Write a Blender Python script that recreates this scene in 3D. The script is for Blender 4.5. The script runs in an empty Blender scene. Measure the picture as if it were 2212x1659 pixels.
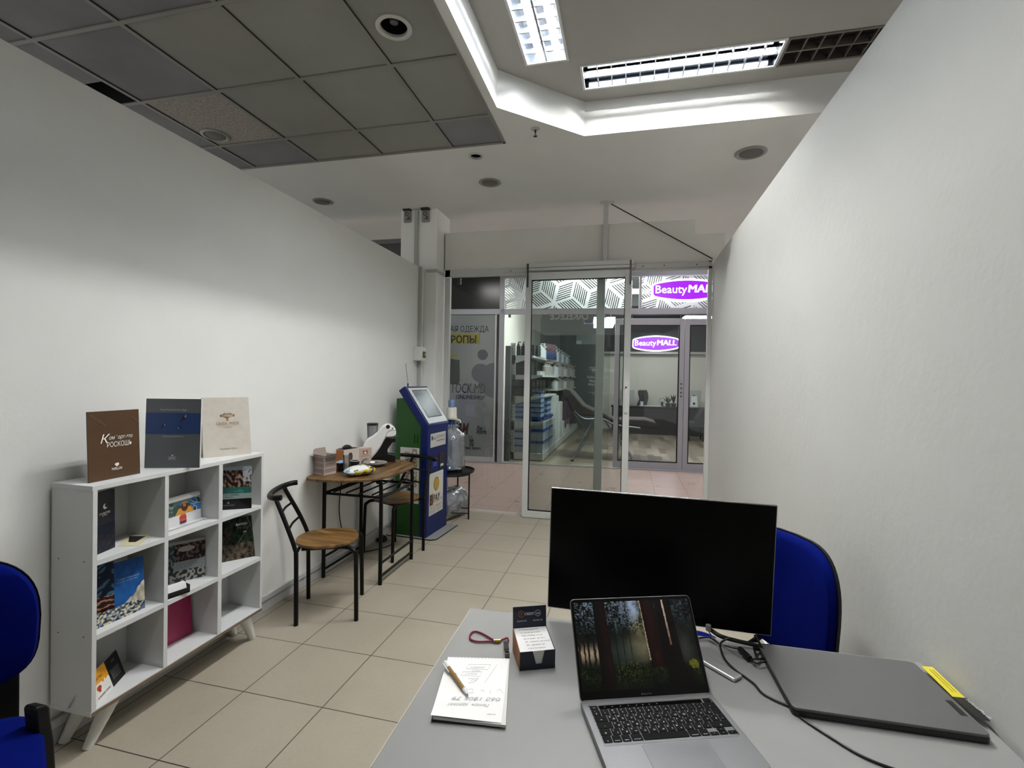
import bpy, bmesh, math, random
from math import sin, cos, pi, sqrt, atan2, radians
from mathutils import Vector as V, Matrix
random.seed(7)
SC = bpy.context.scene
COL = SC.collection
# ------------------------------------------------------------------ camera
W_, H_ = 2212, 1659
FPX, YAW, PITCH, ROLL, CAMZ = 1039.5354, -.2364, -.0115, .0183, 1.437
def cam_rows():
    cy, sy, cp, sp = cos(YAW), sin(YAW), cos(PITCH), sin(PITCH)
    f = V((sy*cp, cy*cp, sp)); r = V((cy, -sy, 0)); u = r.cross(f)
    cr, sr = cos(ROLL), sin(ROLL)
    return r*cr+u*sr, -r*sr+u*cr, f
CR, CU, CF = cam_rows()
cd = bpy.data.cameras.new('camera'); cam = bpy.data.objects.new('camera', cd); COL.objects.link(cam)
cd.sensor_width = 36; cd.lens = 36*FPX/W_; cd.clip_start = .02; cd.clip_end = 100
cam.matrix_world = Matrix(((CR.x, CU.x, -CF.x, 0), (CR.y, CU.y, -CF.y, 0), (CR.z, CU.z, -CF.z, CAMZ), (0, 0, 0, 1)))
SC.camera = cam
# ------------------------------------------------------------------ world, view
wd = bpy.data.worlds.new('world'); SC.world = wd; wd.use_nodes = True
wd.node_tree.nodes['Background'].inputs[0].default_value = (.78, .77, .74, 1)
wd.node_tree.nodes['Background'].inputs[1].default_value = .52
SC.view_settings.view_transform = 'Standard'; SC.view_settings.look = 'None'
SC.view_settings.exposure = 0.80; SC.view_settings.gamma = 1; SC.view_settings.use_curve_mapping = False
TUBE_POWER = 170.0          # emission of the office fluorescent tubes
SHOP_TUBE = 12.0           # emission of the lamps in the shop opposite
SIGN_POWER = 1.3
CORR_FILL = 13.0
# ------------------------------------------------------------------ pixel rays (photograph measurements -> world points)
def ray(x, y): return CR*((x-W_/2)/FPX)+CU*(-(y-H_/2)/FPX)+CF
def atz(x, y, z): d = ray(x, y); return d*((z-CAMZ)/d.z)+V((0, 0, CAMZ))
def atx(x, y, X): d = ray(x, y); return d*(X/d.x)+V((0, 0, CAMZ))
def aty(x, y, Y): d = ray(x, y); return d*(Y/d.y)+V((0, 0, CAMZ))
def atp(x, y, p, n):
    d = ray(x, y); o = V((0, 0, CAMZ)); return o+d*((p-o).dot(n)/d.dot(n))
# ------------------------------------------------------------------ materials
def lin(h):
    if isinstance(h, (tuple, list)): return tuple(h)[:3]
    h = h.lstrip('#'); h = h if len(h) == 6 else ''.join(q*2 for q in h); c = [int(h[i:i+2], 16)/255 for i in (0, 2, 4)]
    return tuple(x/12.92 if x <= .04045 else ((x+.055)/1.055)**2.4 for x in c)
MATS = {}
def mat(name, col, rough=.5, metal=0, noise=0, nscale=30, bump=0, bscale=200, emit=0, ecol=None, coat=0, spec=.5, sheen=0, alpha=1):
    if name in MATS: return MATS[name]
    m = bpy.data.materials.new(name); m.use_nodes = True; nt = m.node_tree; b = nt.nodes['Principled BSDF']
    c = lin(col); b.inputs['Base Color'].default_value = (*c, 1)
    b.inputs['Roughness'].default_value = rough; b.inputs['Metallic'].default_value = metal
    b.inputs['Specular IOR Level'].default_value = spec
    if coat: b.inputs['Coat Weight'].default_value = coat
    if sheen: b.inputs['Sheen Weight'].default_value = sheen
    if emit:
        b.inputs['Emission Color'].default_value = (*lin(ecol or col), 1); b.inputs['Emission Strength'].default_value = emit
    if noise:
        tc = nt.nodes.new('ShaderNodeTexCoord'); n = nt.nodes.new('ShaderNodeTexNoise'); n.inputs['Scale'].default_value = nscale; n.inputs['Detail'].default_value = 5
        mx = nt.nodes.new('ShaderNodeMix'); mx.data_type = 'RGBA'
        mx.inputs[6].default_value = (*[x*(1-noise) for x in c], 1); mx.inputs[7].default_value = (*[min(1, x*(1+noise)) for x in c], 1)
        nt.links.new(tc.outputs['Object'], n.inputs['Vector']); nt.links.new(n.outputs[0], mx.inputs[0]); nt.links.new(mx.outputs[2], b.inputs['Base Color'])
    if bump:
        tc = nt.nodes.new('ShaderNodeTexCoord'); n = nt.nodes.new('ShaderNodeTexNoise'); n.inputs['Scale'].default_value = bscale; n.inputs['Detail'].default_value = 3
        bp = nt.nodes.new('ShaderNodeBump'); bp.inputs['Strength'].default_value = bump; bp.inputs['Distance'].default_value = .002
        nt.links.new(tc.outputs['Object'], n.inputs['Vector']); nt.links.new(n.outputs[0], bp.inputs['Height']); nt.links.new(bp.outputs[0], b.inputs['Normal'])
    MATS[name] = m; return m
def glass(name, tint=(1, 1, 1), refl=1.0, rough=.0, base=0.0, bcol=(.5, .5, .5)):
    if name in MATS: return MATS[name]
    m = bpy.data.materials.new(name); m.use_nodes = True; nt = m.node_tree; nt.nodes.clear()
    o = nt.nodes.new('ShaderNodeOutputMaterial'); t = nt.nodes.new('ShaderNodeBsdfTransparent'); g = nt.nodes.new('ShaderNodeBsdfGlossy')
    f = nt.nodes.new('ShaderNodeFresnel'); f.inputs[0].default_value = 1.5; mx = nt.nodes.new('ShaderNodeMixShader')
    t.inputs[0].default_value = (*tint, 1); g.inputs['Roughness'].default_value = rough
    mul = nt.nodes.new('ShaderNodeMath'); mul.operation = 'MULTIPLY'; mul.inputs[1].default_value = refl
    nt.links.new(f.outputs[0], mul.inputs[0]); nt.links.new(mul.outputs[0], mx.inputs[0])
    if base:
        d = nt.nodes.new('ShaderNodeBsdfDiffuse'); d.inputs[0].default_value = (*bcol, 1); m2 = nt.nodes.new('ShaderNodeMixShader'); m2.inputs[0].default_value = base
        nt.links.new(t.outputs[0], m2.inputs[1]); nt.links.new(d.outputs[0], m2.inputs[2]); nt.links.new(m2.outputs[0], mx.inputs[1])
    else: nt.links.new(t.outputs[0], mx.inputs[1])
    nt.links.new(g.outputs[0], mx.inputs[2]); nt.links.new(mx.outputs[0], o.inputs[0])
    MATS[name] = m; return m
def attr_mat(name, rough=.45, emit=0, coat=0):
    if name in MATS: return MATS[name]
    m = bpy.data.materials.new(name); m.use_nodes = True; nt = m.node_tree; b = nt.nodes['Principled BSDF']; a = nt.nodes.new('ShaderNodeAttribute'); a.attribute_name = 'Col'
    b.inputs['Roughness'].default_value = rough; b.inputs['Specular IOR Level'].default_value = .25
    if coat: b.inputs['Coat Weight'].default_value = coat
    if emit:
        b.inputs['Base Color'].default_value = (.004, .004, .004, 1); nt.links.new(a.outputs['Color'], b.inputs['Emission Color']); b.inputs['Emission Strength'].default_value = emit
        b.inputs['Specular IOR Level'].default_value = .2
    else: nt.links.new(a.outputs['Color'], b.inputs['Base Color'])
    MATS[name] = m; return m
def tile_mat(name, x0, y0, sx, sy, gap, col, gcol, var=.04, rough=.4, stain=.12, stagger=0, spec=.5, nscale=(3, 60), rot=0, ramp=None):
    m = bpy.data.materials.new(name); m.use_nodes = True; nt = m.node_tree; b = nt.nodes['Principled BSDF']; L = nt.links.new
    def mth(op, a, c=None, cl=False):
        n = nt.nodes.new('ShaderNodeMath'); n.operation = op; n.use_clamp = cl
        for i, q in enumerate((a, c)):
            if q is None: continue
            if isinstance(q, (int, float)): n.inputs[i].default_value = q
            else: L(q, n.inputs[i])
        return n.outputs[0]
    tc = nt.nodes.new('ShaderNodeTexCoord'); sep = nt.nodes.new('ShaderNodeSeparateXYZ')
    if rot:
        mp = nt.nodes.new('ShaderNodeMapping'); mp.inputs['Rotation'].default_value = (0, 0, rot); L(tc.outputs['Object'], mp.inputs[0]); L(mp.outputs[0], sep.inputs[0])
    else: L(tc.outputs['Object'], sep.inputs[0])
    ux = mth('DIVIDE', mth('SUBTRACT', sep.outputs[0], x0), sx); fx = mth('FLOOR', ux)
    uy = mth('DIVIDE', mth('SUBTRACT', sep.outputs[1], y0), sy)
    if stagger:
        wn0 = nt.nodes.new('ShaderNodeTexWhiteNoise'); wn0.noise_dimensions = '1D'; L(fx, wn0.inputs['W']); uy = mth('ADD', uy, wn0.outputs[0])
    fy = mth('FLOOR', uy)
    rx = mth('MULTIPLY', mth('SUBTRACT', .5, mth('ABSOLUTE', mth('SUBTRACT', mth('SUBTRACT', ux, fx), .5))), sx)
    ry = mth('MULTIPLY', mth('SUBTRACT', .5, mth('ABSOLUTE', mth('SUBTRACT', mth('SUBTRACT', uy, fy), .5))), sy)
    g = mth('LESS_THAN', mth('MINIMUM', rx, ry), gap/2)
    cb = nt.nodes.new('ShaderNodeCombineXYZ'); L(fx, cb.inputs[0]); L(fy, cb.inputs[1])
    wn = nt.nodes.new('ShaderNodeTexWhiteNoise'); wn.noise_dimensions = '3D'; L(cb.outputs[0], wn.inputs['Vector'])
    n1 = nt.nodes.new('ShaderNodeTexNoise'); n1.inputs['Scale'].default_value = nscale[0]; n1.inputs['Detail'].default_value = 8; n1.inputs['Roughness'].default_value = .65; L(tc.outputs['Object'], n1.inputs['Vector'])
    n2 = nt.nodes.new('ShaderNodeTexNoise'); n2.inputs['Scale'].default_value = nscale[1]; n2.inputs['Detail'].default_value = 4; L(tc.outputs['Object'], n2.inputs['Vector'])
    v = mth('ADD', mth('ADD', 1-var/2-stain/2-stain/4, mth('MULTIPLY', wn.outputs[0], var)), mth('ADD', mth('MULTIPLY', n1.outputs[0], stain), mth('MULTIPLY', n2.outputs[0], stain/2)))
    vm = nt.nodes.new('ShaderNodeVectorMath'); vm.operation = 'SCALE'
    if ramp:
        r = nt.nodes.new('ShaderNodeValToRGB'); r.color_ramp.elements[0].color = (*lin(ramp[0]), 1); r.color_ramp.elements[1].color = (*lin(ramp[-1]), 1)
        for i, c in enumerate(ramp[1:-1]): e = r.color_ramp.elements.new((i+1)/(len(ramp)-1)); e.color = (*lin(c), 1)
        L(wn.outputs[0], r.inputs[0]); L(r.outputs[0], vm.inputs[0])
    else: vm.inputs[0].default_value = lin(col)
    L(v, vm.inputs['Scale'])
    mx = nt.nodes.new('ShaderNodeMix'); mx.data_type = 'RGBA'; L(g, mx.inputs[0]); L(vm.outputs[0], mx.inputs[6]); mx.inputs[7].default_value = (*lin(gcol), 1)
    L(mx.outputs[2], b.inputs['Base Color'])
    L(mth('ADD', rough, mth('MULTIPLY', n1.outputs[0], .15)), b.inputs['Roughness']); b.inputs['Specular IOR Level'].default_value = spec
    bp = nt.nodes.new('ShaderNodeBump'); bp.inputs['Strength'].default_value = .5; bp.inputs['Distance'].default_value = .002; L(mth('SUBTRACT', 1, g), bp.inputs['Height']); L(bp.outputs[0], b.inputs['Normal'])
    MATS[name] = m; return m
def wood_mat(name, c1, c2, c3, scale=(2, 22, 6), rough=.42, rotz=0):
    m = bpy.data.materials.new(name); m.use_nodes = True; nt = m.node_tree; b = nt.nodes['Principled BSDF']; L = nt.links.new
    tc = nt.nodes.new('ShaderNodeTexCoord'); mp = nt.nodes.new('ShaderNodeMapping'); mp.vector_type = 'POINT'; mp.inputs['Scale'].default_value = scale
    m0 = nt.nodes.new('ShaderNodeMapping'); m0.inputs['Rotation'].default_value = (0, 0, rotz); L(tc.outputs['Object'], m0.inputs[0]); L(m0.outputs[0], mp.inputs[0])
    n = nt.nodes.new('ShaderNodeTexNoise'); n.inputs['Scale'].default_value = 1; n.inputs['Detail'].default_value = 8; n.inputs['Roughness'].default_value = .6; n.inputs['Distortion'].default_value = 1.2; L(mp.outputs[0], n.inputs['Vector'])
    r = nt.nodes.new('ShaderNodeValToRGB'); e = r.color_ramp.elements; e[0].position = .32; e[0].color = (*lin(c1), 1); e[1].position = .7; e[1].color = (*lin(c3), 1); q = e.new(.5); q.color = (*lin(c2), 1)
    L(n.outputs[0], r.inputs[0]); L(r.outputs[0], b.inputs['Base Color']); b.inputs['Roughness'].default_value = rough
    MATS[name] = m; return m
# ------------------------------------------------------------------ mesh builder
TXT = {}
def text_geo(s, bold=0, font=None):
    k = (s, bold)
    if k in TXT: return TXT[k]
    cu = bpy.data.curves.new('tmp', 'FONT'); cu.body = s; cu.size = 1; cu.resolution_u = 2; cu.offset = bold; cu.fill_mode = 'FRONT'
    ob = bpy.data.objects.new('tmp', cu); COL.objects.link(ob); bpy.context.view_layer.update()
    me = bpy.data.meshes.new_from_object(ob.evaluated_get(bpy.context.evaluated_depsgraph_get()))
    vs = [v.co.copy() for v in me.vertices]; fs = [tuple(p.vertices) for p in me.polygons if p.normal.z > -.5]
    bpy.data.meshes.remove(me); bpy.data.objects.remove(ob); bpy.data.curves.remove(cu)
    if not vs: vs, fs = [V((0, 0, 0))], []
    TXT[k] = (vs, fs, min(v.x for v in vs), max(v.x for v in vs)); return TXT[k]
class MB:
    def __init__(s): s.v = []; s.f = []; s.mi = []; s.m = 0; s.col = None
    def add(s, vs, fs):
        n = len(s.v); s.v += [V(v) for v in vs]; s.f += [tuple(i+n for i in f) for f in fs]; s.mi += [s.m]*len(fs)
        return s
    def box(s, x0, x1, y0, y1, z0, z1):
        return s.add([(x, y, z) for x in (x0, x1) for y in (y0, y1) for z in (z0, z1)], [(0, 1, 3, 2), (4, 6, 7, 5), (0, 4, 5, 1), (2, 3, 7, 6), (0, 2, 6, 4), (1, 5, 7, 3)])
    def obox(s, o, a, b, c):   # corner + three edge vectors
        o, a, b, c = V(o), V(a), V(b), V(c)
        return s.add([o+a*i+b*j+c*k for i in (0, 1) for j in (0, 1) for k in (0, 1)], [(0, 1, 3, 2), (4, 6, 7, 5), (0, 4, 5, 1), (2, 3, 7, 6), (0, 2, 6, 4), (1, 5, 7, 3)])
    def quad(s, *p): return s.add(p, [tuple(range(len(p)))])
    def prism(s, poly, o, u, v, n):   # 2D outline in frame (o,u,v), extruded along vector n
        o, u, v, n = V(o), V(u), V(v), V(n); k = len(poly)
        P = [o+u*a+v*b for a, b in poly]; Q = [p+n for p in P]
        return s.add(P+Q, [tuple(range(k))[::-1], tuple(range(k, 2*k))]+[(i, (i+1) % k, k+(i+1) % k, k+i) for i in range(k)])
    def ring(s, c, ax, r, seg, ref=None):
        ax = V(ax).normalized(); t = ref or (V((0, 0, 1)) if abs(ax.z) < .9 else V((1, 0, 0))); a = ax.cross(t).normalized(); b = ax.cross(a)
        return [V(c)+a*(r*cos(2*pi*i/seg))+b*(r*sin(2*pi*i/seg)) for i in range(seg)]
    def cyl(s, p0, p1, r0, r1=None, seg=16, caps=True):
        r1 = r0 if r1 is None else r1; ax = V(p1)-V(p0)
        A = s.ring(p0, ax, r0, seg); B = s.ring(p1, ax, r1, seg)
        fs = [(i, (i+1) % seg, seg+(i+1) % seg, seg+i) for i in range(seg)]
        if caps: fs += [tuple(range(seg))[::-1], tuple(range(seg, 2*seg))]
        return s.add(A+B, fs)
    def lathe(s, prof, c=(0, 0, 0), ax=(0, 0, 1), seg=24, sx=1, closed=False):   # prof: (r, h)
        ax = V(ax).normalized(); vs = []; c = V(c)
        for r, h in prof: vs += s.ring(c+ax*h, ax, max(r, 1e-5), seg)
        fs = []
        for j in range(len(prof)-1):
            for i in range(seg): fs.append((j*seg+i, j*seg+(i+1) % seg, (j+1)*seg+(i+1) % seg, (j+1)*seg+i))
        if prof[0][0] > 1e-4 and not closed: fs.append(tuple(range(seg))[::-1])
        if prof[-1][0] > 1e-4 and not closed: n = (len(prof)-1)*seg; fs.append(tuple(range(n, n+seg)))
        return s.add(vs, fs)
    def tube(s, pts, r, seg=8, smooth=0, closed=False):
        pts = [V(p) for p in pts]
        if smooth:
            q = []; n = len(pts)
            for i in range(n-1):
                p0 = pts[max(i-1, 0)]; p1 = pts[i]; p2 = pts[i+1]; p3 = pts[min(i+2, n-1)]
                for k in range(smooth):
                    t = k/smooth; q.append(.5*((2*p1)+(p2-p0)*t+(2*p0-5*p1+4*p2-p3)*t*t+(3*p1-p0-3*p2+p3)*t**3))
            q.append(pts[-1]); pts = q
        n = len(pts); vs = []; ref = None
        for i in range(n):
            d = (pts[min(i+1, n-1)]-pts[max(i-1, 0)])
            if d.length < 1e-9: d = V((0, 0, 1))
            d.normalize()
            if ref is None: ref = V((0, 0, 1)) if abs(d.z) < .9 else V((1, 0, 0))
            a = d.cross(ref)
            if a.length < 1e-3: a = d.orthogonal()
            a.normalize(); b = a.cross(d).normalized(); ref = b
            rr = r[i] if isinstance(r, (list, tuple)) else r
            vs += [pts[i]+a*(rr*cos(2*pi*k/seg))+b*(rr*sin(2*pi*k/seg)) for k in range(seg)]
        fs = [(j*seg+i, j*seg+(i+1) % seg, (j+1)*seg+(i+1) % seg, (j+1)*seg+i) for j in range(n-1) for i in range(seg)]
        fs += [tuple(range(seg))[::-1], tuple(range((n-1)*seg, n*seg))]
        return s.add(vs, fs)
    def text(s, t, o, u, v, size, align='L', bold=0, shear=0, xs=1, off=.0004, fit=None):
        vs, fs, x0, x1 = text_geo(t, bold); u = V(u).normalized(); v = V(v).normalized(); n = u.cross(v)
        if fit: xs = fit/(max(x1-x0, 1e-4)*size)
        dx = {'L': -x0, 'C': -(x0+x1)/2, 'R': -x1}[align]
        return s.add([V(o)+u*((p.x+dx+p.y*shear)*size*xs)+v*(p.y*size)+n*off for p in vs], fs)
    def disc(s, c, u, v, r, seg=24, ry=None, off=0):
        u, v = V(u), V(v); n = u.cross(v)*off
        return s.add([V(c)+u*(r*cos(2*pi*i/seg))+v*((ry or r)*sin(2*pi*i/seg))+n for i in range(seg)], [tuple(range(seg))])
    def build(s, name, mats, parent=None, bevel=0, smooth=0, bseg=2, subsurf=0):
        me = bpy.data.meshes.new(name)
        vs = s.v
        if parent is not None:
            inv = WM[parent.name].inverted(); vs = [inv @ v for v in vs]
        me.from_pydata([tuple(v) for v in vs], [], s.f); me.polygons.foreach_set('material_index', s.mi)
        for m in (mats if isinstance(mats, (list, tuple)) else [mats]): me.materials.append(m)
        bm = bmesh.new(); bm.from_mesh(me)
        if not getattr(s, 'keep', False): bmesh.ops.recalc_face_normals(bm, faces=bm.faces)
        bm.to_mesh(me); bm.free()
        if smooth:
            me.polygons.foreach_set('use_smooth', [True]*len(me.polygons)); me.set_sharp_from_angle(angle=radians(smooth))
        o = bpy.data.objects.new(name, me); COL.objects.link(o)
        if parent is not None: o.parent = parent; WM[o.name] = WM[parent.name].copy()
        else: WM[o.name] = Matrix.Identity(4)
        if bevel:
            b = o.modifiers.new('bevel', 'BEVEL'); b.width = bevel; b.segments = bseg; b.limit_method = 'ANGLE'; b.angle_limit = radians(40); b.harden_normals = False
        if subsurf: d = o.modifiers.new('subsurf', 'SUBSURF'); d.levels = subsurf; d.render_levels = subsurf
        return o
WM = {}
def thing(name, label, cat, loc=(0, 0, 0), rotz=0, group=None):
    o = bpy.data.objects.new(name, None); COL.objects.link(o); o.location = loc; o.rotation_euler = (0, 0, rotz); o.empty_display_size = .05
    o['label'] = label; o['category'] = cat
    if group: o['group'] = group
    WM[o.name] = Matrix.Translation(V(loc)) @ Matrix.Rotation(rotz, 4, 'Z'); return o
def tag(o, label, cat, group=None, kind=None):
    o['label'] = label; o['category'] = cat
    if group: o['group'] = group
    if kind: o['kind'] = kind
    return o
def struct(o): o['kind'] = 'structure'; return o
def dup(root, loc, rotz, label, group=None):
    r = root.copy(); COL.objects.link(r); r.location = loc; r.rotation_euler = (0, 0, rotz); r['label'] = label
    if group: r['group'] = group
    for ch in list(root.children):
        c = ch.copy(); COL.objects.link(c); c.parent = r
        for g in list(ch.children): d = g.copy(); COL.objects.link(d); d.parent = c
    return r
def picture(name, fn, nx, ny, o, u, v, material, parent, off=.0006):
    """flat printed image: nx*ny cells, colour from fn(s,t) (s right, t up)"""
    o, u, v = V(o), V(u), V(v); n = u.cross(v).normalized()*off
    mb = MB(); mb.keep = True
    mb.add([o+u*(i/nx)+v*(j/ny)+n for j in range(ny+1) for i in range(nx+1)], [(j*(nx+1)+i, j*(nx+1)+i+1, (j+1)*(nx+1)+i+1, (j+1)*(nx+1)+i) for j in range(ny) for i in range(nx)])
    ob = mb.build(name, material, parent)
    ca = ob.data.color_attributes.new('Col', 'FLOAT_COLOR', 'CORNER'); k = 0
    for j in range(ny):
        for i in range(nx):
            c = fn((i+.5)/nx, (j+.5)/ny); c = lin(c) if isinstance(c, str) else c
            for _ in range(4): ca.data[k].color = (*c, 1); k += 1
    return ob
from mathutils import noise as NZ
def nz(x, y, z=0): return NZ.noise(V((x, y, z)))   # about -1..1
def mixc(a, b, t):
    a = lin(a) if isinstance(a, str) else a; b = lin(b) if isinstance(b, str) else b; t = max(0, min(1, t)); return tuple(p+(q-p)*t for p, q in zip(a, b))
PRINT = attr_mat('printed_paper', .4); GLOSSPRINT = attr_mat('glossy_print', .22)
WALL = mat('wall_paint', '#d6d7d4', .75, noise=.03, nscale=5, bump=.25, bscale=55)
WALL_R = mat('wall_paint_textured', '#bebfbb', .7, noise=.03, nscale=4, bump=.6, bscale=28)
CEIL = mat('ceiling_paint', '#d0d1cc', .85, noise=.05, nscale=3)
BLACK = mat('black_metal', '#050506', .45, spec=.25); WHITE_ALU = mat('white_aluminium', '#c2c4c2', .4, noise=.05, nscale=12)
GREY_ALU = mat('grey_aluminium', '#a5a5ad', .4); BLK = mat('black_plastic', '#050505', .5, spec=.25)
GLASS = glass('clear_glass', (.93, .95, .94), .8)
# ================================================================== SETTING
S_ = .405; TX0 = -4.0998*S_; TY0 = 3.4951*S_
FLOOR = tile_mat('floor_tiles', TX0, TY0, S_, S_, .0045, '#989081', '#332f2a', var=.03, rough=.34, stain=.30)
CORR = tile_mat('corridor_tiles', TX0, TY0+.13, S_, S_, .0045, '#b8a198', '#5a4e4a', var=.05, rough=.22, stain=.2)
TH = atan2(.079, 1); U = V((cos(TH), sin(TH), 0)); N = V((-sin(TH), cos(TH), 0)); Z = V((0, 0, 1)); OO = V((0, 8.01, 0))
def fp(px, py, off=0): return atp(px, py, OO+N*off, N)
def fu(px, py=820, off=0): return (fp(px, py, off)-OO).dot(U)
def fz(px, py, off=0): return fp(px, py, off).z
def ob_(mb, u0, u1, d0, d1, z0, z1): return mb.obox(OO+U*u0+N*d0+Z*z0, U*(u1-u0), N*(d1-d0), Z*(z1-z0))
m = MB(); m.box(-5, 3, -2.6, 4.93, -.05, 0); struct(m.build('floor', FLOOR))
m = MB(); m.prism([(-5, 4.93), (3, 4.93), (3, 8.01+.079*3), (-5, 8.01-.079*5)], (0, 0, -.05), (1, 0, 0), (0, 1, 0), (0, 0, .05)); struct(m.build('floor_corridor', CORR))
WOODF = tile_mat('shop_planks', 0, 0, .13, .8, .002, '#9a8f7c', '#5d564a', var=.1, rough=.3, stain=.25, stagger=1, rot=.0, ramp=('#5b5044', '#7b6f5f', '#665b4e', '#867b6b', '#52483d'))
m = MB(); m.prism([(-5, 8.01-.079*5), (3.4, 8.01+.079*3.4), (3.4, 15.2), (-5, 15.2)], (0, 0, -.05), (1, 0, 0), (0, 1, 0), (0, 0, .052)); struct(m.build('floor_shop', WOODF))
def sheet(name, outer, holes, z, material, up=.0):
    bm = bmesh.new(); es = []
    for loop in [outer]+holes:
        vs = [bm.verts.new((x, y, z)) for x, y in loop]; es += [bm.edges.new((vs[i], vs[(i+1) % len(vs)])) for i in range(len(vs))]
    bmesh.ops.triangle_fill(bm, use_beauty=True, edges=es)
    me = bpy.data.meshes.new(name)
    for f in bm.faces:
        if f.normal.z > 0: f.normal_flip()
    bm.to_mesh(me); bm.free(); me.materials.append(material)
    o = bpy.data.objects.new(name, me); COL.objects.link(o); WM[o.name] = Matrix.Identity(4); return struct(o)
ZC = 3.214; ZR = 3.461
def circ(x, y, r, n=24): return [(x+r*cos(2*pi*i/n), y+r*sin(2*pi*i/n)) for i in range(n)]
COVE = [(-.874, -2.1), (-.874, 3.06), (-.347, 3.548), (2.35, 3.548), (2.85, 3.06), (2.85, -2.1)]
DLP = [(-1.222, 3.694, .062, 'open'), (-1.257, 4.215, .10, 'grille'), (-3.076, 4.348, .10, 'grille'), (.886, 4.059, .115, 'grille')]
GX0, GX1, GY1 = -5, -.935, 3.53
sheet('ceiling', [(GX1, -2.6), (3, -2.6), (3, 8.2), (-5, 7.6), (-5, GY1), (GX1, GY1)], [COVE]+[circ(x, y, r*.82) for x, y, r, k in DLP], ZC, CEIL)
FX = [(-.685, -.405, .62, 1.84), (-.685, -.405, 1.84, 3.06), (-.345, .875, 3.13, 3.40), (.875, 2.095, 3.13, 3.40)]
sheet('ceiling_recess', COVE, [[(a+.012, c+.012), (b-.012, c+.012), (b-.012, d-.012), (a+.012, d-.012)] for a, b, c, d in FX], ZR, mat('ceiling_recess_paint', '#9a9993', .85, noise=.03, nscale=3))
m = MB()
for i in range(len(COVE)):
    a, b = COVE[i], COVE[(i+1) % len(COVE)]
    m.quad((*a, ZC), (*b, ZC), (*b, ZR), (*a, ZR))
struct(m.build('trim_cove', mat('cove_paint', '#c9c9c5', .8)))
# suspended tile grid, left part of the ceiling
TILEM = mat('ceiling_tile', '#85857f', .9, noise=.22, nscale=1.8); TILE2 = mat('ceiling_tile_grimy', '#77777a', .9, noise=.40, nscale=2.2)
SPECK = mat('ceiling_tile_speckled', '#948d86', .95, noise=.75, nscale=60)
xs = [-4.96, -4.36, -3.76, -3.16, -2.56, -1.96, -1.36, GX1]; ys = [-2.29, -1.69, -1.08, -.48, .12, .72, 1.325, 1.928, 2.526, 3.14, GY1]
m = MB(); m2 = MB(); m3 = MB(); b3 = MB()
for i in range(len(xs)-1):
    for j in range(len(ys)-1):
        x0, x1, y0, y1 = xs[i], xs[i+1], ys[j], ys[j+1]
        if (i, j) == (2, 7): continue
        q = m3 if (i, j) == (3, 8) else (m2 if i <= 3 or (i+j) % 5 == 0 else m)
        if (i, j) == (3, 8):   # hole for the loudspeaker grille
            continue
        q.quad((x0, y0, ZC+.004), (x1, y0, ZC+.004), (x1, y1, ZC+.004), (x0, y1, ZC+.004))
for q, mm, nme in ((m, TILEM, 'ceiling_tiles'), (m2, TILE2, 'ceiling_tiles_grimy')): struct(q.build(nme, mm))
sheet('ceiling_tile_speckled', [(-3.16, 2.526), (-2.56, 2.526), (-2.56, 3.14), (-3.16, 3.14)], [circ(-3.041, 2.995, .078)], ZC+.004, SPECK)
m = MB(); m.quad((-3.76, 1.928, ZC+.004), (-3.16, 1.928, ZC+.004), (-3.16, 2.30, ZC+.004), (-3.76, 2.30, ZC+.004)); struct(m.build('ceiling_tile_displaced', TILE2))
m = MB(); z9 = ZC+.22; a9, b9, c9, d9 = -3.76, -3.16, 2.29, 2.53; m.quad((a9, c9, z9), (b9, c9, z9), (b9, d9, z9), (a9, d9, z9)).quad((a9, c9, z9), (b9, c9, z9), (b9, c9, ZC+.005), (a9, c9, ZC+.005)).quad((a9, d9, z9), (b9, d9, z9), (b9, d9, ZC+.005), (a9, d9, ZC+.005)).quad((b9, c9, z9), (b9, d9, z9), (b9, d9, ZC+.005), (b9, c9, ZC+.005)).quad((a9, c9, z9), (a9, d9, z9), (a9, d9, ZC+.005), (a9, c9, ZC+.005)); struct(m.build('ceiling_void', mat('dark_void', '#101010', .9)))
m = MB()
for x in xs[1:-1]: m.box(x-.012, x+.012, -2.6, GY1, ZC-.004, ZC+.003)
for y in ys[:-1]: m.box(-5, GX1, y-.012, y+.012, ZC-.0045, ZC+.0025)
m.box(-5, GX1, GY1-.02, GY1+.004, ZC-.005, ZC+.002); m.box(GX1-.018, GX1+.004, -2.6, GY1, ZC-.005, ZC+.002)
struct(m.build('trim_ceiling_grid', mat('grid_bar', '#7d7d77', .6, noise=.1, nscale=3)))
m = MB()
for x in xs[1:-1]: m.box(x+.012, x+.0165, -2.6, GY1, ZC-.001, ZC+.0035)
for y in ys[:-1]: m.box(-5, GX1, y+.012, y+.016, ZC-.0015, ZC+.003)
struct(m.build('trim_ceiling_gap', mat('grid_gap', '#1a1a1a', .9)))
# walls
m = MB(); m.box(-2.22, -2.12, -2.55, 4.74, 0, 2.575); o = struct(m.build('wall_left', WALL, bevel=.004))
m = MB(); m.box(.765, .865, -2.55, 4.93, 0, 2.575); struct(m.build('wall_right', WALL_R, bevel=.004))
m = MB(); m.box(-2.22, .865, -2.65, -2.55, 0, 2.575); struct(m.build('wall_back', WALL))
SKIRT = mat('skirting', '#b4b5b5', .5)
m = MB(); m.box(-2.12, -2.108, -2.55, 4.74, 0, .062).box(-2.12, -2.098, -2.55, 4.74, .068, .10); struct(m.build('baseboard_left', SKIRT, bevel=.003))
m = MB(); m.box(.753, .765, -2.55, 4.9, 0, .02); struct(m.build('baseboard_right', mat('skirting_white', '#dededc', .5)))
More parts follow.
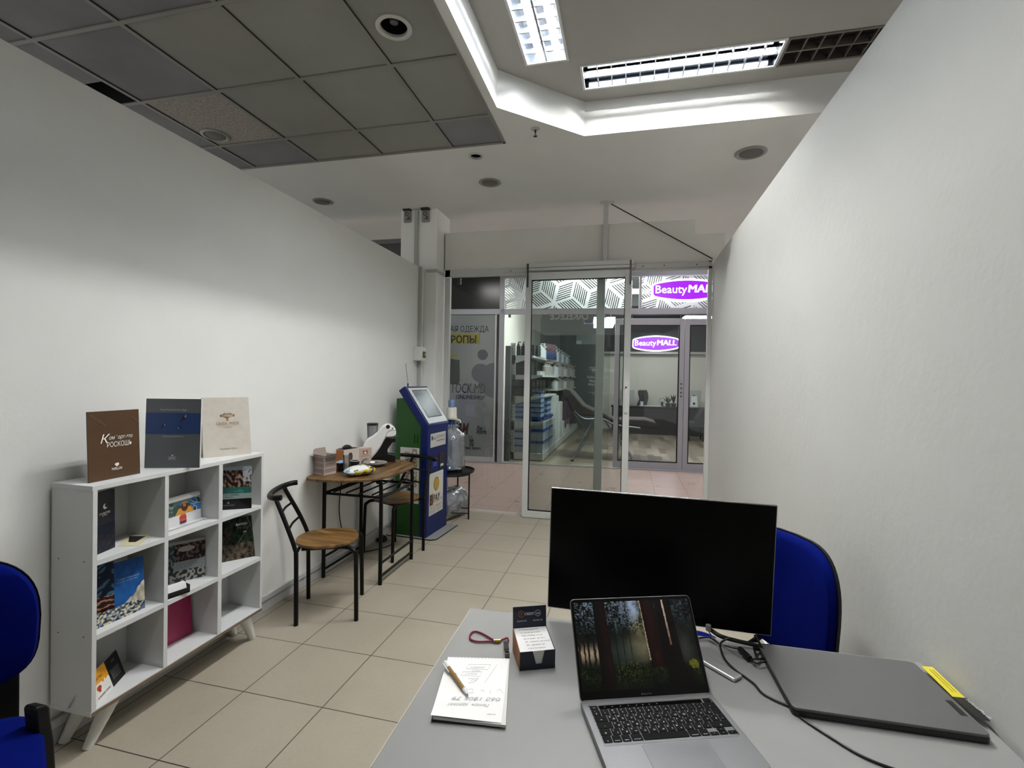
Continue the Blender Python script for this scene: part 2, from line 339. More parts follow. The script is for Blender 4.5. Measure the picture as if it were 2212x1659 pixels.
# pillar and the header above the glass front
m = MB(); m.box(-2.40, -1.985, 4.75, 5.12, 0, ZC); struct(m.build('wall_pillar', mat('pillar_paint', '#e6e7e4', .7, noise=.03, nscale=4), bevel=.004))
m = MB(); m.prism([(-1.972, 2.60), (.874, 2.60), (.874, 2.865), (.60, 2.865), (.60, 3.008), (-1.972, 3.008)], (0, 4.95, 0), (1, 0, 0), (0, 0, 1), (0, .05, 0))
struct(m.build('wall_front', mat('header_board', '#d8d6cf', .8, noise=.06, nscale=5)))
m = MB(); m.box(-1.985, -1.935, 4.972, 4.99, 2.615, 3.0); struct(m.build('trim_header_gap', mat('dark_gap', '#131210', .9)))
m = MB(); m.box(-5, -2.40, 4.97, 5.0, 0, 2.98); m.m = 1; m.box(-5, -2.40, 4.955, 4.97, 2.93, 2.98).box(-2.79, -2.775, 4.95, 4.97, 2.5, 2.93); struct(m.build('wall_front_left', [mat('grey_board', '#4b4c4d', .7), mat('grey_board_rail', '#6b6b6b', .6)]))
# glass front: fixed frame
FR = 4.95
m = MB()
m.box(-1.96, -1.90, 4.93, 4.98, 0, 2.6)                # left post
m.box(-1.96, .76, 4.93, 4.98, 2.525, 2.60)             # head
m.box(-.325, -.243, 4.955, 4.985, .0, 2.525)            # middle post
m.box(.728, .765, 4.93, 4.98, 0, 2.6)                  # right post
m.box(-1.90, -.3, 4.96, 4.975, 0, .015)
fr = struct(m.build('window_1', WHITE_ALU, bevel=.002))
m = MB(); m.box(-1.90, -.32, 4.966, 4.972, .015, 2.525); m.build('pane', GLASS, fr)
m = MB(); m.box(-1.835, -1.79, 4.955, 4.985, 2.45, 2.515); m.build('pane_clamp', mat('clamp_steel', '#4a4a4a', .4, .6), fr, bevel=.002)
m = MB(); m.box(-1.30, .76, 4.915, 4.93, 2.545, 2.585)
for x in (-1.22, -.85, -.42, .12, .32, .62): m.m = 1; m.cyl((x, 4.916, 2.565), (x, 4.912, 2.565), .006, seg=8); m.m = 0
struct(m.build('trim_door_rail', [mat('door_rail', '#bcbdba', .4), mat('screw', '#333333', .4, .8)]))
# sliding leaf
m = MB(); Y0, Y1 = 4.868, 4.905
m.box(-1.045, -.985, Y0, Y1, .004, 2.53).box(-.045, .017, Y0, Y1, .004, 2.53).box(-.985, -.045, Y0, Y1, 2.455, 2.53).box(-.985, -.045, Y0, Y1, .004, .075)
dr = struct(m.build('door_1', WHITE_ALU, bevel=.002))
m = MB(); m.box(-.985, -.045, 4.884, 4.890, .075, 2.455); m.build('pane', glass('door_glass', (.86, .89, .87), .9), dr)
m = MB()
for a, b, c, d in ((-.985, -.978, .075, 2.455), (-.052, -.045, .075, 2.455)): m.box(a, b, 4.872, 4.9, c, d)
m.box(-.985, -.045, 4.872, 4.9, .075, .082).box(-.985, -.045, 4.872, 4.9, 2.448, 2.455); m.build('gasket', BLK, dr)
m = MB(); m.box(-.032, -.004, 4.855, 4.868, 1.12, 1.42); m.m = 1; m.box(-.026, -.010, 4.85, 4.857, 1.14, 1.32); m.m = 2
m.cyl((-.018, 4.852, 1.37), (-.018, 4.848, 1.37), .008, seg=12); m.build('lock_plate', [mat('lock_plate', '#c9cac8', .35), WHITE_ALU, BLK], dr, bevel=.001)
m = MB(); m.box(-1.045, .04, 4.845, 4.915, 2.545, 2.618); m.m = 1; m.box(-1.045, .04, 4.842, 4.847, 2.572, 2.576); struct(m.build('trim_door_header', [mat('header_box', '#bfc0bd', .35), mat('seam', '#55564f', .6)], bevel=.003))
for x0 in (-1.03, -.006):
    m = MB(); m.box(x0, x0+.017, 4.838, 4.846, 2.375, 2.615); m.m = 1; m.box(x0+.006, x0+.011, 4.835, 4.838, 2.38, 2.61)
    o = m.build('hanger_bracket', [mat('bracket_dark', '#1b1816', .4, .4), mat('bracket_light', '#5a544e', .4, .5)], dr)
# steel post and stay above the door
m = MB(); m.box(-.272, -.225, 4.89, 4.93, 2.60, ZC); m.box(-.31, -.17, 4.87, 4.94, ZC-.008, ZC); tag(m.build('steel_post', mat('post_paint', '#bdbdba', .5), bevel=.002), 'white square steel post from the door head up to the ceiling', 'post')
m = MB(); m.tube([(-.20, 4.91, 3.195), (.76, 4.91, 2.61)], .006, 8); tag(m.build('stay_rod', mat('rod', '#46443f', .5, .5)), 'thin dark stay rod slanting from the post top to the right wall', 'rod')
# back-lit hall ceiling beyond
# cable trunking on the pillar and two brackets
m = MB(); m.box(-2.235, -2.195, 4.728, 4.75, 2.58, ZC-.01); tag(m.build('cable_trunking', mat('trunking', '#a9abaa', .45), bevel=.002), 'grey cable trunking on the pillar face above the partition, up to the ceiling', 'cable duct')
m = MB(); m.box(-2.118, -2.085, 4.60, 4.625, 1.742, 2.575).box(-2.118, -2.085, 4.60, 4.625, 1.2, 1.598)
tag(m.build('cable_trunking', mat('trunking', '#a9abaa', .45), bevel=.002), 'grey cable trunking down the corner of the left wall, through the breaker box', 'cable duct')
m = MB(); m.box(-2.10, -1.975, 4.742, 4.75, 2.54, 2.575); m.box(-1.985, -1.977, 4.74, 5.0, 2.54, 2.575)
tag(m.build('pillar_band', mat('trunking_light', '#b9bbb9', .45), bevel=.002), 'flat pale trunking band wrapped round the pillar at wall height', 'cable duct')
# breaker box
t = thing('breaker_box', 'small white breaker box on the trunking above the payment kiosk', 'breaker box', (-2.10, 4.55, 1.66))
m = MB(); m.box(-2.12, -2.035, 4.50, 4.64, 1.60, 1.74); m.build('casing', mat('box_white', '#c8c9c6', .4), t, bevel=.006)
m = MB(); m.box(-2.037, -2.030, 4.545, 4.61, 1.63, 1.695); m.build('window_flap', mat('breaker_window', '#4d4a33', .2), t)
m = MB(); m.box(-2.031, -2.022, 4.565, 4.58, 1.655, 1.675); m.build('breaker_switch', mat('switch_yellow', '#9b8b3c', .4), t)
for k, (px, py, w, lb) in enumerate(((881, 466, .075, 'left'), (920, 465, .08, 'right'))):
    p = aty(px, py, 4.745)
    t = thing('loudspeaker_bracket', 'weathered metal bracket high on the pillar, %s' % ('the left one of the pair' if k == 0 else 'the right one of the pair, beside the trunking'), 'bracket', (p.x, 4.75, p.z-.08))
    m = MB(); m.box(p.x-w/2, p.x+w/2, 4.725, 4.75, p.z-.075, p.z+.075); m.build('back_plate', mat('bracket_plate', '#8d8b83', .6, noise=.25, nscale=40), t, bevel=.004)
    m = MB(); m.box(p.x-w/2-.004, p.x+w/2+.004, 4.70, 4.75, p.z+.045, p.z+.085); m.build('dark_hood', mat('bracket_hood', '#1d1a18', .6), t, bevel=.004)
    m = MB(); m.lathe([(.022, 0), (.022, .006), (.016, .006), (.016, 0)], (p.x, 4.726, p.z+.012), (0, -1, 0), 20, closed=True); m.box(p.x+.014, p.x+.026, 4.715, 4.725, p.z-.05, p.z-.02); m.cyl((p.x, 4.725, p.z-.045), (p.x, 4.718, p.z-.045), .006, seg=10)
    m.build('ring_mount', mat('bracket_ring', '#4c4740', .5), t)
# ------------------------------------------------------------------ ceiling lamps
TUBE = mat('fluorescent_tube', '#ffffff', .4, emit=TUBE_POWER, ecol=(1.0, .985, .965)); TUBE_OFF = mat('dead_tube', '#5d5a55', .5)
REFL = mat('louvre_aluminium', '#ccd2d8', .2, 1); REFL_D = mat('louvre_dark', '#6d675f', .5, .5)
def troffer(x0, x1, y0, y1, label, lit, hm=None, tm=None):
    t = thing('ceiling_light', label, 'ceiling light', ((x0+x1)/2, (y0+y1)/2, ZR), 0, None)
    longx = (x1-x0) > (y1-y0); z0 = ZR-.006
    fm = mat('lamp_frame' if lit else 'lamp_frame_dark', '#c9cccc' if lit else '#5b5752', .4)  # the unlit fixture gets a darker frame, housing and louvre
    m = MB(); w = .016
    m.box(x0, x1, y0, y0+w, z0, ZR+.004).box(x0, x1, y1-w, y1, z0, ZR+.004).box(x0, x0+w, y0+w, y1-w, z0, ZR+.004).box(x1-w, x1, y0+w, y1-w, z0, ZR+.004)
    m.build('frame', fm, t, bevel=.001)
    m = MB(); X0, X1, Y0_, Y1_, ZT = x0+w, x1-w, y0+w, y1-w, ZR+.085
    m.quad((X0, Y0_, ZT), (X1, Y0_, ZT), (X1, Y1_, ZT), (X0, Y1_, ZT))
    for a, b in (((X0, Y0_), (X1, Y0_)), ((X1, Y0_), (X1, Y1_)), ((X1, Y1_), (X0, Y1_)), ((X0, Y1_), (X0, Y0_))): m.quad((*a, ZR), (*b, ZR), (*b, ZT), (*a, ZT))
    m.build('housing', (hm or mat('housing_mirror', '#aab2bc', .18, 1)) if lit else mat('housing_dark', '#3a3733', .7), t)
    n = 13; L0, L1, W0, W1 = (X0, X1, Y0_, Y1_) if longx else (Y0_, Y1_, X0, X1)
    def pt(l, w_, z): return (l, w_, z) if longx else (w_, l, z)
    for f in (.27, .73):
        c = W0+(W1-W0)*f; m = MB(); m.cyl(pt(L0+.02, c, ZR+.058), pt(L1-.02, c, ZR+.058), .013, seg=12); m.build('tube', (tm or TUBE) if lit else TUBE_OFF, t, smooth=40)
    m = MB()
    for k in range(1, n):
        l = L0+(L1-L0)*k/n
        for a, b in ((W0, (W0+W1)/2-.004), ((W0+W1)/2+.004, W1)):   # blades sag thinner toward the top
            vs = [pt(l-.0035, a, ZR-.002), pt(l+.0035, a, ZR-.002), pt(l+.0035, b, ZR-.002), pt(l-.0035, b, ZR-.002), pt(l-.0006, a, ZR+.030), pt(l+.0006, a, ZR+.030), pt(l+.0006, b, ZR+.030), pt(l-.0006, b, ZR+.030)]
            m.add(vs, [(0, 1, 2, 3), (4, 5, 6, 7), (0, 1, 5, 4), (1, 2, 6, 5), (2, 3, 7, 6), (3, 0, 4, 7)])
    c = (W0+W1)/2
    vs = [pt(L0, c-.006, ZR-.003), pt(L1, c-.006, ZR-.003), pt(L1, c+.006, ZR-.003), pt(L0, c+.006, ZR-.003), pt(L0, c-.001, ZR+.04), pt(L1, c-.001, ZR+.04), pt(L1, c+.001, ZR+.04), pt(L0, c+.001, ZR+.04)]
    m.add(vs, [(0, 1, 2, 3), (4, 5, 6, 7), (0, 1, 5, 4), (1, 2, 6, 5), (2, 3, 7, 6), (3, 0, 4, 7)])
    m.build('louvre', REFL if lit else REFL_D, t)
    return t
troffer(*FX[0], 'unseen dimmer fluorescent ceiling light added overhead, in line with the glaring one', True, None, mat('fill_tube', '#ffffff', .4, emit=TUBE_POWER*.62, ecol=(1.0, .985, .965)))  # out-of-view lamp added to light the desk end, tubes weakened for balance
troffer(*FX[1], 'glaring lit fluorescent ceiling light pointing down the room toward the door', True)
troffer(*FX[2], 'lit fluorescent ceiling light with louvres lying across the room', True, mat('housing_mirror_dark', '#15181c', .12, 1))
CFILL = mat('corridor_fill_lamp', '#ffffff', .5, emit=CORR_FILL, ecol=(1, .95, .92))  # unseen fill lamps, added on the corridor ceiling to brighten the corridor
for x_, l_ in ((.5, 'right'), (-2.3, 'left')):
    t = thing('ceiling_light', 'unseen square ceiling light added to brighten the corridor outside, the %s one' % l_, 'ceiling light', (x_, 6.5, ZC))
    m = MB(); m.box(x_-.3, x_+.3, 6.2, 6.8, ZC-.06, ZC-.001); m.build('casing', mat('lamp_case_white', '#cccccc', .5), t)
    m = MB(); m.box(x_-.28, x_+.28, 6.22, 6.78, ZC-.068, ZC-.061); m.build('diffuser', CFILL, t)
troffer(*FX[3], 'unlit dark fluorescent ceiling light at the far right end of the row', False)
def downlight(x, y, r, label, kind, zc=ZC):
    t = thing('downlight' if kind != 'grille' else 'speaker_grille', label, 'downlight' if kind != 'grille' else 'ceiling speaker', (x, y, zc))
    ring = mat('ring_'+kind, {'open': '#b7b7b2', 'grille': '#85857f', 'big': '#b9b9b3'}[kind], .4)
    m = MB(); m.lathe([(r, 0), (r, -.006), (r*.82, -.010), (r*.74, -.004), (r*.74, .01), (r*.9, .01)], (x, y, zc), seg=36, closed=True); m.build('trim_ring', ring, t, smooth=35)
    m = MB()
    if kind == 'grille':
        m.lathe([(r*.76, -.001), (r*.6, -.006), (r*.3, -.009), (.0001, -.010)], (x, y, zc), seg=36, closed=True); m.build('mesh_grille', mat('speaker_mesh', '#60605b', .7, noise=.3, nscale=300), t, smooth=40)
    else:
        m.lathe([(r*.76, .0), (r*.72, .03), (r*.5, .07), (r*.2, .09), (.0001, .095)], (x, y, zc), seg=36, closed=True); m.build('reflector', mat('downlight_cup', '#1e2022', .25, .6), t, smooth=40)
        m = MB(); m.lathe([(.0001, -.0), (r*.22, .006), (r*.3, .03), (r*.18, .07), (r*.12, .09)], (x, y, zc+.015), seg=20, closed=True); m.build('bulb', mat('dead_bulb', '#55585a', .15), t, smooth=40)
    return t
# the big one sits in the tile grid
for o in list(bpy.data.objects):
    if o.name == 'ceiling_tiles':
        bm = bmesh.new(); bm.from_mesh(o.data)
        f = [f for f in bm.faces if abs(f.calc_center_median().x-(-1.1475)) < .06 and abs(f.calc_center_median().y-2.227) < .05]
        bmesh.ops.delete(bm, geom=f, context='FACES'); bm.to_mesh(o.data); bm.free()
sheet('ceiling_tile_cut', [(-1.36, 1.928), (GX1, 1.928), (GX1, 2.526), (-1.36, 2.526)], [circ(-1.197, 2.257, .073)], ZC+.004, TILEM)
downlight(-1.197, 2.257, .092, 'large round downlight with a white ring in the grey ceiling tiles', 'big', ZC+.003)
downlight(-3.041, 2.995, .098, 'round speaker grille in the speckled ceiling tile', 'grille', ZC+.003)
downlight(*DLP[0][:3], 'small open downlight with a dark cup near the tile grid corner', 'open')
downlight(*DLP[1][:3], 'round grey speaker grille in the plaster ceiling before the pillar', 'grille')
downlight(*DLP[2][:3], 'round grey speaker grille above the far end of the left wall', 'grille')
downlight(*DLP[3][:3], 'round grey speaker grille beside the top of the right wall', 'grille')
t = thing('sprinkler', 'small pendant sprinkler head on the ceiling beside the cove corner', 'sprinkler', (-.676, 3.375, ZC))
m = MB(); m.lathe([(.033, 0), (.033, -.004), (.012, -.010), (.0001, -.010)], (-.676, 3.375, ZC), seg=24, closed=True); m.build('escutcheon', mat('sprinkler_white', '#b9b8b2', .35), t, smooth=40)
m = MB(); m.cyl((-.676, 3.375, ZC-.01), (-.676, 3.375, ZC-.028), .008, .006, 12)
m.tube([(-.676, 3.375-.006, ZC-.026), (-.676, 3.375-.012, ZC-.038), (-.676, 3.375, ZC-.052)], .002, 6).tube([(-.676, 3.375+.006, ZC-.026), (-.676, 3.375+.012, ZC-.038), (-.676, 3.375, ZC-.052)], .002, 6); m.cyl((-.676, 3.375, ZC-.052), (-.676, 3.375, ZC-.055), .014, seg=16)
m.build('head', mat('sprinkler_head', '#3d3b37', .35, .6), t)
# ================================================================== BOOKSHELF
LAM = mat('white_laminate', '#c6c8c8', .4, noise=.02, nscale=8)
CHIP = mat('chipboard_edge', '#6b5a49', .85, noise=.3, nscale=150)
XB, XF = -2.10, -1.90; BY0, BY1 = 1.354, 2.204; BZ0, BZ1 = .176-.018, 1.013
DZ = [.176, .455, .734]; DY = [(BY0, 1.370), (1.637, 1.655), (1.915, 1.937), (2.190, BY1)]
t = thing('shelving_unit', 'white open shelving unit with nine cells and splayed legs against left wall', 'shelf unit', (-2.0, 1.78, 0))
m = MB(); m.box(XB, XF, BY0-.002, BY1+.002, BZ1-.018, BZ1); m.build('top_panel', LAM, t, bevel=.001)
for i, (a, b) in enumerate(DY):
    m = MB(); m.box(XB, XF, a, b, .176, BZ1-.018)
    if i == 0:
        m.m = 1
        for x in (-2.065, -1.94):
            for z in (.45, .73): m.cyl((x, a, z), (x, a-.0008, z), .0028, seg=8)
    m.build('side_panel' if i in (0, 3) else 'divider', [LAM, mat('screw_hole', '#1b1b1b', .6)], t, bevel=.0007)
for z in DZ[1:]:
    for i in range(3):
        m = MB(); m.box(XB+.003, XF, DY[i][1], DY[i+1][0], z-.020, z); m.build('shelf_board', LAM, t, bevel=.0007)
m = MB(); m.box(XB, XF, BY0-.002, BY1+.002, BZ0, .176); m.m = 1; m.box(XF, XF+.0008, BY0, BY1, BZ0+.001, .172); m.build('bottom_panel', [LAM, CHIP], t)
m = MB(); m.box(XB-.003, XB, BY0, BY1, BZ0, BZ1-.002); m.m = 1
m.build('back_panel', [mat('back_board', '#b9bbba', .5), CHIP], t)
LEGW = mat('white_leg', '#d5d5d0', .4)
for x, y, fx, fy in ((-1.945, 1.46, -1.972, 1.392), (-2.06, 1.46, -2.093, 1.392), (-1.945, 2.13, -1.955, 2.20), (-2.06, 2.13, -2.085, 2.21)):
    m = MB(); m.cyl((fx, fy, 0), (x, y, BZ0), .0165, .030, 20); m.build('leg', LEGW, t, smooth=40)
# -- cards: base edge and top corners measured; built as upright boards with real thickness
def card(bl, br, tl, z, h, w=None, hold=None, xclamp=True):
    a = atz(*bl, z); b = atz(*br, z)
    if hold: a, b = V((*hold[0], z)), V((*hold[1], z))
    u = (b-a); w = w or u.length; u.normalize()
    if tl:
        k = atp(*tl, a, u)-a; v = k.normalized()
    else: v = V((0, 0, 1))
    if v.z < .5: v = V((0, 0, 1))
    return a, u*w, v*h
def board(name, label, cat, a, u, v, th, cover, edge=None, group=None):
    n = u.cross(v).normalized(); t = thing(name, label, cat, a, 0, group)
    m = MB(); m.obox(a, u, v, -n*th); m.build('pages' if edge else 'card_body', edge or cover, t)
    if edge:
        m = MB(); m.obox(a-n*.0002, u, v, n*.0010); m.build('front_cover', cover, t)
    return t, n
WP = mat('white_print', '#dcd9d2', .5); GREYTXT = mat('grey_print', '#8f9398', .5); PAGES = mat('paper_edges', '#c9c7c0', .8); DARKTXT = mat('dark_print', '#26231f', .5)
ZT = BZ1
a, u, v = V((-1.965, 1.385, ZT)), V((-.004, .200, 0)), V((-.012, 0, .268))
t, n = board('folder', 'brown folder with white lettering, leftmost on top of the shelving unit', 'folder', a, u, v, .005, mat('brown_cover', '#46301a', .32, noise=.12, nscale=25))
un, vn = u.normalized(), v.normalized(); f0 = a+n*.0018
m = MB(); m.text('омфорт-это', f0+u*.38+v*.578, un, vn, .022, 'L', 0, .30, fit=.092); m.text('К', f0+u*.22+v*.535, un, vn, .048, 'L', 0, .30); m.build('script_lettering', mat('white_print2', '#e9e6df', .5), t)
m = MB(); m.text('РОСКОШЬ', f0+u*.34+v*.468, un, vn, .028, 'L', 0, fit=.098); m.build('capital_lettering', mat('white_print2', '#e9e6df', .5), t)
m = MB(); m.text('PAPILLON', f0+u*.52+v*.125, un, vn, .0145, 'C', .008, fit=.04); m.disc(f0+u*.505+v*.205, un, vn, .005, 12); m.disc(f0+u*.535+v*.205, un, vn, .006, 12); m.prism([(-.0075, 0), (0, -.009), (.0075, 0)], f0+u*.52+v*.203, un, vn, n*.0003)
m.build('lettering', mat('white_print2', '#e9e6df', .5), t)
for q1, q2 in (((.03, .95), (.32, .77)), ((.055, .955), (.33, .79)), ((.85, .90), (.99, .80))): m = MB(); m.tube([f0+u*q1[0]+v*q1[1], f0+u*q2[0]+v*q2[1]], .0005, 5); m.build('scratch', mat('scratch', '#8b7a66', .5), t)
a, u, v = V((-2.062, 1.678, ZT)), V((.2105, .081, 0)), V((-.004, .010, .306))
t, n = board('brochure', 'tall grey brochure with blue band and birds on top of the shelving unit', 'brochure', a, u, v, .009, mat('slate_cover', '#56595c', .28, .25, noise=.06, nscale=6), PAGES)
un, vn = u.normalized(), v.normalized(); f0 = a+n*.0012
m = MB(); m.quad(f0+v*.49+n*.0003, f0+u+v*.49+n*.0003, f0+u+v*.795+n*.0003, f0+v*.795+n*.0003); m.build('blue_band', mat('blue_band', '#16305f', .35), t)
m = MB(); m.text('Tours Ponta & Aeronics Egypt', f0+u*.5+v*.828, un, vn, .0125, 'C', .003, fit=.11); m.build('title_lettering', mat('silver_print', '#a8abad', .5), t); m = MB(); m.text('Discovering Hotel Horizons', f0+u*.5+v*.448, un, vn, .010, 'C', .0, fit=.085)
m.build('subtitle_lettering', mat('silver_print', '#a8abad', .5), t); m = MB(); m.text('BAYOU', f0+u*.5+v*.115, un, vn, .013, 'C', .006, fit=.030); m.build('hotel_name', mat('silver_print', '#a8abad', .5), t); m = MB(); m.disc(f0+u*.5+v*.178, un, vn, .0045, 14); m.tube([f0+u*.44+v*.16, f0+u*.47+v*.149, f0+u*.5+v*.146, f0+u*.53+v*.149, f0+u*.56+v*.16], .0013, 5)
m.build('emblem', mat('silver_print', '#a8abad', .5), t)
for s_, t_, k in ((.66, .71, 1.0), (.30, .60, .75), (.61, .585, .7)):
    m = MB(); c = f0+u*s_+v*t_; q = .019*k
    m.prism([(-.55*q, -.9*q), (-.1*q, .1*q), (.35*q, 1.1*q), (.45*q, .2*q), (1.0*q, -.1*q), (.3*q, -.25*q)], c, un, vn, n*.0006)
    m.build('bird', mat('bird_print', '#0e0f12', .5), t)
for s_, t_, k in ((.70, .735, 1.0), (.33, .61, .75), (.585, .565, .7)): m = MB(); m.prism([(0, 0), (.006*k, .012*k), (.008*k, 0)], f0+u*s_+v*t_+n*.0007, un, vn, n*.0003); m.build('bird_wing', GREYTXT, t)
a, u, v = V((-2.040, 1.960, ZT)), V((.106, .194, 0)), V((-.045, .0246, .298))
t, n = board('brochure', 'cream marbled brochure with a golden tree emblem, rightmost on top of the unit', 'brochure', a, u, v, .004, mat('cream_cover', '#b6b0a6', .5, noise=.14, nscale=28), PAGES)
un, vn = u.normalized(), v.normalized(); f0 = a+n*.0014
m = MB(); c = f0+u*.52+v*.60
for k in range(9):
    an = radians(12+19.5*k); r = .024+.004*(k % 2); e = c+un*(cos(an)*r*1.25)+vn*(.020+sin(an)*r*.62)
    m.tube([c+vn*.006, c+vn*.016+un*cos(an)*.008, e], [.0016, .0012, .0005], 5)
    m.disc(e+n*.0003, un, vn, .0058, 8, .0038)
m.prism([(-.009, 0), (-.003, .006), (-.0025, .02), (.0025, .02), (.003, .006), (.009, 0)], c, un, vn, n*.0005); m.build('tree_emblem', mat('gold_print', '#8a6a43', .4, .3), t)
m = MB(); m.text('GREEK PRIDE', f0+u*.52+v*.525, un, vn, .022, 'C', 0, fit=.107); m.quad(*[f0+u*s+v*q+n*.0003 for s, q in ((.33, .503), (.71, .503), (.71, .506), (.33, .506))]); m.text('HOTELS', f0+u*.52+v*.472, un, vn, .009, 'C', fit=.04); m.build('gold_lettering', MATS['gold_print'], t)
m = MB(); m.text('Your home in Greece.', f0+u*.52+v*.11, un, vn, .013, 'C', .002, fit=.08); m.build('lettering', mat('brown_print', '#4a4036', .5), t)
# cell contents
z1, z2, z3 = DZ[2], DZ[1], DZ[0]
a, u, v = V((-1.950, 1.375, z1)), V((-.030, .118, 0)), V((-.004, 0, .235))
t, n = board('brochure', 'dark navy brochure with a white tree emblem, upright in the top left cell', 'brochure', a, u, v, .012, mat('navy_cover', '#0d1222', .25), mat('navy_edge', '#161a26', .5))
un, vn = u.normalized(), v.normalized(); f0 = a+n*.0014
m = MB(); m.disc(f0+u*.62+v*.75, un, vn, .0105, 16); m.text('DOUBLETREE', f0+u*.60+v*.625, un, vn, .0115, 'C', .0, fit=.05); m.text('by Hilton', f0+u*.60+v*.597, un, vn, .007, 'C', fit=.024); m.quad(*[f0+u*s+v*q+n*.0003 for s, q in ((.5, .64), (.75, .64), (.75, .641), (.5, .641))]); m.build('lettering', WP, t)
m = MB(); m.disc(f0+u*.67+v*.76+n*.0003, un, vn, .0075, 16); m.build('emblem_cut', mat('navy_cover2', '#0d1222', .3), t)
picture('night_photo', lambda s, q: mixc('#0d1222', '#4a3a35', max(0, nz(s*6, q*9))*(1-q)), 20, 24, a+n*.0012, u, v*.45, PRINT, t, .0003)
t = thing('photo_card', 'small cream photo card lying flat in the top left cell', 'card', (-1.95, 1.55, z1))
P = [atz(255, 1180.5, z1), atz(276, 1156, z1), atz(324, 1156, z1), atz(300, 1179.5, z1)]
m = MB(); m.add([p+V((0, 0, h)) for h in (0, .0015) for p in P], [(0, 1, 2, 3), (4, 5, 6, 7), (0, 1, 5, 4), (1, 2, 6, 5), (2, 3, 7, 6), (3, 0, 4, 7)]); m.build('card_body', mat('cream_card', '#c4bd9c', .5), t)
c = sum(P, V((0, 0, 0)))/4; m = MB(); m.quad(*[c+(p-c)*(.75 if i in (1, 2) else .35)+V((0, 0, .0017)) for i, p in enumerate(P)]); m.build('photo', mat('dark_photo', '#15151a', .2), t)
# leaflet holder
a, u, v = V((-1.985, 1.70, z1)), V((-.010, .205, 0)), V((-.010, 0, .135))
t, n = board('leaflet_holder', 'white acrylic leaflet holder with an orange sticker in the top middle cell', 'leaflet holder', a, u, v, .004, mat('holder_white', '#c9cacb', .15))
un, vn = u.normalized(), v.normalized()
m = MB(); m.obox(a+n*.002, u, v*.62, n*.0012); m.obox(a+n*.002+v*.0, u, vn*.004, n*.03); m.build('front_lip', mat('holder_front', '#c6c7c9', .12, noise=.12, nscale=40), t)
def woman(s, q):
    if q > .80: return '#e0dfdc'
    x, y = (s-.56)/.13, (q-.42)/.30
    if (x*x+(y-.62)**2*3.5) < .45 and y > .55: return '#a9803f'
    if x*x*2.2+(y-.25)**2*2.6 < .26: return '#a97058' if y < .42 else '#7c4a35'
    if abs(x) < .62 and -1 < y < .45 and x*x*1.6+(y+.1)**2 < .75: return '#472318'
    if y < -.25 and abs(x) < 1.25+(-.25-y)*.6: return '#b98233'
    b = nz(s*9, q*5, 2)
    if s > .72: return '#2c5f9a' if b > 0 else ('#9fb4c4' if b > -.25 else '#2a3c33')
    if s < .28: return '#3e5348' if b > -.1 else '#7c8b8f'
    return '#4f6a7a' if q > .5+b*.2 else '#36453c'
picture('leaflet_photo', woman, 90, 46, a+n*.0038+v*.36, u, v*.58, PRINT, t, .0003)
m = MB(); m.prism([(0, 0), (.036, 0), (.036, .028), (.03, .037), (.006, .035), (-.002, .026)], a+n*.0036+u*.42+v*.08, un, vn, n*.0006); m.build('sticker', mat('orange_sticker', '#b0452b', .4), t)
m = MB(); m.quad(*[a+n*.0045+u*.42+v*.08+un*x+vn*y for x, y in ((0, -.005), (.034, -.005), (.034, .006), (0, .006))]); m.text('ТОП ТУР', a+n*.0044+u*.42+v*.08+un*.018+vn*.016, un, vn, .010, 'C', .01, fit=.028); m.build('sticker_band', mat('purple_print', '#3b2245', .4), t)
a, u, v = V((-2.018, 2.045, z1)), V((.118, .078, 0)), V((.006, -.010, .222))
def thermal(s, q):
    if q < .25: return '#0d0d0f'
    if q < .37: return '#8f9e9b'
    if q < .52: return '#2c6259' if nz(s*4, q*20) < .25 else '#3f8075'
    b = nz(s*11, q*11, 3)
    if q > .93: return '#8ea0ac'
    if s > .72 and q > .65: return '#aeb4b6' if b > -.1 else '#5d5a55'
    return '#241b18' if b < -.05 else ('#6a4a41' if b < .2 else '#9a8578')
t, n = board('brochure', 'thermal pool brochure with black foot in the top right cell', 'brochure', a, u, v, .003, mat('black_cover', '#0b0b0c', .3), PAGES)
un, vn = u.normalized(), v.normalized()
picture('cover_photo', thermal, 50, 80, a+n*.0012, u, v, GLOSSPRINT, t, .0003)
m = MB(); m.text('STAR THERMAL', a+n*.002+u*.05+v*.325, un, vn, .0115, 'L', .006, fit=.08); m.text('ROMANIA', a+n*.002+u*.05+v*.275, un, vn, .0115, 'L', .006, fit=.05); m.build('dark_lettering', DARKTXT, t)
m = MB(); m.text('LOTUS THERM', a+n*.002+u*.06+v*.09, un, vn, .0085, 'L', .002, fit=.055); m.disc(a+n*.0018+u*.25+v*.16, un, vn, .005, 12); m.build('lettering', mat('faint_print', '#6f6f6a', .5), t)
a, u, v = V((-1.990, 1.375, z2)), V((.030, .105, 0)), V((-.012, .003, .228))
def backp(s, q):
    b = nz(s*3+q*4, q*14-s*5, 5)
    if q < .45: return '#2a1512' if (q*22+b) % 2 < 1.3 else '#8b6a5b'
    return '#0d1c2c' if b < .1 else '#35566c'
t, n = board('brochure', 'dark brochure with rooftop photo behind the blue brochure', 'brochure', a, u, v, .003, mat('dark_cover', '#10161d', .3), PAGES)
picture('cover_photo', backp, 40, 70, a+n*.0012, u, v, GLOSSPRINT, t, .0003)
a, u, v = V((-1.962, 1.474, z2)), V((.026, .109, 0)), V((-.016, .004, .216))
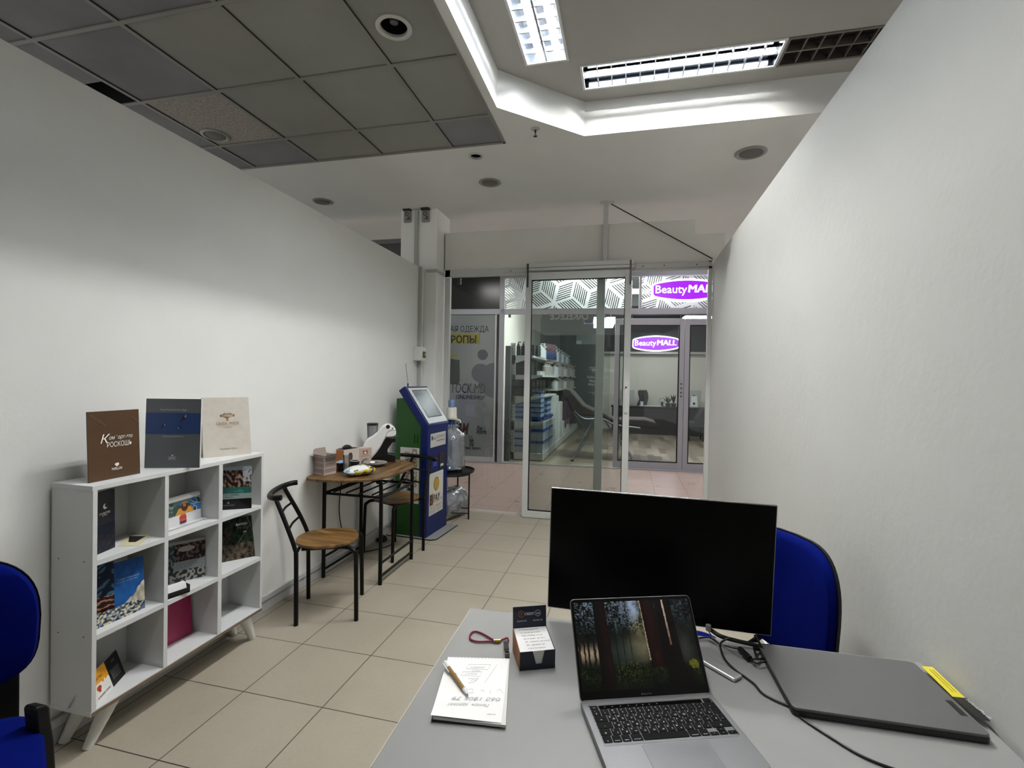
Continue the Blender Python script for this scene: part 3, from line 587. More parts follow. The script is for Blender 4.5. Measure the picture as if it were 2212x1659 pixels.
def cliff(s, q):
    b = nz(s*7, q*7, 1)
    if q < .17: return '#8d9092' if b > .1 else ('#2b2f38' if b > -.2 else '#4c6078')
    if s > .40 and q < .46-.35*(1-s)*1.2+b*.06+.12*(s-.4): return mixc('#8d8878', '#c9c2b0', .5+b)
    return mixc('#1f5a9c', '#153f77', q+b*.4)
t, n = board('brochure', 'bright blue sea brochure with a pale cliff, front one in the middle left cell', 'brochure', a, u, v, .004, mat('blue_cover', '#1b4b86', .3), PAGES)
un, vn = u.normalized(), v.normalized()
picture('cover_photo', cliff, 60, 90, a+n*.0012, u, v, GLOSSPRINT, t, .0003)
m = MB(); m.text('A magical Greek Islands', a+n*.002+u*.5+v*.66, un, vn, .011, 'C', 0, .2, fit=.075); m.text('invitation to the blue', a+n*.002+u*.45+v*.615, un, vn, .009, 'C', 0, .2, fit=.075); m.build('lettering', mat('skyblue_print', '#7aa3c8', .5), t)
a, u, v = V((-1.945, 1.376, z2)), V((.012, .188, 0)), V((-.012, .002, .048))
t, n = board('photo_strip', 'curved strip of tiny resort photos lying along the blue brochures', 'leaflet', a, u, v, .002, mat('strip', '#6d7073', .4))
picture('photos', lambda s, q: '#c5b58a' if nz(s*18, q*6) > .18 else ('#2a313d' if nz(s*18, q*6) < -.12 else '#74808c'), 60, 16, a+n*.0003, u, v, GLOSSPRINT, t, .0003)
a, u, v = V((-2.060, 1.765, z2)), V((.090, .143, 0)), V((.0, -.0, .190))
def resort(s, q):
    b = nz(s*13, q*11, 8)
    if q > .93: return '#8c8c88'
    if q > .50:
        if s < .26: return '#2c3a46' if b < .1 else '#5d6a73'
        if ((s-.55)/.2)**2+((q-.80)/.07)**2 < 1: return '#9a8c88'
        return '#1f191b' if b < .05 else '#5a4d4c'
    if q > .28: return '#7d8386' if s > .25 else ('#303638' if b < .1 else '#777777')
    return '#2e2f2f' if b < .05 else '#8b8a84'
t, n = board('brochure', 'large grey resort brochure with several photos, in the middle cell of the unit', 'brochure', a, u, v, .003, mat('grey_cover', '#6f7476', .35), PAGES)
un, vn = u.normalized(), v.normalized()
picture('cover_photo', resort, 80, 90, a+n*.0012, u, v, GLOSSPRINT, t, .0003)
m = MB()
for k in range(4): m.quad(*[a+n*.0018+u*x+v*(.45-.035*k+y) for x, y in ((.3, 0), (.8-.1*(k == 3), 0), (.8-.1*(k == 3), .008), (.3, .008))])
m.build('text_lines', mat('soft_grey', '#4f5355', .5), t)
# business card holder
t = thing('card_holder', 'black business card holder with white cards in the middle cell', 'card holder', (-1.925, 1.72, z2))
o0 = V((-1.945, 1.662, z2)); ud = V((.028, .098, 0)); nd = V((.03, -.009, 0)); un = ud.normalized()
m = MB(); m.obox(o0, ud, nd*1.0, V((0, 0, .010))); m.obox(o0+nd*.9, ud, nd*.1, V((0, 0, .024))); m.obox(o0, ud, nd*.12, V((-.008, 0, .046))); m.obox(o0, un*.004, nd, V((0, 0, .035))); m.obox(o0+ud-un*.004, un*.004, nd, V((0, 0, .035)))
m.build('tray', mat('card_black', '#0a0a0a', .4), t, bevel=.001)
m = MB()
for k in range(5): m.obox(o0+un*.008+nd*(.2+.12*k)+V((0, 0, .010)), un*.086, nd*.03, V((-.008, 0, .038-.001*k)))
m.build('cards', mat('card_white', '#e4e4e4', .5), t)
a, u, v = V((-2.030, 2.065, z2)), V((.096, .126, 0)), V((-.018, .013, .218))
def bayou(s, q):
    b = nz(s*9, q*9, 4)+.6*nz(s*25, q*25, 9)
    if q < .38: return mixc('#1a1712', '#6b5f52', .35+b*.6)
    if s < .25 and .45 < q < .75: return mixc('#1b1613', '#40342d', .5+b)
    if abs((s-.5)-(q-.4)*.9) < .02 or abs((s-.8)+(q-.9)*.5) < .02: return '#4d5a4b'
    return mixc('#0c110d', '#2c3a2c', .4+b*.7)
t, n = board('brochure', 'dark green jungle brochure lettered BAYOU, in the middle right cell', 'brochure', a, u, v, .004, mat('jungle_cover', '#141712', .3), PAGES)
un, vn = u.normalized(), v.normalized()
picture('cover_photo', bayou, 80, 90, a+n*.0012, u, v, GLOSSPRINT, t, .0003)
m = MB(); m.text('BAYOU', a+n*.002+u*.60+v*.80, un, vn, .017, 'C', .02, fit=.052); m.text('BAE', a+n*.002+u*.70+v*.62, un, vn, .010, 'C', .02, fit=.014); m.build('lettering', mat('white_print3', '#d9dad6', .5), t)
m = MB(); m.text('VILLAS', a+n*.002+u*.62+v*.72, un, vn, .017, 'C', 0, fit=.05); m.build('faint_lettering', mat('faint_green', '#5d655c', .5), t)
a, u, v = V((-2.045, 1.665, z3)), V((.018, .232, 0)), V((-.016, .0, .200))
t, n = board('folder', 'magenta folder leaning in the bottom middle cell', 'folder', a, u, v, .004, mat('magenta_cover', '#8c0a45', .35))
un, vn = u.normalized(), v.normalized()
m = MB(); m.text('EVENT', a+n*.001+u*.38+v*.66, un, vn, .010, 'C', .004, fit=.03); m.text('RIU', a+n*.001+u*.46+v*.12, un, vn, .009, 'C', .02, fit=.014); m.disc(a+n*.001+u*.38+v*.75, un, vn, .008, 16); m.build('lettering', mat('pink_print', '#b9839b', .5), t)
# desk calendar
a, u, v = V((-1.918, 1.385, z3)), V((-.095, .180, 0)), V((-.030, -.016, .105))
n = u.cross(v).normalized(); un, vn = u.normalized(), v.normalized()
t = thing('desk_calendar', 'small orange and black spiral desk calendar in the bottom left cell', 'calendar', a)
m = MB(); m.obox(a, u, v, -n*.002); bk = V((-.085, -.045, 0)); m.obox(a+bk, u, v-bk*.98, -n*.002); m.build('stand', mat('calendar_card', '#c9c9c9', .6), t)
def calp(s, q):
    if s > .56: return '#0e0e10'
    b = nz(s*12, q*6, 6)
    if q > .56+b*.12-(.1*s): return '#c98a1d'
    if ((s-.22)/.07)**2+((q-.40)/.09)**2 < 1 or (abs(s-.22) < .03 and .26 < q < .40): return '#a33a1d'
    return '#cfcdc8'
picture('month_print', calp, 80, 50, a+n*.0002, u, v, PRINT, t, .0003)
m = MB()
for r in range(5):
    for c_ in range(7): m.quad(*[a+n*.0008+u*(.64+.04*c_+x)+v*(.52-.075*r+y) for x, y in ((0, 0), (.018, 0), (.018, .03), (0, .03))])
m.text('ИЮНЬ', a+n*.0006+u*.8+v*.78, un, vn, .008, 'C', .004); m.build('dates', GREYTXT, t)
m = MB(); m.text('БИЛЕТЫ', a+n*.0006+u*.22+v*.68, un, vn, .012, 'C', .02, fit=.07); m.text('в любую точку', a+n*.0006+u*.30+v*.10, un, vn, .011, 'C', .012, fit=.08); m.build('lettering', DARKTXT, t)
m = MB()
for k in range(22): c = a+v+u*(.03+.94*k/21); m.tube([c+vn*.0+n*.002, c+vn*.004, c-n*.004, c-vn*.003-n*.002], .0006, 5)
m.build('spiral', mat('wire_black', '#202022', .4, .5), t)
# ================================================================== CHAIRS AND TABLE
OAK = wood_mat('oak_board', '#2b1c0c', '#64471f', '#86683a', (3, 22, 8), .45, .5); OAK2 = wood_mat('oak_board_table', '#2e2010', '#5a4224', '#7c6039', (24, 2.2, 8), .45, 0)
OAKE = mat('oak_edge', '#5e4329', .5, noise=.2, nscale=60)
def superell(a, b, n, k=40, half=False):
    P = []
    for i in range(k if not half else k+1):
        t_ = (2*pi*i/k) if not half else (-pi/2+pi*i/k); c, s_ = cos(t_), sin(t_)
        P.append((a*math.copysign(abs(c)**(2/n), c), b*math.copysign(abs(s_)**(2/n), s_)))
    return P
BAR = mat('black_tube', '#030303', .45, spec=.22)
def bistro_chair(loc, rz, label):
    """seat faces local +x"""
    t = thing('bistro_chair', label, 'chair', loc, rz, 'black tube chairs with wooden seats at the small table')
    M = WM[t.name]; g = lambda x, y, z: M @ V((x, y, z))
    m = MB(); P = superell(.180, .172, 2.2, 48); m.prism(P, g(-.025, 0, .432), M.to_3x3() @ V((1, 0, 0)), M.to_3x3() @ V((0, 1, 0)), V((0, 0, .017)))
    m.build('seat', OAK, t, bevel=.002, smooth=50)
    for s_ in (-1, 1):
        m = MB(); m.tube([g(-.165, s_*.172, 0), g(-.170, s_*.168, .38), g(-.178, s_*.165, .44), g(-.220, s_*.150, .55), g(-.288, s_*.115, .70), g(-.300, s_*.110, .728)], .0125, 12, 5)
        m.build('back_post', BAR, t, smooth=50)
        m = MB(); m.tube([g(.165, s_*.172, 0), g(.158, s_*.168, .36), g(.150, s_*.160, .40), g(.125, s_*.145, .419), g(.07, s_*.12, .422), g(-.15, s_*.12, .422)], .0125, 12, 4); m.build('leg', BAR, t, smooth=50)
    m = MB(); m.tube([g(-.168, -.16, .420), g(-.168, .16, .420)], .010, 8).tube([g(.10, -.14, .420), g(.10, .14, .420)], .010, 8); m.build('seat_rail', BAR, t, smooth=50)
    for z, w, x in ((.540, .150, -.216), (.635, .131, -.258)):
        m = MB(); m.tube([g(x, -w, z), g(x-.012, 0, z), g(x, w, z)], .007, 8, 5); m.build('back_rung', BAR, t, smooth=50)
    m = MB(); m.tube([g(-.245, -.20, .744), g(-.285, -.188, .740), g(-.325, -.12, .735), g(-.338, 0, .735), g(-.325, .12, .735), g(-.285, .188, .740), g(-.245, .20, .744)], [.016]*37, 14, 6)
    m.build('top_rail', BAR, t, smooth=50)
    return t
bistro_chair((-1.745, 2.606, 0), atan2(.43, .9), 'black tube chair with round wooden seat, pulled out at the near end of the table')
bistro_chair((-1.84, 3.60, 0), atan2(-.93, -.36), 'black tube chair with round wooden seat, tucked under the far side of the table')
t = thing('breakfast_table', 'small half-round wooden table on a black tube frame against the left wall', 'table', (-1.85, 3.245, 0))
m = MB(); P = [(x, y) for x, y in superell(.525, .452, 2.9, 56) if x >= -1e-6]; Q = [(-0.0, -.40)]
pts = sorted([(atan2(y, x), x, y) for x, y in P]); pts = [(x, y) for _, x, y in pts]
pts = [(max(x, 0), y) for x, y in pts]
pts = [(0, -.385), (.015, -.415), (.035, -.438)]+[p for p in pts if p[0] > .055]+[(.035, .438), (.015, .415), (0, .385)]
m.prism(pts, (-2.115, 3.245, .727), (1, 0, 0), (0, 1, 0), (0, 0, .018)); m.build('table_top', OAK2, t, bevel=.003, smooth=50)
for y in (3.0, 3.49):
    m = MB(); m.tube([(-2.075, y, 0), (-2.075, y, .66), (-2.06, y, .705), (-2.02, y, .72), (-1.70, y, .72), (-1.66, y, .705), (-1.635, y, .66), (-1.632, y, 0)], .0135, 12, 5); m.build('leg_frame', BAR, t, smooth=50)
for x in (-2.075, -1.632):
    for z, r in ((.055, .009), (.145, .009), (.60, .010)):
        m = MB(); m.tube([(x, 3.0, z), (x, 3.49, z)], r, 8); m.build('stretcher', BAR, t, smooth=50)
for k in range(4):
    x = -2.0+.30*k/3; m = MB(); m.tube([(x, 3.0, .615), (x, 3.49, .615)], .0065, 8); m.build('rack_bar', BAR, t, smooth=50)
for y in (3.0, 3.49):
    m = MB(); m.tube([(-2.075, y, .60), (-1.632, y, .60)], .009, 8); m.build('side_rail', BAR, t, smooth=50)
# ---- things on the table
TZ = .7455
def carton(name, label, p, ux, uy, h, mats, group=None):
    t = thing(name, label, 'box', p)
    return t
PK = mat('pale_carton', '#a89a92', .6, noise=.04, nscale=40)
p = V((-2.012, 2.900, TZ)); ux = V((-.100, .030, 0)); uy = V((.020, .110, 0)); h = .135
t = thing('capsule_box', 'open pale cardboard box at the left end of the small table', 'box', p)
m = MB(); th = .0015; zz = V((0, 0, h)); nx = ux.normalized()*th; ny = uy.normalized()*th
m.obox(p, ux, ny, zz).obox(p, nx, uy, zz).obox(p+ux-nx, nx, uy, zz).obox(p+uy-ny, ux, ny, zz).obox(p, ux, uy, V((0, 0, th))); m.build('carton', PK, t)
for nm_, q0, e, o_ in (('flap', p+zz, ux, V((0, -.035, .012))), ('flap', p+zz, uy, V((.045, -.005, .014))), ('flap', p+ux+zz, uy, V((-.012, 0, .040)))):
    m = MB(); nn = e.cross(o_).normalized()*.0012; m.obox(q0, e, o_, nn); m.build(nm_, mat('carton_flap', '#8d8078', .6), t)
m = MB()
for base, e, sgn in ((p, ux, V((0, -1, 0))), (p, uy, V((1, 0, 0)))):
    for k in range(3): m.quad(*[base+e*s+V((0, 0, h*z_))+sgn*.0006+(uy.normalized()*-.0004 if e is ux else V((0, 0, 0))) for s, z_ in ((.06, .12+.28*k), (.94, .12+.28*k), (.94, .33+.28*k), (.06, .33+.28*k))])
m.build('printed_text_panel', mat('carton_print', '#83776f', .6, noise=.15, nscale=180), t)
t = thing('capsule_box', 'white and orange carton with a coffee cup picture against the wall behind the cups', 'box', (-2.02, 3.21, TZ))
p = V((-2.020, 3.145, TZ)); ux = V((-.080, .025, 0)); uy = V((.035, .15, 0)); h = .142; zz = V((0, 0, h)); nx = ux.normalized()*th; ny = uy.normalized()*th
m = MB(); m.obox(p, ux, ny, zz).obox(p, nx, uy, zz).obox(p+ux-nx, nx, uy, zz).obox(p+uy-ny, ux, ny, zz).obox(p, ux, uy, V((0, 0, th))); m.m = 1
m.obox(p-ny*.5, ux*.98, ny*.4, zz*.98); m.build('carton', [mat('white_carton', '#c2b6ad', .5), mat('orange_carton', '#a86420', .5)], t)
m = MB(); n_ = V((1, -.2, 0)).normalized(); c = p+uy*.42+V((0, 0, .075))+n_*.001; uyn = uy.normalized(); m.prism([(-.020, -.045), (.020, -.045), (.022, .02), (.012, .040), (-.012, .040), (-.022, .02)], c, uyn, V((0, 0, 1)), n_*.0008); m.build('cup_picture', mat('cup_picture', '#3b322e', .4, noise=.5, nscale=60), t)
m = MB(); m.lathe([(.0001, .0), (.03, .002), (.036, .012), (.022, .026), (.0001, .032)], p+ux*.5+uy*.45+V((0, 0, h-.002)), (0, 0, 1), 14, closed=True); m.obox(p+ux*.1+uy*.05+V((0, 0, h)), ux*.8, uy*.85, V((0, 0, .004))); m.build('black_wrapper', mat('black_foil', '#101012', .35, bump=.6, bscale=60), t, smooth=40)
t = thing('capsule_box', 'cream carton with an orange cup logo standing beside the coffee machine', 'box', (-2.02, 3.32, TZ))
p = V((-2.000, 3.315, TZ)); ux = V((-.075, .03, 0)); uy = V((.052, .100, 0)); h = .130; m = MB(); m.obox(p, ux, uy, V((0, 0, h))); m.build('carton', mat('cream_carton', '#a8998c', .55), t, bevel=.001)
nn = uy.cross(V((0, 0, 1))).normalized(); uyn = uy.normalized(); c = p+uy*.5+nn*.0008
m = MB(); m.prism([(-.018, -.016), (.018, -.016), (.022, .018), (.012, .012), (-.012, .012), (-.022, .018)], c+V((0, 0, .098)), uyn, V((0, 0, 1)), nn*.0006); m.build('logo', mat('rust_print', '#8f4524', .5), t)
m = MB(); m.disc(c+nn*.0008+V((0, 0, .094)), uyn, V((0, 0, 1)), .009, 16); m.build('logo_cup', WP, t)
m = MB(); m.text('CAPPUCCINO', c+V((0, 0, .066)), uyn, V((0, 0, 1)), .011, 'C', .004, fit=.07); m.build('lettering', mat('rust_print2', '#6d4a38', .5), t)
m = MB(); m.tube([c+nn*.001+uyn*x+V((0, 0, z_)) for x, z_ in ((-.028, .015), (-.022, .035), (0, .045), (.02, .042))], .003, 6, 4); m.build('printed_arc', mat('dark_arc', '#2a211d', .5), t)
def tcup(px, py, r0, r1, h, label, material, name='paper_cup', rim=None, z=None, inside=None, group=None):
    p = atz(px, py, z or TZ); t = thing(name, label, 'cup', p, 0, group)
    m = MB(); m.lathe([(.0001, 0), (r0, 0), (r1, h), (r1-.0015, h), (r0-.0015, .002), (.0001, .002)], p, seg=28, closed=True); m.build('cup_wall', material, t, smooth=40)
    if rim: m = MB(); m.lathe([(r1-.002, h-.001), (r1+.0018, h-.001), (r1+.0018, h+.0022), (r1-.002, h+.0022), (r1-.002, h-.001)], p, seg=28, closed=True); m.build('rim', rim, t, smooth=40)
    return t, p
BC = mat('black_cup', '#111213', .45); RIMW = mat('cup_rim', '#cfd3d4', .4)
t, p = tcup(737, 1017, .026, .036, .062, 'black paper cup stuffed with a pale blue wrapper beside the glass', BC, rim=RIMW)
m = MB(); m.lathe([(.0001, .0), (.028, .0), (.030, .012), (.018, .022), (.0001, .024)], p+V((0, 0, .052)), seg=12, closed=True); m.build('blue_wrapper', mat('blue_wrap', '#7fa6c4', .5, bump=.8, bscale=80), t, smooth=30)
t, p = tcup(766, 1013, .026, .036, .062, 'black paper cup behind the yellow snack packet', BC, rim=RIMW)
TG = glass('tumbler_glass', (.88, .88, .88), 2.0, .02, .06, (.6, .6, .6))
tcup(748.5, 1021, .021, .027, .125, 'empty clear glass tumbler at the front of the black cups', TG, 'glass_tumbler')
t, p = tcup(762, 1006, .020, .026, .120, 'clear glass tumbler standing behind the other tumbler', TG, 'glass_tumbler')
t = thing('plate', 'grey ceramic plate with foil sachets beside the coffee machine', 'plate', atz(811, 1006, TZ)); p = atz(811, 1006, TZ)
m = MB(); m.lathe([(.0001, 0), (.045, 0), (.05, .003), (.088, .026), (.086, .029), (.048, .008), (.0001, .007)], p, seg=40, closed=True); m.build('dish', mat('ceramic_grey', '#7d7873', .35), t, smooth=40)
t = thing('coffee_sachets', 'foil sachets and a white label piled on the grey plate', 'sachet', p+V((0, 0, .01)))
m = MB(); m.obox(p+V((-.05, -.02, .012)), V((.06, .03, .01)), V((-.02, .04, 0)), V((0, 0, .005))); m.obox(p+V((-.01, -.03, .018)), V((.055, -.01, .004)), V((.012, .045, 0)), V((0, 0, .005))); m.build('foil', mat('foil_dark', '#6b6b70', .3, .4, bump=.5, bscale=60), t, bevel=.002)
m = MB(); m.lathe([(.0001, 0), (.019, 0), (.019, .003), (.0001, .003)], p+V((-.02, -.01, .026)), (.1, -.2, 1), 20, closed=True); m.build('label_disc', WP, t)
# snack packet
c = (atz(727+18, 1031, TZ)+atz(808, 1021, TZ))/2; d = V((.10, .20, 0)).normalized(); e = V((d.y, -d.x, 0))
t = thing('snack_packet', 'crumpled yellow and white snack packet at the front edge of the table', 'packet', c)
rows, segs = 15, 20; vs = []
L_ = .225
for i in range(rows):
    q = i/(rows-1); s_ = (q-.5)*L_; w = .046*(1-abs(2*q-1)**6)+.022; hgt = .033*(1-abs(2*q-1)**3.2)+.0015
    for k in range(segs):
        an = 2*pi*k/segs; j = 1+.09*nz(i*.9, k*.8, 3)
        vs.append(c+d*s_+e*(w*cos(an)*j)+V((0, 0, .035+hgt*sin(an)*j-.004*abs(2*q-1))))
m = MB(); m.add(vs, [(i*segs+k, i*segs+(k+1) % segs, (i+1)*segs+(k+1) % segs, (i+1)*segs+k) for i in range(rows-1) for k in range(segs)]+[tuple(range(segs))[::-1], tuple(range((rows-1)*segs, rows*segs))])
pk = m.build('wrapper', GLOSSPRINT, t, smooth=60)
ca = pk.data.color_attributes.new('Col', 'FLOAT_COLOR', 'CORNER')
for poly in pk.data.polygons:
    cc = poly.center+WM[t.name].translation-c; s_ = cc.dot(d)/L_+.5; w_ = cc.z-.035
    b = nz(cc.x*60, cc.y*60, cc.z*60)
    col = '#c9cdcb' if (w_ > .012 and s_ < .62) else ('#b79a1c' if b > -.12 else ('#3f5a22' if b > -.3 else '#a8aa9a'))
    if s_ < .12: col = '#7fa5b8' if b > -.1 else '#d5d8d8'
    for li in poly.loop_indices: ca.data[li].color = (*lin(col), 1)
m = MB(); m.lathe([(.0001, .001), (.015, .001), (.016, 0)], c+d*.055+e*.060+V((0, 0, .045)), (e+V((0, 0, .6))), 20, closed=True); m.lathe([(.0001, .0015), (.013, .001), (.013, 0)], c+d*.0-e*.006+V((0, 0, .0695)), (0, 0, 1), 20, closed=True); m.build('badge', mat('navy_badge', '#161c33', .4), t)
# coffee machine
o = V((-2.030, 3.425, TZ)); rz = radians(27); du = V((cos(rz), sin(rz), 0)); dn = V((-sin(rz), cos(rz), 0))
t = thing('coffee_machine', 'white and black capsule coffee machine with arched body at the back of the table', 'coffee machine', o+du*.12+dn*.06, rz)
def zp(X, Y): return ((X-610)*.000692, (522-Y)*.00069)
body = [(598, 470), (612, 320), (640, 262), (672, 232), (718, 205), (760, 172), (795, 128), (828, 92), (868, 74), (910, 80), (946, 104), (970, 142), (980, 185), (966, 226), (925, 233), (862, 232), (845, 262), (822, 310), (798, 355), (762, 410), (730, 448), (715, 475)]
m = MB(); m.prism([zp(*q) for q in body], o, du, Z, dn*.105); m.build('white_body', mat('machine_white', '#d9dad8', .22, coat=.5), t, bevel=.014, bseg=4, smooth=50)
m = MB(); m.prism([zp(*q) for q in ((640, 512), (712, 462), (732, 452), (764, 414), (800, 358), (824, 312), (850, 262), (866, 236), (925, 236), (968, 236), (972, 285), (935, 292), (918, 320), (886, 368), (880, 402), (890, 425), (968, 438), (974, 462), (972, 522), (640, 522))], o+dn*.010, du, Z, dn*.085); m.build('black_base', mat('machine_black', '#0d0d0e', .3), t, bevel=.006, bseg=3, smooth=50)
m = MB(); a_ = o+du*zp(715, 0)[0]+dn*.05; m.lathe([(.040, .175), (.044, .285), (.0001, .286)], a_+V((-.004, 0, .01)), (0, 0, 1), 28, closed=True); m.build('water_tank', glass('tank_plastic', (.55, .6, .62), 1, .05, .35, (.4, .42, .42)), t, smooth=40)
m = MB(); m.lathe([(.0445, .284), (.0455, .300), (.040, .303), (.0001, .303)], a_+V((-.004, 0, .01)), (0, 0, 1), 28, closed=True); m.build('tank_lid', mat('tank_lid', '#101010', .3), t, smooth=40)
f_ = o-dn*.0005
def onface(X, Y, off=.001): a1, b1 = zp(X, Y); return f_+du*a1+Z*b1-dn*off
m = MB(); m.lathe([(.0001, .001), (.014, .001), (.016, 0)], onface(884, 106, 0), -dn+Z*.15, 20, closed=True); m.lathe([(.0001, .001), (.005, .001), (.006, 0)], onface(938, 124, 0), -dn, 16, closed=True); m.build('side_button', BLK, t)
m = MB(); m.tube([onface(862, 222), onface(870, 190), onface(888, 165), onface(915, 148), onface(945, 143), onface(970, 150)], .0012, 6, 4); m.tube([onface(950, 220, .004), onface(998, 212, .004)], .003, 8); m.build('head_seam', mat('seam_dark', '#3b3b3b', .4), t)
m = MB(); m.lathe([(.0001, 0), (.034, 0), (.034, .003), (.0001, .003)], o+du*.22+dn*.05+V((0, 0, .045)), seg=24, closed=True); m.build('drip_tray', mat('drip', '#1d1d1e', .3), t)
m = MB(); m.tube([(-2.03, 3.40, .745), (-2.108, 3.30, .70), (-2.10, 3.22, .45), (-2.105, 3.27, .25), (-2.10, 3.33, .12), (-2.085, 3.42, .03), (-2.02, 3.55, .006), (-1.93, 3.72, .005), (-1.98, 3.90, .006), (-2.085, 3.93, .012)], .004, 8, 6); tag(m.build('power_cable', BLK, smooth=50), 'thin black power cable falling from the small table behind to the floor', 'cable')
m = MB(); m.lathe([(.0001, 0), (.026, 0), (.028, .01), (.020, .035), (.0001, .036)], (-2.06, 3.80, .03), (1, 0, 0), 20, closed=True); m.box(-2.09, -2.02, 3.77, 3.83, 0, .03); tag(m.build('power_plug', mat('plug_black', '#0b0b0b', .4), smooth=40), 'black power plug on the floor beside the chair leg', 'plug')
# ================================================================== PAYMENT KIOSK
kr = radians(-4.4); ko = V((-1.715, 3.963, 0)); kd = V((cos(kr), sin(kr), 0)); kw = V((-sin(kr), cos(kr), 0))   # kd = out of the front, kw = along the front
BLUE = mat('kiosk_blue', '#031550', .45, spec=.3, noise=.04, nscale=10); GREEN = mat('kiosk_green', '#14440c', .5, noise=.06, nscale=10)
t = thing('payment_kiosk', 'blue and green payment kiosk with a slanted screen beside the table', 'payment kiosk', (-1.87, 4.18, 0), kr)
KW = .42
m = MB(); m.prism([(-.313, .004), (-.060, .004), (-.064, 1.0), (-.253, 1.243), (-.323, 1.236)], ko+kw*.008, kd, Z, kw*(KW-.016)); m.build('green_cabinet', GREEN, t, bevel=.003)
m = MB(); m.prism([(0, .004), (0.0, .96), (.010, 1.004), (-.232, 1.345), (-.243, 1.348), (-.300, 1.308), (-.068, .995), (-.064, .004)], ko, kd, Z, kw*KW); m.build('blue_front', BLUE, t, bevel=.006, smooth=35)
sv = V((0, 0, 0))+kd*(-.242)+Z*.341; sl = sv.length; sv.normalize(); sn = kw.cross(sv).normalized()
if sn.z < 0: sn = -sn
s0 = ko+kd*.010+Z*1.004
m = MB(); m.obox(s0+sv*.018+kw*.020+sn*.001, kw*(KW-.04), sv*(sl-.036), sn*.003); m.build('screen_bezel', mat('bezel_silver', '#a6a8a8', .35, .3), t, bevel=.002)
m = MB(); m.obox(s0+sv*.085+kw*.075+sn*.004, kw*.27, sv*.285, sn*.0012); m.build('touch_screen', mat('kiosk_screen', '#1b1c1d', .2, spec=.22), t)
m = MB(); m.obox(s0+sv*.078+kw*.068+sn*.0035, kw*.284, sv*.299, sn*.001); m.build('screen_border', BLK, t)
def kf(y, z, off=.0015): return ko+kd*off+kw*y+Z*z
def kquad(m, y0, y1, z0, z1, off=.0015): m.quad(kf(y0, z0, off), kf(y1, z0, off), kf(y1, z1, off), kf(y0, z1, off))
m = MB(); kquad(m, .055, .365, .80, .925); m.build('contact_sticker', mat('kiosk_sticker', '#b9bab6', .45), t)
m = MB(); m.obox(kf(.075, .865, .002), kw*.022, Z*.038, kd*.0005); m.text('PAY.md', kf(.103, .868, .002), kw, Z, .030, 'L', .01, fit=.06); m.build('sticker_brand', DARKTXT, t)
m = MB(); m.text('022 87-38-39', kf(.185, .875, .002), kw, Z, .036, 'L', 0, fit=.155); m.build('sticker_phone', mat('sticker_brown', '#6d5f50', .5), t)
m = MB(); m.text('bpay.md  0800 12345', kf(.185, .845, .002), kw, Z, .022, 'L', 0, fit=.155); m.build('sticker_small_print', DARKTXT, t)
m = MB(); m.obox(kf(.235, .575, .0), kw*.115, Z*.155, kd*.004); m.build('note_acceptor', mat('acceptor_black', '#0a0a0c', .3), t, bevel=.002)
m = MB(); m.obox(kf(.255, .605, .004), kw*.05, Z*.020, kd*.006); m.build('acceptor_slot', mat('slot_light', '#c3c5c7', .3), t)
m = MB(); m.obox(kf(.255, .66, .004), kw*.012, Z*.008, kd*.002); m.build('acceptor_lamp', mat('red_lamp', '#8e1a14', .3), t)
m = MB(); m.obox(kf(.105, .62, .0), kw*.085, Z*.045, kd*.004); m.build('receipt_slot', mat('slot_blue', '#1b3480', .35), t, bevel=.002)
m = MB(); m.text('ЧЕК BON', kf(.108, .682, .002), kw, Z, .020, 'L', .006, fit=.07); m.build('slot_lettering', mat('slot_text', '#8f98bd', .5), t)
# front poster
m = MB(); kquad(m, .045, .325, .065+.12, .565); m.build('front_poster', mat('poster_white', '#c4c4be', .35), t)
e0 = kf(.185, .455, .002)
m = MB(); m.disc(e0, kw, Z, .055, 32, .062); m.build('coin_emblem_outline', mat('coin_dark', '#2a2008', .4), t)
m = MB(); m.disc(e0+kd*.0005, kw, Z, .049, 32, .056); m.build('coin_emblem', mat('coin_gold', '#b08c2e', .4), t)
m = MB(); m.text('B', kf(.064, .280, .0022), kw, Z, .125, 'L', 0, fit=.052); m.text('B', kf(.068, .280, .0024), kw, Z, .125, 'L', 0, fit=.052); m.text('PAY', kf(.132, .290, .002), kw, Z, .105, 'L', 0, fit=.125); m.text('PAY', kf(.136, .290, .0022), kw, Z, .105, 'L', 0, fit=.125); m.text('.MD', kf(.266, .290, .002), kw, Z, .03, 'L', 0, fit=.04); m.build('poster_brand', mat('poster_black', '#17130f', .4), t)
m = MB(); kquad(m, .056, .126, .272, .376, .0019); m.build('poster_brand_box', mat('poster_rust', '#8f5a30', .4), t)
m = MB(); m.text('ORICE SERVICII', kf(.058, .238, .002), kw, Z, .034, 'L', .0, fit=.235); m.build('poster_slogan', mat('poster_gold', '#9a7430', .45), t)
m = MB()
for k, (w_, ln) in enumerate(((.12, 'Achitarea serviciilor'), (.12, 'transferuri, credite'), (.11, 'telefonie, internet'))): m.text(ln, kf(.058, .222-.011*k, .002), kw, Z, .012, 'L', .004, fit=w_); m.text(ln[::-1].title(), kf(.20, .222-.011*k, .002), kw, Z, .012, 'L', 0, fit=w_*.8)
m.build('poster_small_print', mat('poster_grey', '#55534e', .5), t)
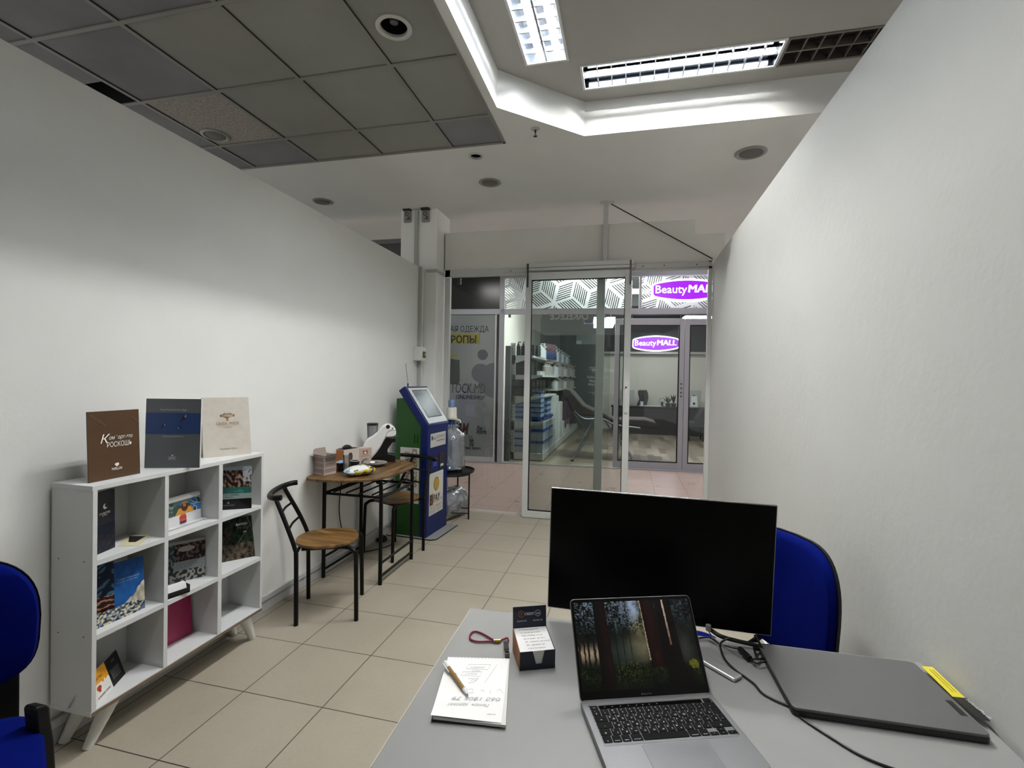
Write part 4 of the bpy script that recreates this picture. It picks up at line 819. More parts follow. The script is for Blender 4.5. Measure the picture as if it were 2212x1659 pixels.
# vertical sticker on the green side (faces the table): reads upward
def ks(x, z): return ko+kw*.0065+kd*x+Z*z
Kn = -kw
m = MB(); m.quad(ks(-.275, .30), ks(-.275, .80), ks(-.082, .80), ks(-.082, .30)); m.build('side_sticker', mat('side_sticker', '#b9bbb6', .5), t)
m = MB(); kk = -kw*.0008
m.text('PLĂTEȘTI AICI', ks(-.178, .755)+kk, Z, -kd, .072, 'R', .012, .2, fit=.31); m.text('ORICE SERVICII', ks(-.105, .785)+kk, Z, -kd, .072, 'R', .012, .2, fit=.34); m.build('side_slogan', mat('side_gold', '#80561a', .5), t)
m = MB(); m.text('BPAY.MD', ks(-.15, .32)+kk, Z, -kd, .085, 'L', .03, .2, fit=.14); m.build('side_brand', mat('side_black', '#121212', .5), t)
m = MB()
for x in (-.135, -.105): m.quad(*[ks(x+a1, b1)-kw*.001 for a1, b1 in ((0, .84), (.008, .84), (.008, .92), (0, .92))])
m.build('vent_slots', BLK, t)
m = MB(); m.cyl(kf(KW-.035, .60, 0), kf(KW-.035, .60, .01), .009, seg=16); m.build('lock', mat('chrome', '#b9b9b9', .2, 1), t, smooth=40)
m = MB(); b0 = ko+kd*-.245+kw*.07+Z*1.345; m.cyl(b0, b0+Z*.03, .006, seg=10); m.cyl(b0+Z*.03, b0+Z*.21-kd*.0-kw*.045, .0018, seg=8); m.build('antenna', BLK, t, smooth=40)
m = MB(); bp_ = [(-.33, -.03), (.06, -.03), (.095, .0), (.10, .03), (.10, .445), (-.33, .445)]; m.prism(bp_, ko, kd, kw, Z*.005); m.build('base_plate', mat('base_plate_grey', '#7f8180', .5), t)
m = MB(); m.tube([ko+kd*a1+kw*b1+Z*.006 for a1, b1 in ((-.33, -.034), (.058, -.034), (.098, -.004), (.104, .03), (.104, .445))], .004, 6); m.build('base_edge', BLK, t)
# ================================================================== WATER STAND
sc = V((-1.735, 4.635, 0))
t = thing('tray_table', 'small round black tray table behind the payment kiosk', 'side table', sc)
m = MB(); m.lathe([(.0001, .480), (.225, .480), (.232, .500), (.236, .500), (.230, .476), (.0001, .474)], sc, seg=48, closed=True); m.build('tray', mat('tray_black', '#0c0d0e', .35), t, smooth=40)
for k in range(4):
    an = radians(0+90*k); q = sc+V((cos(an)*.19, sin(an)*.19, 0)); m = MB(); m.tube([q, q+V((0, 0, .476))], .008, 8); m.build('leg', BAR, t, smooth=50)
m = MB(); m.lathe([(.184, .455), (.196, .455), (.196, .465), (.184, .465), (.184, .455)], sc, seg=40, closed=True); m.tube([sc+V((.19, 0, .11)), sc+V((-.19, 0, .11))], .006, 8).tube([sc+V((0, .19, .13)), sc+V((0, -.19, .13))], .006, 8); m.tube([sc+V((.19, 0, .06)), sc+V((0, -.19, .10))], .005, 8); m.build('brace', BAR, t, smooth=50)
PET = glass('water_bottle_blue', (.50, .64, .82), 1.5, .03, .22, (.22, .30, .42)); FILM = glass('plastic_film', (.93, .95, .97), 3.5, .10, .26, (.66, .70, .76))
def bottle_prof(): return [(.0001, 0), (.115, 0), (.130, .02), (.133, .06), (.128, .085), (.133, .11), (.133, .20), (.128, .225), (.133, .25), (.133, .30), (.12, .345), (.075, .385), (.040, .405), (.030, .42), (.030, .455)]
bz = .482; bc = V((-1.760, 4.670, bz)); SB = 1.0
t = thing('water_bottle', 'big water cooler bottle in a plastic bag with white hand pump, on the tray table', 'water bottle', bc)
m = MB(); m.lathe([(r, h*1.0) for r, h in bottle_prof()], bc, seg=36, closed=True); m.build('bottle', PET, t, smooth=60)
def bagmesh(c, ax, R, H, seed, ang=0):
    ax = V(ax).normalized(); vs = []; rows, segs = 18, 56; t_ = V((0, 0, 1)) if abs(ax.z) < .9 else V((1, 0, 0)); a1 = ax.cross(t_).normalized(); b1 = ax.cross(a1)
    for i in range(rows):
        q = i/(rows-1); base = R*(1-.82*max(0, (q-.76)/.24)**1.6)*(1-.5*max(0, (.06-q)/.06))
        for k in range(segs):
            an = 2*pi*k/segs; w = 1.03+.09*nz(cos(an)*3+seed, sin(an)*3, q*4)+.10*abs(nz(cos(an)*7, sin(an)*7+seed, q*3+an))
            vs.append(c+ax*(H*q)+a1*(base*w*cos(an))+b1*(base*w*sin(an)))
    m = MB(); m.add(vs, [(i*segs+k, i*segs+(k+1) % segs, (i+1)*segs+(k+1) % segs, (i+1)*segs+k) for i in range(rows-1) for k in range(segs)]); return m
m = bagmesh(bc, (0, 0, 1), .135, .455, 2.0)
# knotted neck of the bag
for k in range(16):
    an = 2*pi*k/16; m.tube([bc+V((cos(an)*.022, sin(an)*.034, .425)), bc+V((cos(an)*.06, sin(an)*.06, .468+.03*nz(k, 1))), bc+V((cos(an)*.085, sin(an)*.085, .450+.03*nz(k, 2)))], [.006, .008, .002], 5)
m.build('plastic_bag', FILM, t, smooth=25)
m = MB(); m.lathe([(.037, .42), (.037, .525), (.0001, .525)], bc, seg=24, closed=True); m.build('blue_cap', mat('cap_blue', '#1d3566', .35), t, smooth=40)
m = MB(); m.lathe([(.0001, .520), (.052, .520), (.060, .530), (.060, .542), (.054, .550), (.052, .640), (.048, .647), (.0001, .647)], bc, seg=32, closed=True); m.tube([bc+V((.03, 0, .520)), bc+V((.075, .0, .520)), bc+V((.095, 0, .510)), bc+V((.100, 0, .490))], [.011, .010, .008, .0065], 10, 0); m.build('pump_body', mat('pump_white', '#c9c8bb', .35), t, smooth=40)
m = MB(); m.lathe([(.0001, .643), (.034, .643), (.036, .69), (.035, .712), (.028, .724), (.0001, .727)], bc, seg=28, closed=True); m.build('pump_button', mat('pump_blue', '#7188ad', .35), t, smooth=40)
bl = V((-1.76, 4.66, .150))
t = thing('water_bottle', 'empty water cooler bottle in a plastic bag lying on the floor under the tray table', 'water bottle', V((-1.82, 4.56, 0)))
ax = V((.35, .94, .0)).normalized(); st = bl-ax*.20
m = MB(); m.lathe([(r, h*.9) for r, h in bottle_prof()], st+V((0, 0, .0)), ax, seg=36, closed=True); m.build('bottle', glass('bottle_clear', (.72, .78, .84), 1.8, .04, .15, (.34, .38, .42)), t, smooth=60)
m = bagmesh(st-ax*.008+V((0, 0, .0)), ax, .143, .44, 9.0); m.build('plastic_bag', FILM, t, smooth=25)
t, p = tcup(989.5, 1023, .020, .026, .048, 'small black paper cup with white rim on the tray table by the bottle', BC, rim=RIMW, z=.481)
# ================================================================== THE SHOPS ACROSS THE CORRIDOR
ALU = mat('shopfront_aluminium', '#9c9ca4', .4); ALU2 = mat('shopfront_light_aluminium', '#b5b5ba', .4)
zb = 2.51
m = MB(); ob_(m, -3.3, 3.0, -.03, .03, zb, 2.60); ob_(m, -2.13, -2.05, -.03, .03, 0, 3.2); ob_(m, -3.3, 3.0, -.02, .03, 0, .02); ob_(m, -2.05, 3.0, -.03, .03, 3.12, 3.2); struct(m.build('trim_shopfront', ALU, bevel=.002))
m = MB(); ob_(m, -2.05, -.29, -.005, .005, .02, zb); w2 = struct(m.build('window_2', glass('shop_glass', (.90, .93, .92), .7)))
for uu in (-1.98, -1.62, -.40):
    m = MB(); ob_(m, uu, uu+.04, -.015, .015, zb-.05, zb); m.build('pane_clamp', MATS['clamp_steel'], w2)
# sliding leaves of the beauty shop
def leaf(nm, u0, u1, d, top=2.44):
    m = MB(); w = .075; ob_(m, u0, u0+w, d-.02, d+.02, .02, top); ob_(m, u1-w, u1, d-.02, d+.02, .02, top); ob_(m, u0+w, u1-w, d-.02, d+.02, top-.10, top); ob_(m, u0+w, u1-w, d-.02, d+.02, .02, .13)
    o = struct(m.build(nm, ALU, bevel=.002)); m = MB(); ob_(m, u0+w, u1-w, d-.003, d+.003, .13, top-.10); m.build('pane', MATS['shop_glass'], o)
    m = MB()
    for a, b, c, e in ((u0+w, u0+w+.012, .13, top-.1), (u1-w-.012, u1-w, .13, top-.1), (u0+w, u1-w, .13, .142), (u0+w, u1-w, top-.112, top-.1)): ob_(m, a, b, d-.022, d+.022, c, e)
    m.build('gasket', BLK, o); return o
uA0, uA1, uB1 = fu(1327), fu(1477.5, 850), fu(1477.5, 850)+1.09
lf = leaf('door_2', uA0, uA1-.003, .05); leaf('door_3', uA1+.003, uB1, .05)
m = MB()
for zz_ in (1.40, 1.33, 1.26, 1.20): m.cyl(OO+U*(uA1-.04)+N*.028+Z*zz_, OO+U*(uA1-.04)+N*.022+Z*zz_, .012, seg=12)
m.build('door_lock', mat('lock_dark', '#2b2b2b', .4), lf)
# beauty shop interior shell
DWALL = mat('shop_wall', '#b4b1a6', .8, noise=.05, nscale=2)
SD = 6.2
m = MB(); ob_(m, -2.13, -2.06, .03, SD, 0, 3.32); struct(m.build('wall_shop_left', DWALL))
m = MB(); ob_(m, 3.0, 3.1, .03, SD, 0, 3.32); struct(m.build('wall_shop_right', DWALL))
BW = V((0, 14.55, 0))
def bq(px, py, Y=14.5): return aty(px, py, Y)
xa, xb = bq(1243, 800).x, bq(1296, 800).x; zk = bq(1400, 760).z; 
m = MB(); m.box(-3, 3.6, 14.55, 14.65, 0, 3.4); struct(m.build('wall_shop_back', DWALL))
m = MB(); m.box(xb, 3.6, 14.40, 14.54, zk, 3.31); m.m = 1; m.box(xb, 3.6, 14.38, 14.42, zk-.07, zk-.005); struct(m.build('wall_shop_bulkhead', [mat('dark_bulkhead', '#191b1d', .7), mat('rail_grey', '#8e8e8a', .5)]))
m = MB(); m.box(-2.6, xb, 14.3, 14.54, 0, 3.31); struct(m.build('wall_shop_dark', mat('dark_grey_wall', '#42484a', .5, noise=.18, nscale=1.2)))
m = MB(); ob_(m, -2.06, 3.0, .03, SD+1, 3.32, 3.36); struct(m.build('ceiling_shop', mat('shop_ceiling', '#6c6f6f', .8)))
m = MB(); bx0 = bq(1246, 745); bx1 = bq(1290, 725); m.box(bx0.x+.0, bx1.x+.1, 14.27, 14.3, bx0.z, bq(1246, 725).z); m.m = 1; m.box(bx0.x+.01, bx0.x+.16, 14.25, 14.27, bx0.z+.01, bx0.z+.11)
tag(m.build('wall_niche', [mat('niche_grey', '#6f797b', .3), mat('niche_light', '#a9b5b4', .4)]), 'pale grey niche with a small bright square in the dark rear wall of the shop', 'niche')
# white writing on the dark wall
t0 = bq(1284, 800, 14.28); m = MB(); X_, Zv = V((1, 0, 0)), V((0, 0, 1))
for txt, px, py, sz, wd_ in (('PROCEDURI COSMETICE', 1273, 796, .07, .5), ('PROCEDURI', 1279, 804, .14, .62), ('Epilare · Manichiura', 1268, 816.5, .10, .62), ('Masaj facial', 1273, 825, .10, .42), ('Machiaj', 1271, 832.5, .10, .34), ('Programari online', 1280, 852, .08, .4)):
    q = bq(px, py, 14.285); m.text(txt, q, X_, Zv, sz, 'L', .012, fit=wd_)
for py in (799, 848): q = bq(1271, py, 14.285); m.box(q.x, q.x+.75, 14.28, 14.285, q.z, q.z+.01)
tag(m.build('wall_lettering', mat('wall_white_print', '#c6c9c8', .5)), 'white price list lettering on the dark rear wall of the shop', 'lettering')
# lamps of the shop
SLAMP = mat('shop_lamp', '#ffffff', .5, emit=SHOP_TUBE, ecol=(.95, .97, 1))
def slab(name, label, u0, u1, d0, d1, z0, z1, k=1):
    c = OO+U*((u0+u1)/2)+N*((d0+d1)/2)+Z*z1; t = thing(name, label, 'ceiling light', c)
    m = MB(); ob_(m, u0, u1, d0, d1, z0, z1-.02); m.build('diffuser', SLAMP if k == 1 else mat('shop_lamp_strong', '#ffffff', .5, emit=SHOP_TUBE*k, ecol=(.95, .97, 1)), t); m = MB(); ob_(m, u0-.01, u1+.01, d0-.01, d1+.01, z1-.02, z1); m.build('casing', mat('lamp_casing', '#d0d0d0', .5), t)
    m = MB()
    for q in (.15, .85): a1 = OO+U*(u0+(u1-u0)*q)+N*((d0+d1)/2); m.cyl(a1+Z*z1, a1+Z*3.32, .004, seg=6)
    m.build('hanging_rod', GREY_ALU, t)
slab('shop_light', 'bright white light box seen left of the shop door frame', -.55, -.17, 1.2, 2.0, 2.50, 2.62)
slab('shop_light', 'bright white light box behind the right hand glass of the shop', 1.12, 2.3, 1.3, 1.6, 2.52, 2.66)
slab('shop_light', 'long light box hidden high behind the patterned transom film', -1.2, .35, .12, .55, 3.24, 3.29, 4)
slab('shop_light', 'light box over the reception desk at the rear of the shop', .2, 1.9, 4.6, 4.9, 2.90, 3.02)
# patterned transom film: rhombille of striped diamonds
def pattern(name, u0, u1, z0, z1, label, material):
    bm = bmesh.new(); s = .305; A = (s*cos(radians(8)), s*sin(radians(8)))
    def rot(v, a): a = radians(a); return (v[0]*cos(a)-v[1]*sin(a), v[0]*sin(a)+v[1]*cos(a))
    e = [rot((s, 0), 18+60*k) for k in range(6)]
    def quad(o, a, b, p0, p1, q0, q1):
        P = [(o[0]+a[0]*p+b[0]*q, o[1]+a[1]*p+b[1]*q) for p, q in ((p0, q0), (p1, q0), (p1, q1), (p0, q1))]
        bm.faces.new([bm.verts.new((x, 0, z)) for x, z in P])
    def rhomb(o, a, b):
        n = 7; quad(o, a, b, 0, .1, 0, 1); quad(o, a, b, .9, 1, 0, 1); g = .056
        ed = .06
        quad(o, a, b, .1, .9, 0, ed); quad(o, a, b, .1, .9, 1-ed, 1); st = (1-2*ed-g*0)/n
        for k in range(n):
            q0 = ed+st*k+g; q1 = ed+st*(k+1)
            quad(o, a, b, .1, .9, q0 if k else ed+g, q1)
    v1 = (e[0][0]+e[1][0], e[0][1]+e[1][1]); v2 = (e[1][0]+e[2][0], e[1][1]+e[2][1])
    for i in range(-9, 12):
        for j in range(-8, 9):
            o = (u0+.3+v1[0]*i+v2[0]*j, z0+.2+v1[1]*i+v2[1]*j)
            if not (u0-.6 < o[0] < u1+.6 and z0-.6 < o[1] < z1+.6): continue
            rhomb(o, e[0], e[1]); rhomb(o, e[2], e[3]); rhomb(o, e[4], e[5])
    for co, no in (((u0, 0, 0), (-1, 0, 0)), ((u1, 0, 0), (1, 0, 0)), ((0, 0, z0), (0, 0, -1)), ((0, 0, z1), (0, 0, 1))):
        bmesh.ops.bisect_plane(bm, geom=bm.verts[:]+bm.edges[:]+bm.faces[:], plane_co=co, plane_no=no, clear_outer=True)
    me = bpy.data.meshes.new(name); bm.to_mesh(me); bm.free()
    for v in me.vertices: p = OO+U*v.co.x+N*(-.012)+Z*v.co.z; v.co = p
    me.materials.append(material); o = bpy.data.objects.new(name, me); COL.objects.link(o); WM[o.name] = Matrix.Identity(4)
    tag(o, label, 'window film'); return o
fm_ = bpy.data.materials.new('translucent_film'); fm_.use_nodes = True; nt = fm_.node_tree; nt.nodes.clear(); oo = nt.nodes.new('ShaderNodeOutputMaterial'); d1 = nt.nodes.new('ShaderNodeBsdfDiffuse'); d2 = nt.nodes.new('ShaderNodeBsdfTranslucent'); mm = nt.nodes.new('ShaderNodeMixShader')
d1.inputs[0].default_value = (.55, .55, .57, 1); d2.inputs[0].default_value = (.8, .8, .82, 1); mm.inputs[0].default_value = .5; nt.links.new(d1.outputs[0], mm.inputs[1]); nt.links.new(d2.outputs[0], mm.inputs[2]); nt.links.new(mm.outputs[0], oo.inputs[0])
ux_ = fu(1372, 630)
pattern('window_film', -2.04, ux_-.05, 2.605, 3.115, 'white film of striped diamonds on the transom glass left of the purple sign', fm_)
pattern('window_film', fu(1384, 630), 3.0, 2.605, 3.115, 'white film of striped diamonds on the transom glass around the purple sign', fm_)
m = MB(); ob_(m, -2.05, 3.0, -.004, .004, 2.60, 3.12); struct(m.build('window_3', MATS['shop_glass']))
m = MB(); ob_(m, fu(1383, 630)-.015, fu(1383, 630)+.02, -.02, .02, 2.6, 3.12); struct(m.build('trim_transom_post', ALU))
# purple lit signs
def sign(label, o, u, v, w, h, depth):
    u, v = V(u).normalized(), V(v).normalized(); n = u.cross(v); t = thing('lit_sign', label, 'sign', o)
    def outline(sx, sy, k=28):
        P = []; 
        for sgn in (-1, 1):
            for i in range(k+1):
                q = i/k; x = (-1+2*q) if sgn < 0 else (1-2*q); P.append((x*sx/2, sgn*(-1)*(-sy/2*(.62+.38*(1-x*x))) if sgn > 0 else -sy/2*(.62+.38*(1-x*x))))
        return P
    def oval(sx, sy):
        P = []; r = sy*.16; pts = []
        k = 24
        for i in range(k+1): x = -1+2*i/k; pts.append((x*(sx/2-r), -sy/2*(.66+.34*(1-x*x))))
        for i in range(1, 6): a = radians(-90+30*i); 
        top = [(-x, -y) for x, y in pts]
        R = [(sx/2-r*.25, -sy*.27), (sx/2, -sy*.18), (sx/2+.0, sy*.18), (sx/2-r*.25, sy*.27)]
        Lf = [(-x, -y) for x, y in R]
        return pts+R+top+Lf
    m = MB(); m.prism(oval(w, h), o-n*.0, u, v, -n*depth); m.build('sign_rim', mat('sign_white', '#ffffff', .4, emit=SIGN_POWER*1.3, ecol=(.95, .93, 1)), t)
    m = MB(); m.prism(oval(w*.955, h*.83), o+n*.004, u, v, -n*.003); m.build('sign_face', mat('sign_purple', '#7a12b8', .4, emit=SIGN_POWER*.55, ecol='#8a10c4'), t)
    m = MB(); m.text('Beauty', o-u*w*.445-v*h*.13, u, v, h*.50, 'L', .006, off=.006, fit=w*.455); m.text('MALL', o+u*w*.025-v*h*.11, u, v, h*.48, 'L', .0, .08, off=.006, fit=w*.40)
    for k in (1, 2, 3): m.text('MALL', o+u*(w*.025+.0035*k*w/1.1)-v*h*.11, u, v, h*.48, 'L', .0, .08, off=.006+.0004*k, fit=w*.40)
    m.build('sign_lettering', mat('sign_letters', '#ffffff', .4, emit=SIGN_POWER*1.2, ecol=(.97, .95, 1)), t)
    return t
sl_, sr_ = fp(1408, 626, -.09), fp(1408, 626, -.09)
hh = fz(1470, 602, -.09)-fz(1470, 651, -.09); zc_ = (fz(1470, 602, -.09)+fz(1470, 651, -.09))/2; ws = hh*2.95
sign('big lit purple oval sign fixed on the patterned transom', V((0, 0, 0))+OO+U*(fu(1408, 626, -.09)+ws/2)+N*(-.09)+Z*zc_, U, Z, ws, hh, .07)
q0, q1 = bq(1366, 743, 14.3), bq(1468, 741, 14.3); w_ = (q1-q0).length; h_ = bq(1417, 725.5, 14.3).z-bq(1417, 760, 14.3).z
sign('small lit purple oval sign on the rear wall above the reception desk', (q0+q1)/2, (1, 0, 0), (0, 0, 1), w_, h_, .07)
# goods shelving
SHW = mat('shop_shelf', '#a9aba7', .5); PERF = mat('perforation', '#3b3d3b', .6)
def sp(px, py, Y): return aty(px, py, Y)
YS = 8.24
t = thing('goods_shelving', 'white perforated goods shelving along the left wall of the shop', 'shelving', (-1.7, 9.5, 0))
m = MB(); m.box(-2.02, -1.93, YS, YS+.06, .0, 2.06); m.m = 1
for k in range(34): m.box(-1.995, -1.985, YS-.0015, YS+.001, .12+k*.057, .15+k*.057).box(-1.965, -1.955, YS-.0015, YS+.001, .12+k*.057, .15+k*.057)
m.build('upright', [SHW, PERF], t)
m = MB(); m.box(-2.02, -1.93, 10.2, 10.26, .0, 2.06).box(-2.02, -1.93, 12.2, 12.26, 0, 2.06); m.build('far_uprights', SHW, t)
m = MB(); m.box(-2.0, -1.99, YS, 14.2, .1, 2.0); m.build('back_panel', mat('shelf_back', '#3a3d3e', .7), t)
m = MB(); m.box(-1.99, -1.415, YS, 14.2, .02, .14); m.build('plinth', SHW, t)
m = MB(); m.box(-1.425, -1.415, YS, 14.2, .14, .145).box(-1.424, -1.42, YS, 14.2, .175, .18)
for k in range(60): m.box(-1.423, -1.421, YS+.1*k, YS+.1*k+.004, .14, .18)
m.build('plinth_fence', ALU2, t)
shl = []
for px, py, xf, y1 in ((1152, 768, None, 14.2), (1172, 810.5, None, 10.2), (1167, 856.5, None, 10.2), (1173, 912, None, 9.55)):
    p = sp(px, py, YS); shl.append((p.x, p.z)); m = MB(); m.box(-1.99, p.x, YS, y1, p.z-.03, p.z)
    m.prism([(0, 0), (p.x+1.99, -.0), (0, -.13)], (-1.99, YS, p.z-.03), (1, 0, 0), (0, 0, 1), (0, .004, 0)); m.build('shelf', SHW, t)
for z_, y0 in ((1.18+.35, 10.26), (1.42-.20, 10.26)): m = MB(); m.box(-1.99, -1.48, y0, 14.2, z_-.03, z_); m.build('shelf', SHW, t)
# goods, every one a thing
def gbox(label, cat, grp, x, y, z, w, d, h, mats, name='product_box', lid=None, parts=True):
    t = None; m = MB(); m.box(x-w/2, x+w/2, y-d/2, y+d/2, z, z+h)
    if lid: m.m = 1; m.box(x-w/2-.008, x+w/2+.008, y-d/2-.008, y+d/2+.008, z+h*.80, z+h)
    o = m.build(name, [mats, lid] if lid else mats); tag(o, label, cat, grp); return o
def gbottle(label, grp, x, y, z, r, h, material, cap, name='product_bottle'):
    t = thing(name, label, 'bottle', (x, y, z), 0, grp); m = MB(); m.lathe([(.0001, 0), (r, 0), (r, h*.68), (r*.45, h*.76), (r*.45, h*.8), (.0001, h*.8)], (x, y, z), seg=14, closed=True); m.build('body', material, t, smooth=40)
    m = MB(); m.lathe([(r*.5, h*.8), (r*.5, h*.86), (r*.2, h*.88), (r*.2, h*.95), (.0001, h*.95)], (x, y, z), seg=12, closed=True); m.tube([(x, y, z+h*.97), (x+r*1.2, y-r*.3, z+h*.97)], r*.22, 6); m.build('pump', cap, t, smooth=40); return t
BB = mat('bottle_black', '#0b0c0e', .3); BWH = mat('bottle_white', '#a9adb0', .35); CLR = mat('pouch_grey', '#85807b', .4, noise=.4, nscale=30); BLID = mat('lid_blue', '#1c3f82', .4); BXW = mat('tub_white', '#7f93a6', .35); BBK = mat('box_black', '#0d1112', .5)
x5, z5 = shl[0]
for k, (x, y) in enumerate(((-1.91, 8.36), (-1.82, 8.36))): gbottle('black pump bottle with pale label at the near end of the top shelf', 'black pump bottles on the top shelf', x, y, z5, .04, .25, BB, BB)
for k, (x, y) in enumerate(((-1.66, 8.36), (-1.62, 8.52), (-1.62, 8.68))): gbox('dark white-edged box near the front of the top shelf', 'box', 'dark boxes on the top shelf', x, y, z5, .1, .1, .19, mat('edge_box', '#2a2c2d', .5))
for k in range(3): gbottle('white bottle on the top shelf before the large picture book', 'white bottles on the top shelf', -1.61, 8.95+.16*k, z5, .05, .26-.02*k, BWH, BWH)
p0 = V((-1.64, 9.6, z5)); t = thing('picture_book', 'large dark blue and maroon picture book standing on the top shelf', 'book', p0)
ub = V((.14, .55, 0)); m = MB(); m.obox(p0, ub, V((-.02, 0, .32)), V((.02, -.006, 0))); m.build('book_body', PAGES, t); nb = V((.97, -.25, 0))
picture('cover_picture', lambda s, q: mixc('#14183a', '#26406a', q*2+nz(s*5, q*5)) if q < .45 else mixc('#251824', '#6b3b44', .4+nz(s*6, q*7)), 24, 24, p0+nb.normalized()*.022, ub, V((-.02, 0, .32)), PRINT, t)
for k in range(7): gbottle('pale bottle on the far half of the top shelf', 'pale bottles at the far end of the top shelf', -1.60+.0*k, 10.5+.42*k, z5, .06, .30-.012*k, BWH if k % 2 else mat('bottle_grey', '#6a7480', .4), BWH)
x4, z4 = shl[1]
for k in range(3): gbox('black carton on the second shelf down', 'box', 'black cartons on the second shelf', -1.85+.0*k, 8.45+.42*k, z4, .22, .36, .26, BBK)
for k in range(5): gbox('small box with striped white label in front of the black cartons, second shelf', 'box', 'small striped boxes on the second shelf', -1.60, 8.75+.11*k, z4, .06, .07, .08, mat('striped_box', '#9d9d99', .5, noise=.5, nscale=60))
for k in range(3): gbottle('crinkled grey pouch bottle toward the far end of the second shelf', 'grey pouches on the second shelf', -1.60, 9.45+.25*k, z4, .07, .27, CLR, CLR, 'pouch')
x3, z3_ = shl[2]
m_ = mat('drawer_knob', '#b9b9b5', .4)
for k in range(4):
    for r in range(2):
        o = gbox('black drawer box with square white label, third shelf down', 'box', 'black drawer boxes on the third shelf', -1.80, 8.38+.36*k, z3_+.15*r, .36, .30, .14, BBK, 'drawer_box')
        mm2 = MB(); mm2.box(-1.74, -1.71, 8.38+.36*k-.153, 8.38+.36*k-.15, z3_+.15*r+.05, z3_+.15*r+.08).box(-1.62, -1.618, 8.38+.36*k-.02, 8.38+.36*k+.01, z3_+.15*r+.05, z3_+.15*r+.08); WM.setdefault(o.name, Matrix.Identity(4)); mm2.build('label_plate', m_, o)
for k in range(5): gbox('small glossy tin at the front edge of the third shelf', 'tin', 'small tins on the third shelf', -1.585, 8.5+.13*k, z3_, .05, .06, .08, mat('tin_grey', '#7e807d', .3, .5), 'tin')
for (zz_, n_, yy) in ((1.53, 9, 10.5), (1.22, 8, 10.5)):
    for k in range(n_): gbottle('silvery pouch on the far shelf section, in a row', 'silvery pouches on the far shelves', -1.57+.03*(k % 2), yy+.42*k, zz_, .085, .24+.03*(k % 3), CLR if k % 3 else BWH, CLR, 'pouch')
x2, z2_ = shl[3]
for c_, (xx, nn_) in enumerate(((-1.88, 5), (-1.60, 6))):
    for r in range(nn_): gbox('flat storage tub with blue lid in the stacks on the fourth shelf', 'storage tub', 'flat blue lidded tubs on the fourth shelf', xx, 8.46, z2_+.085*r, .255, .36, .083, BXW, 'storage_tub', BLID)
for r in range(4): gbox('storage tub with blue lid in the stack set back on the fourth shelf', 'storage tub', 'blue lidded tubs set back on the fourth shelf', -1.56, 8.95, z2_+.095*r, .25, .40, .093, BXW, 'storage_tub', BLID)
for r in range(5): gbox('white storage tub with thin blue lid in the left stack on the plinth', 'storage tub', 'left stack of tubs on the plinth', -1.80+.004*r, 8.42, .145+.125*r, .30, .30, .12, mat('tub_pale', '#8c979f', .35), 'storage_tub', BLID)
for y_ in (8.44, 8.82, 9.2):
    for r in range(3): gbox('tall white storage tub with blue handle lid in the right hand stacks on the plinth', 'storage tub', 'right hand stacks of tall tubs on the plinth', -1.535, y_, .145+.205*r, .22, .32, .20, MATS['tub_pale'], 'storage_tub', BLID)
gbox('tall white carton standing on the plinth beyond the tubs', 'box', None, -1.53, 9.9, .145, .22, .5, .95, mat('white_tall_carton', '#b0b2ae', .5))
gbox('second tall white carton standing further back on the plinth', 'box', None, -1.53, 10.6, .145, .22, .4, .80, MATS['white_tall_carton'])
for k in range(6): gbox('maroon bag hanging in the row at the far end of the shelving', 'bag', 'maroon bags on the far shelving', -1.50, 11.4+.42*k, .30+.05*(k % 2), .16, .30, .60+.1*(k % 3), mat('maroon_bag', '#3d1c35', .6, noise=.3, nscale=12), 'hanging_bag')
for k in range(4): gbox('white carton in the low row on the plinth before the maroon bags', 'box', 'low white cartons on the plinth', -1.50, 11.1+.33*k, .145, .15, .28, .33, MATS['white_tall_carton'])
gbox('tall dark panel standing in for the shade between the shelving and the shop wall', 'panel', None, -2.035, 8.14, 0.0, .10, .10, 2.0, mat('shade_block', '#2d3033', .6), 'shade_block')  # dark block put in as the shade on the wall beside the shelving
# recliner
YR = 9.0
def rp(px, py, Y=YR): return aty(px, py, Y)
SUE = mat('recliner_fabric', '#1d1410', .8, noise=.2, nscale=20); FST = mat('recliner_steel', '#63676a', .35, .6)
t = thing('recliner', 'brown padded recliner on a grey steel frame inside the shop', 'recliner', (.1, YR, 0))
top = [(1219, 842), (1226, 838), (1236, 842), (1247, 855), (1262, 873), (1282, 883), (1300, 884), (1318, 898), (1330, 903), (1360, 902), (1392, 903), (1414, 909), (1418, 916)]
bot = [(1416, 924), (1395, 921), (1360, 916), (1335, 914), (1312, 906), (1295, 899), (1270, 896), (1247, 893), (1236, 880), (1228, 864), (1221, 855)]
P = [rp(*q) for q in top+bot]
m = MB(); m.prism([(p.x, p.z) for p in P], (0, YR-.30, 0), (1, 0, 0), (0, 0, 1), (0, .60, 0)); m.build('cushion', SUE, t, bevel=.025, bseg=3, smooth=50)
q = rp(1229, 850); m = MB(); m.cyl((q.x+.0, YR-.31, q.z), (q.x, YR+.31, q.z), .085, seg=20); m.build('head_roll', mat('recliner_dark', '#1c1815', .8), t, bevel=.01, smooth=40)
def fl(px, py): return atz(px, py, .02)
fa, fb, fc, fd = fl(1236, 994), fl(1272, 940), fl(1371, 1000), fl(1342, 945)
for a1, b1 in ((fa, fb), (fc, fd)): m = MB(); m.tube([a1, b1], .022, 10); m.build('floor_bar', FST, t)
for a1 in (fa, fc): m = MB(); m.cyl(a1+V((0, 0, -.02)), a1+V((0, 0, .01)), .03, seg=14); m.build('foot', BLK, t)
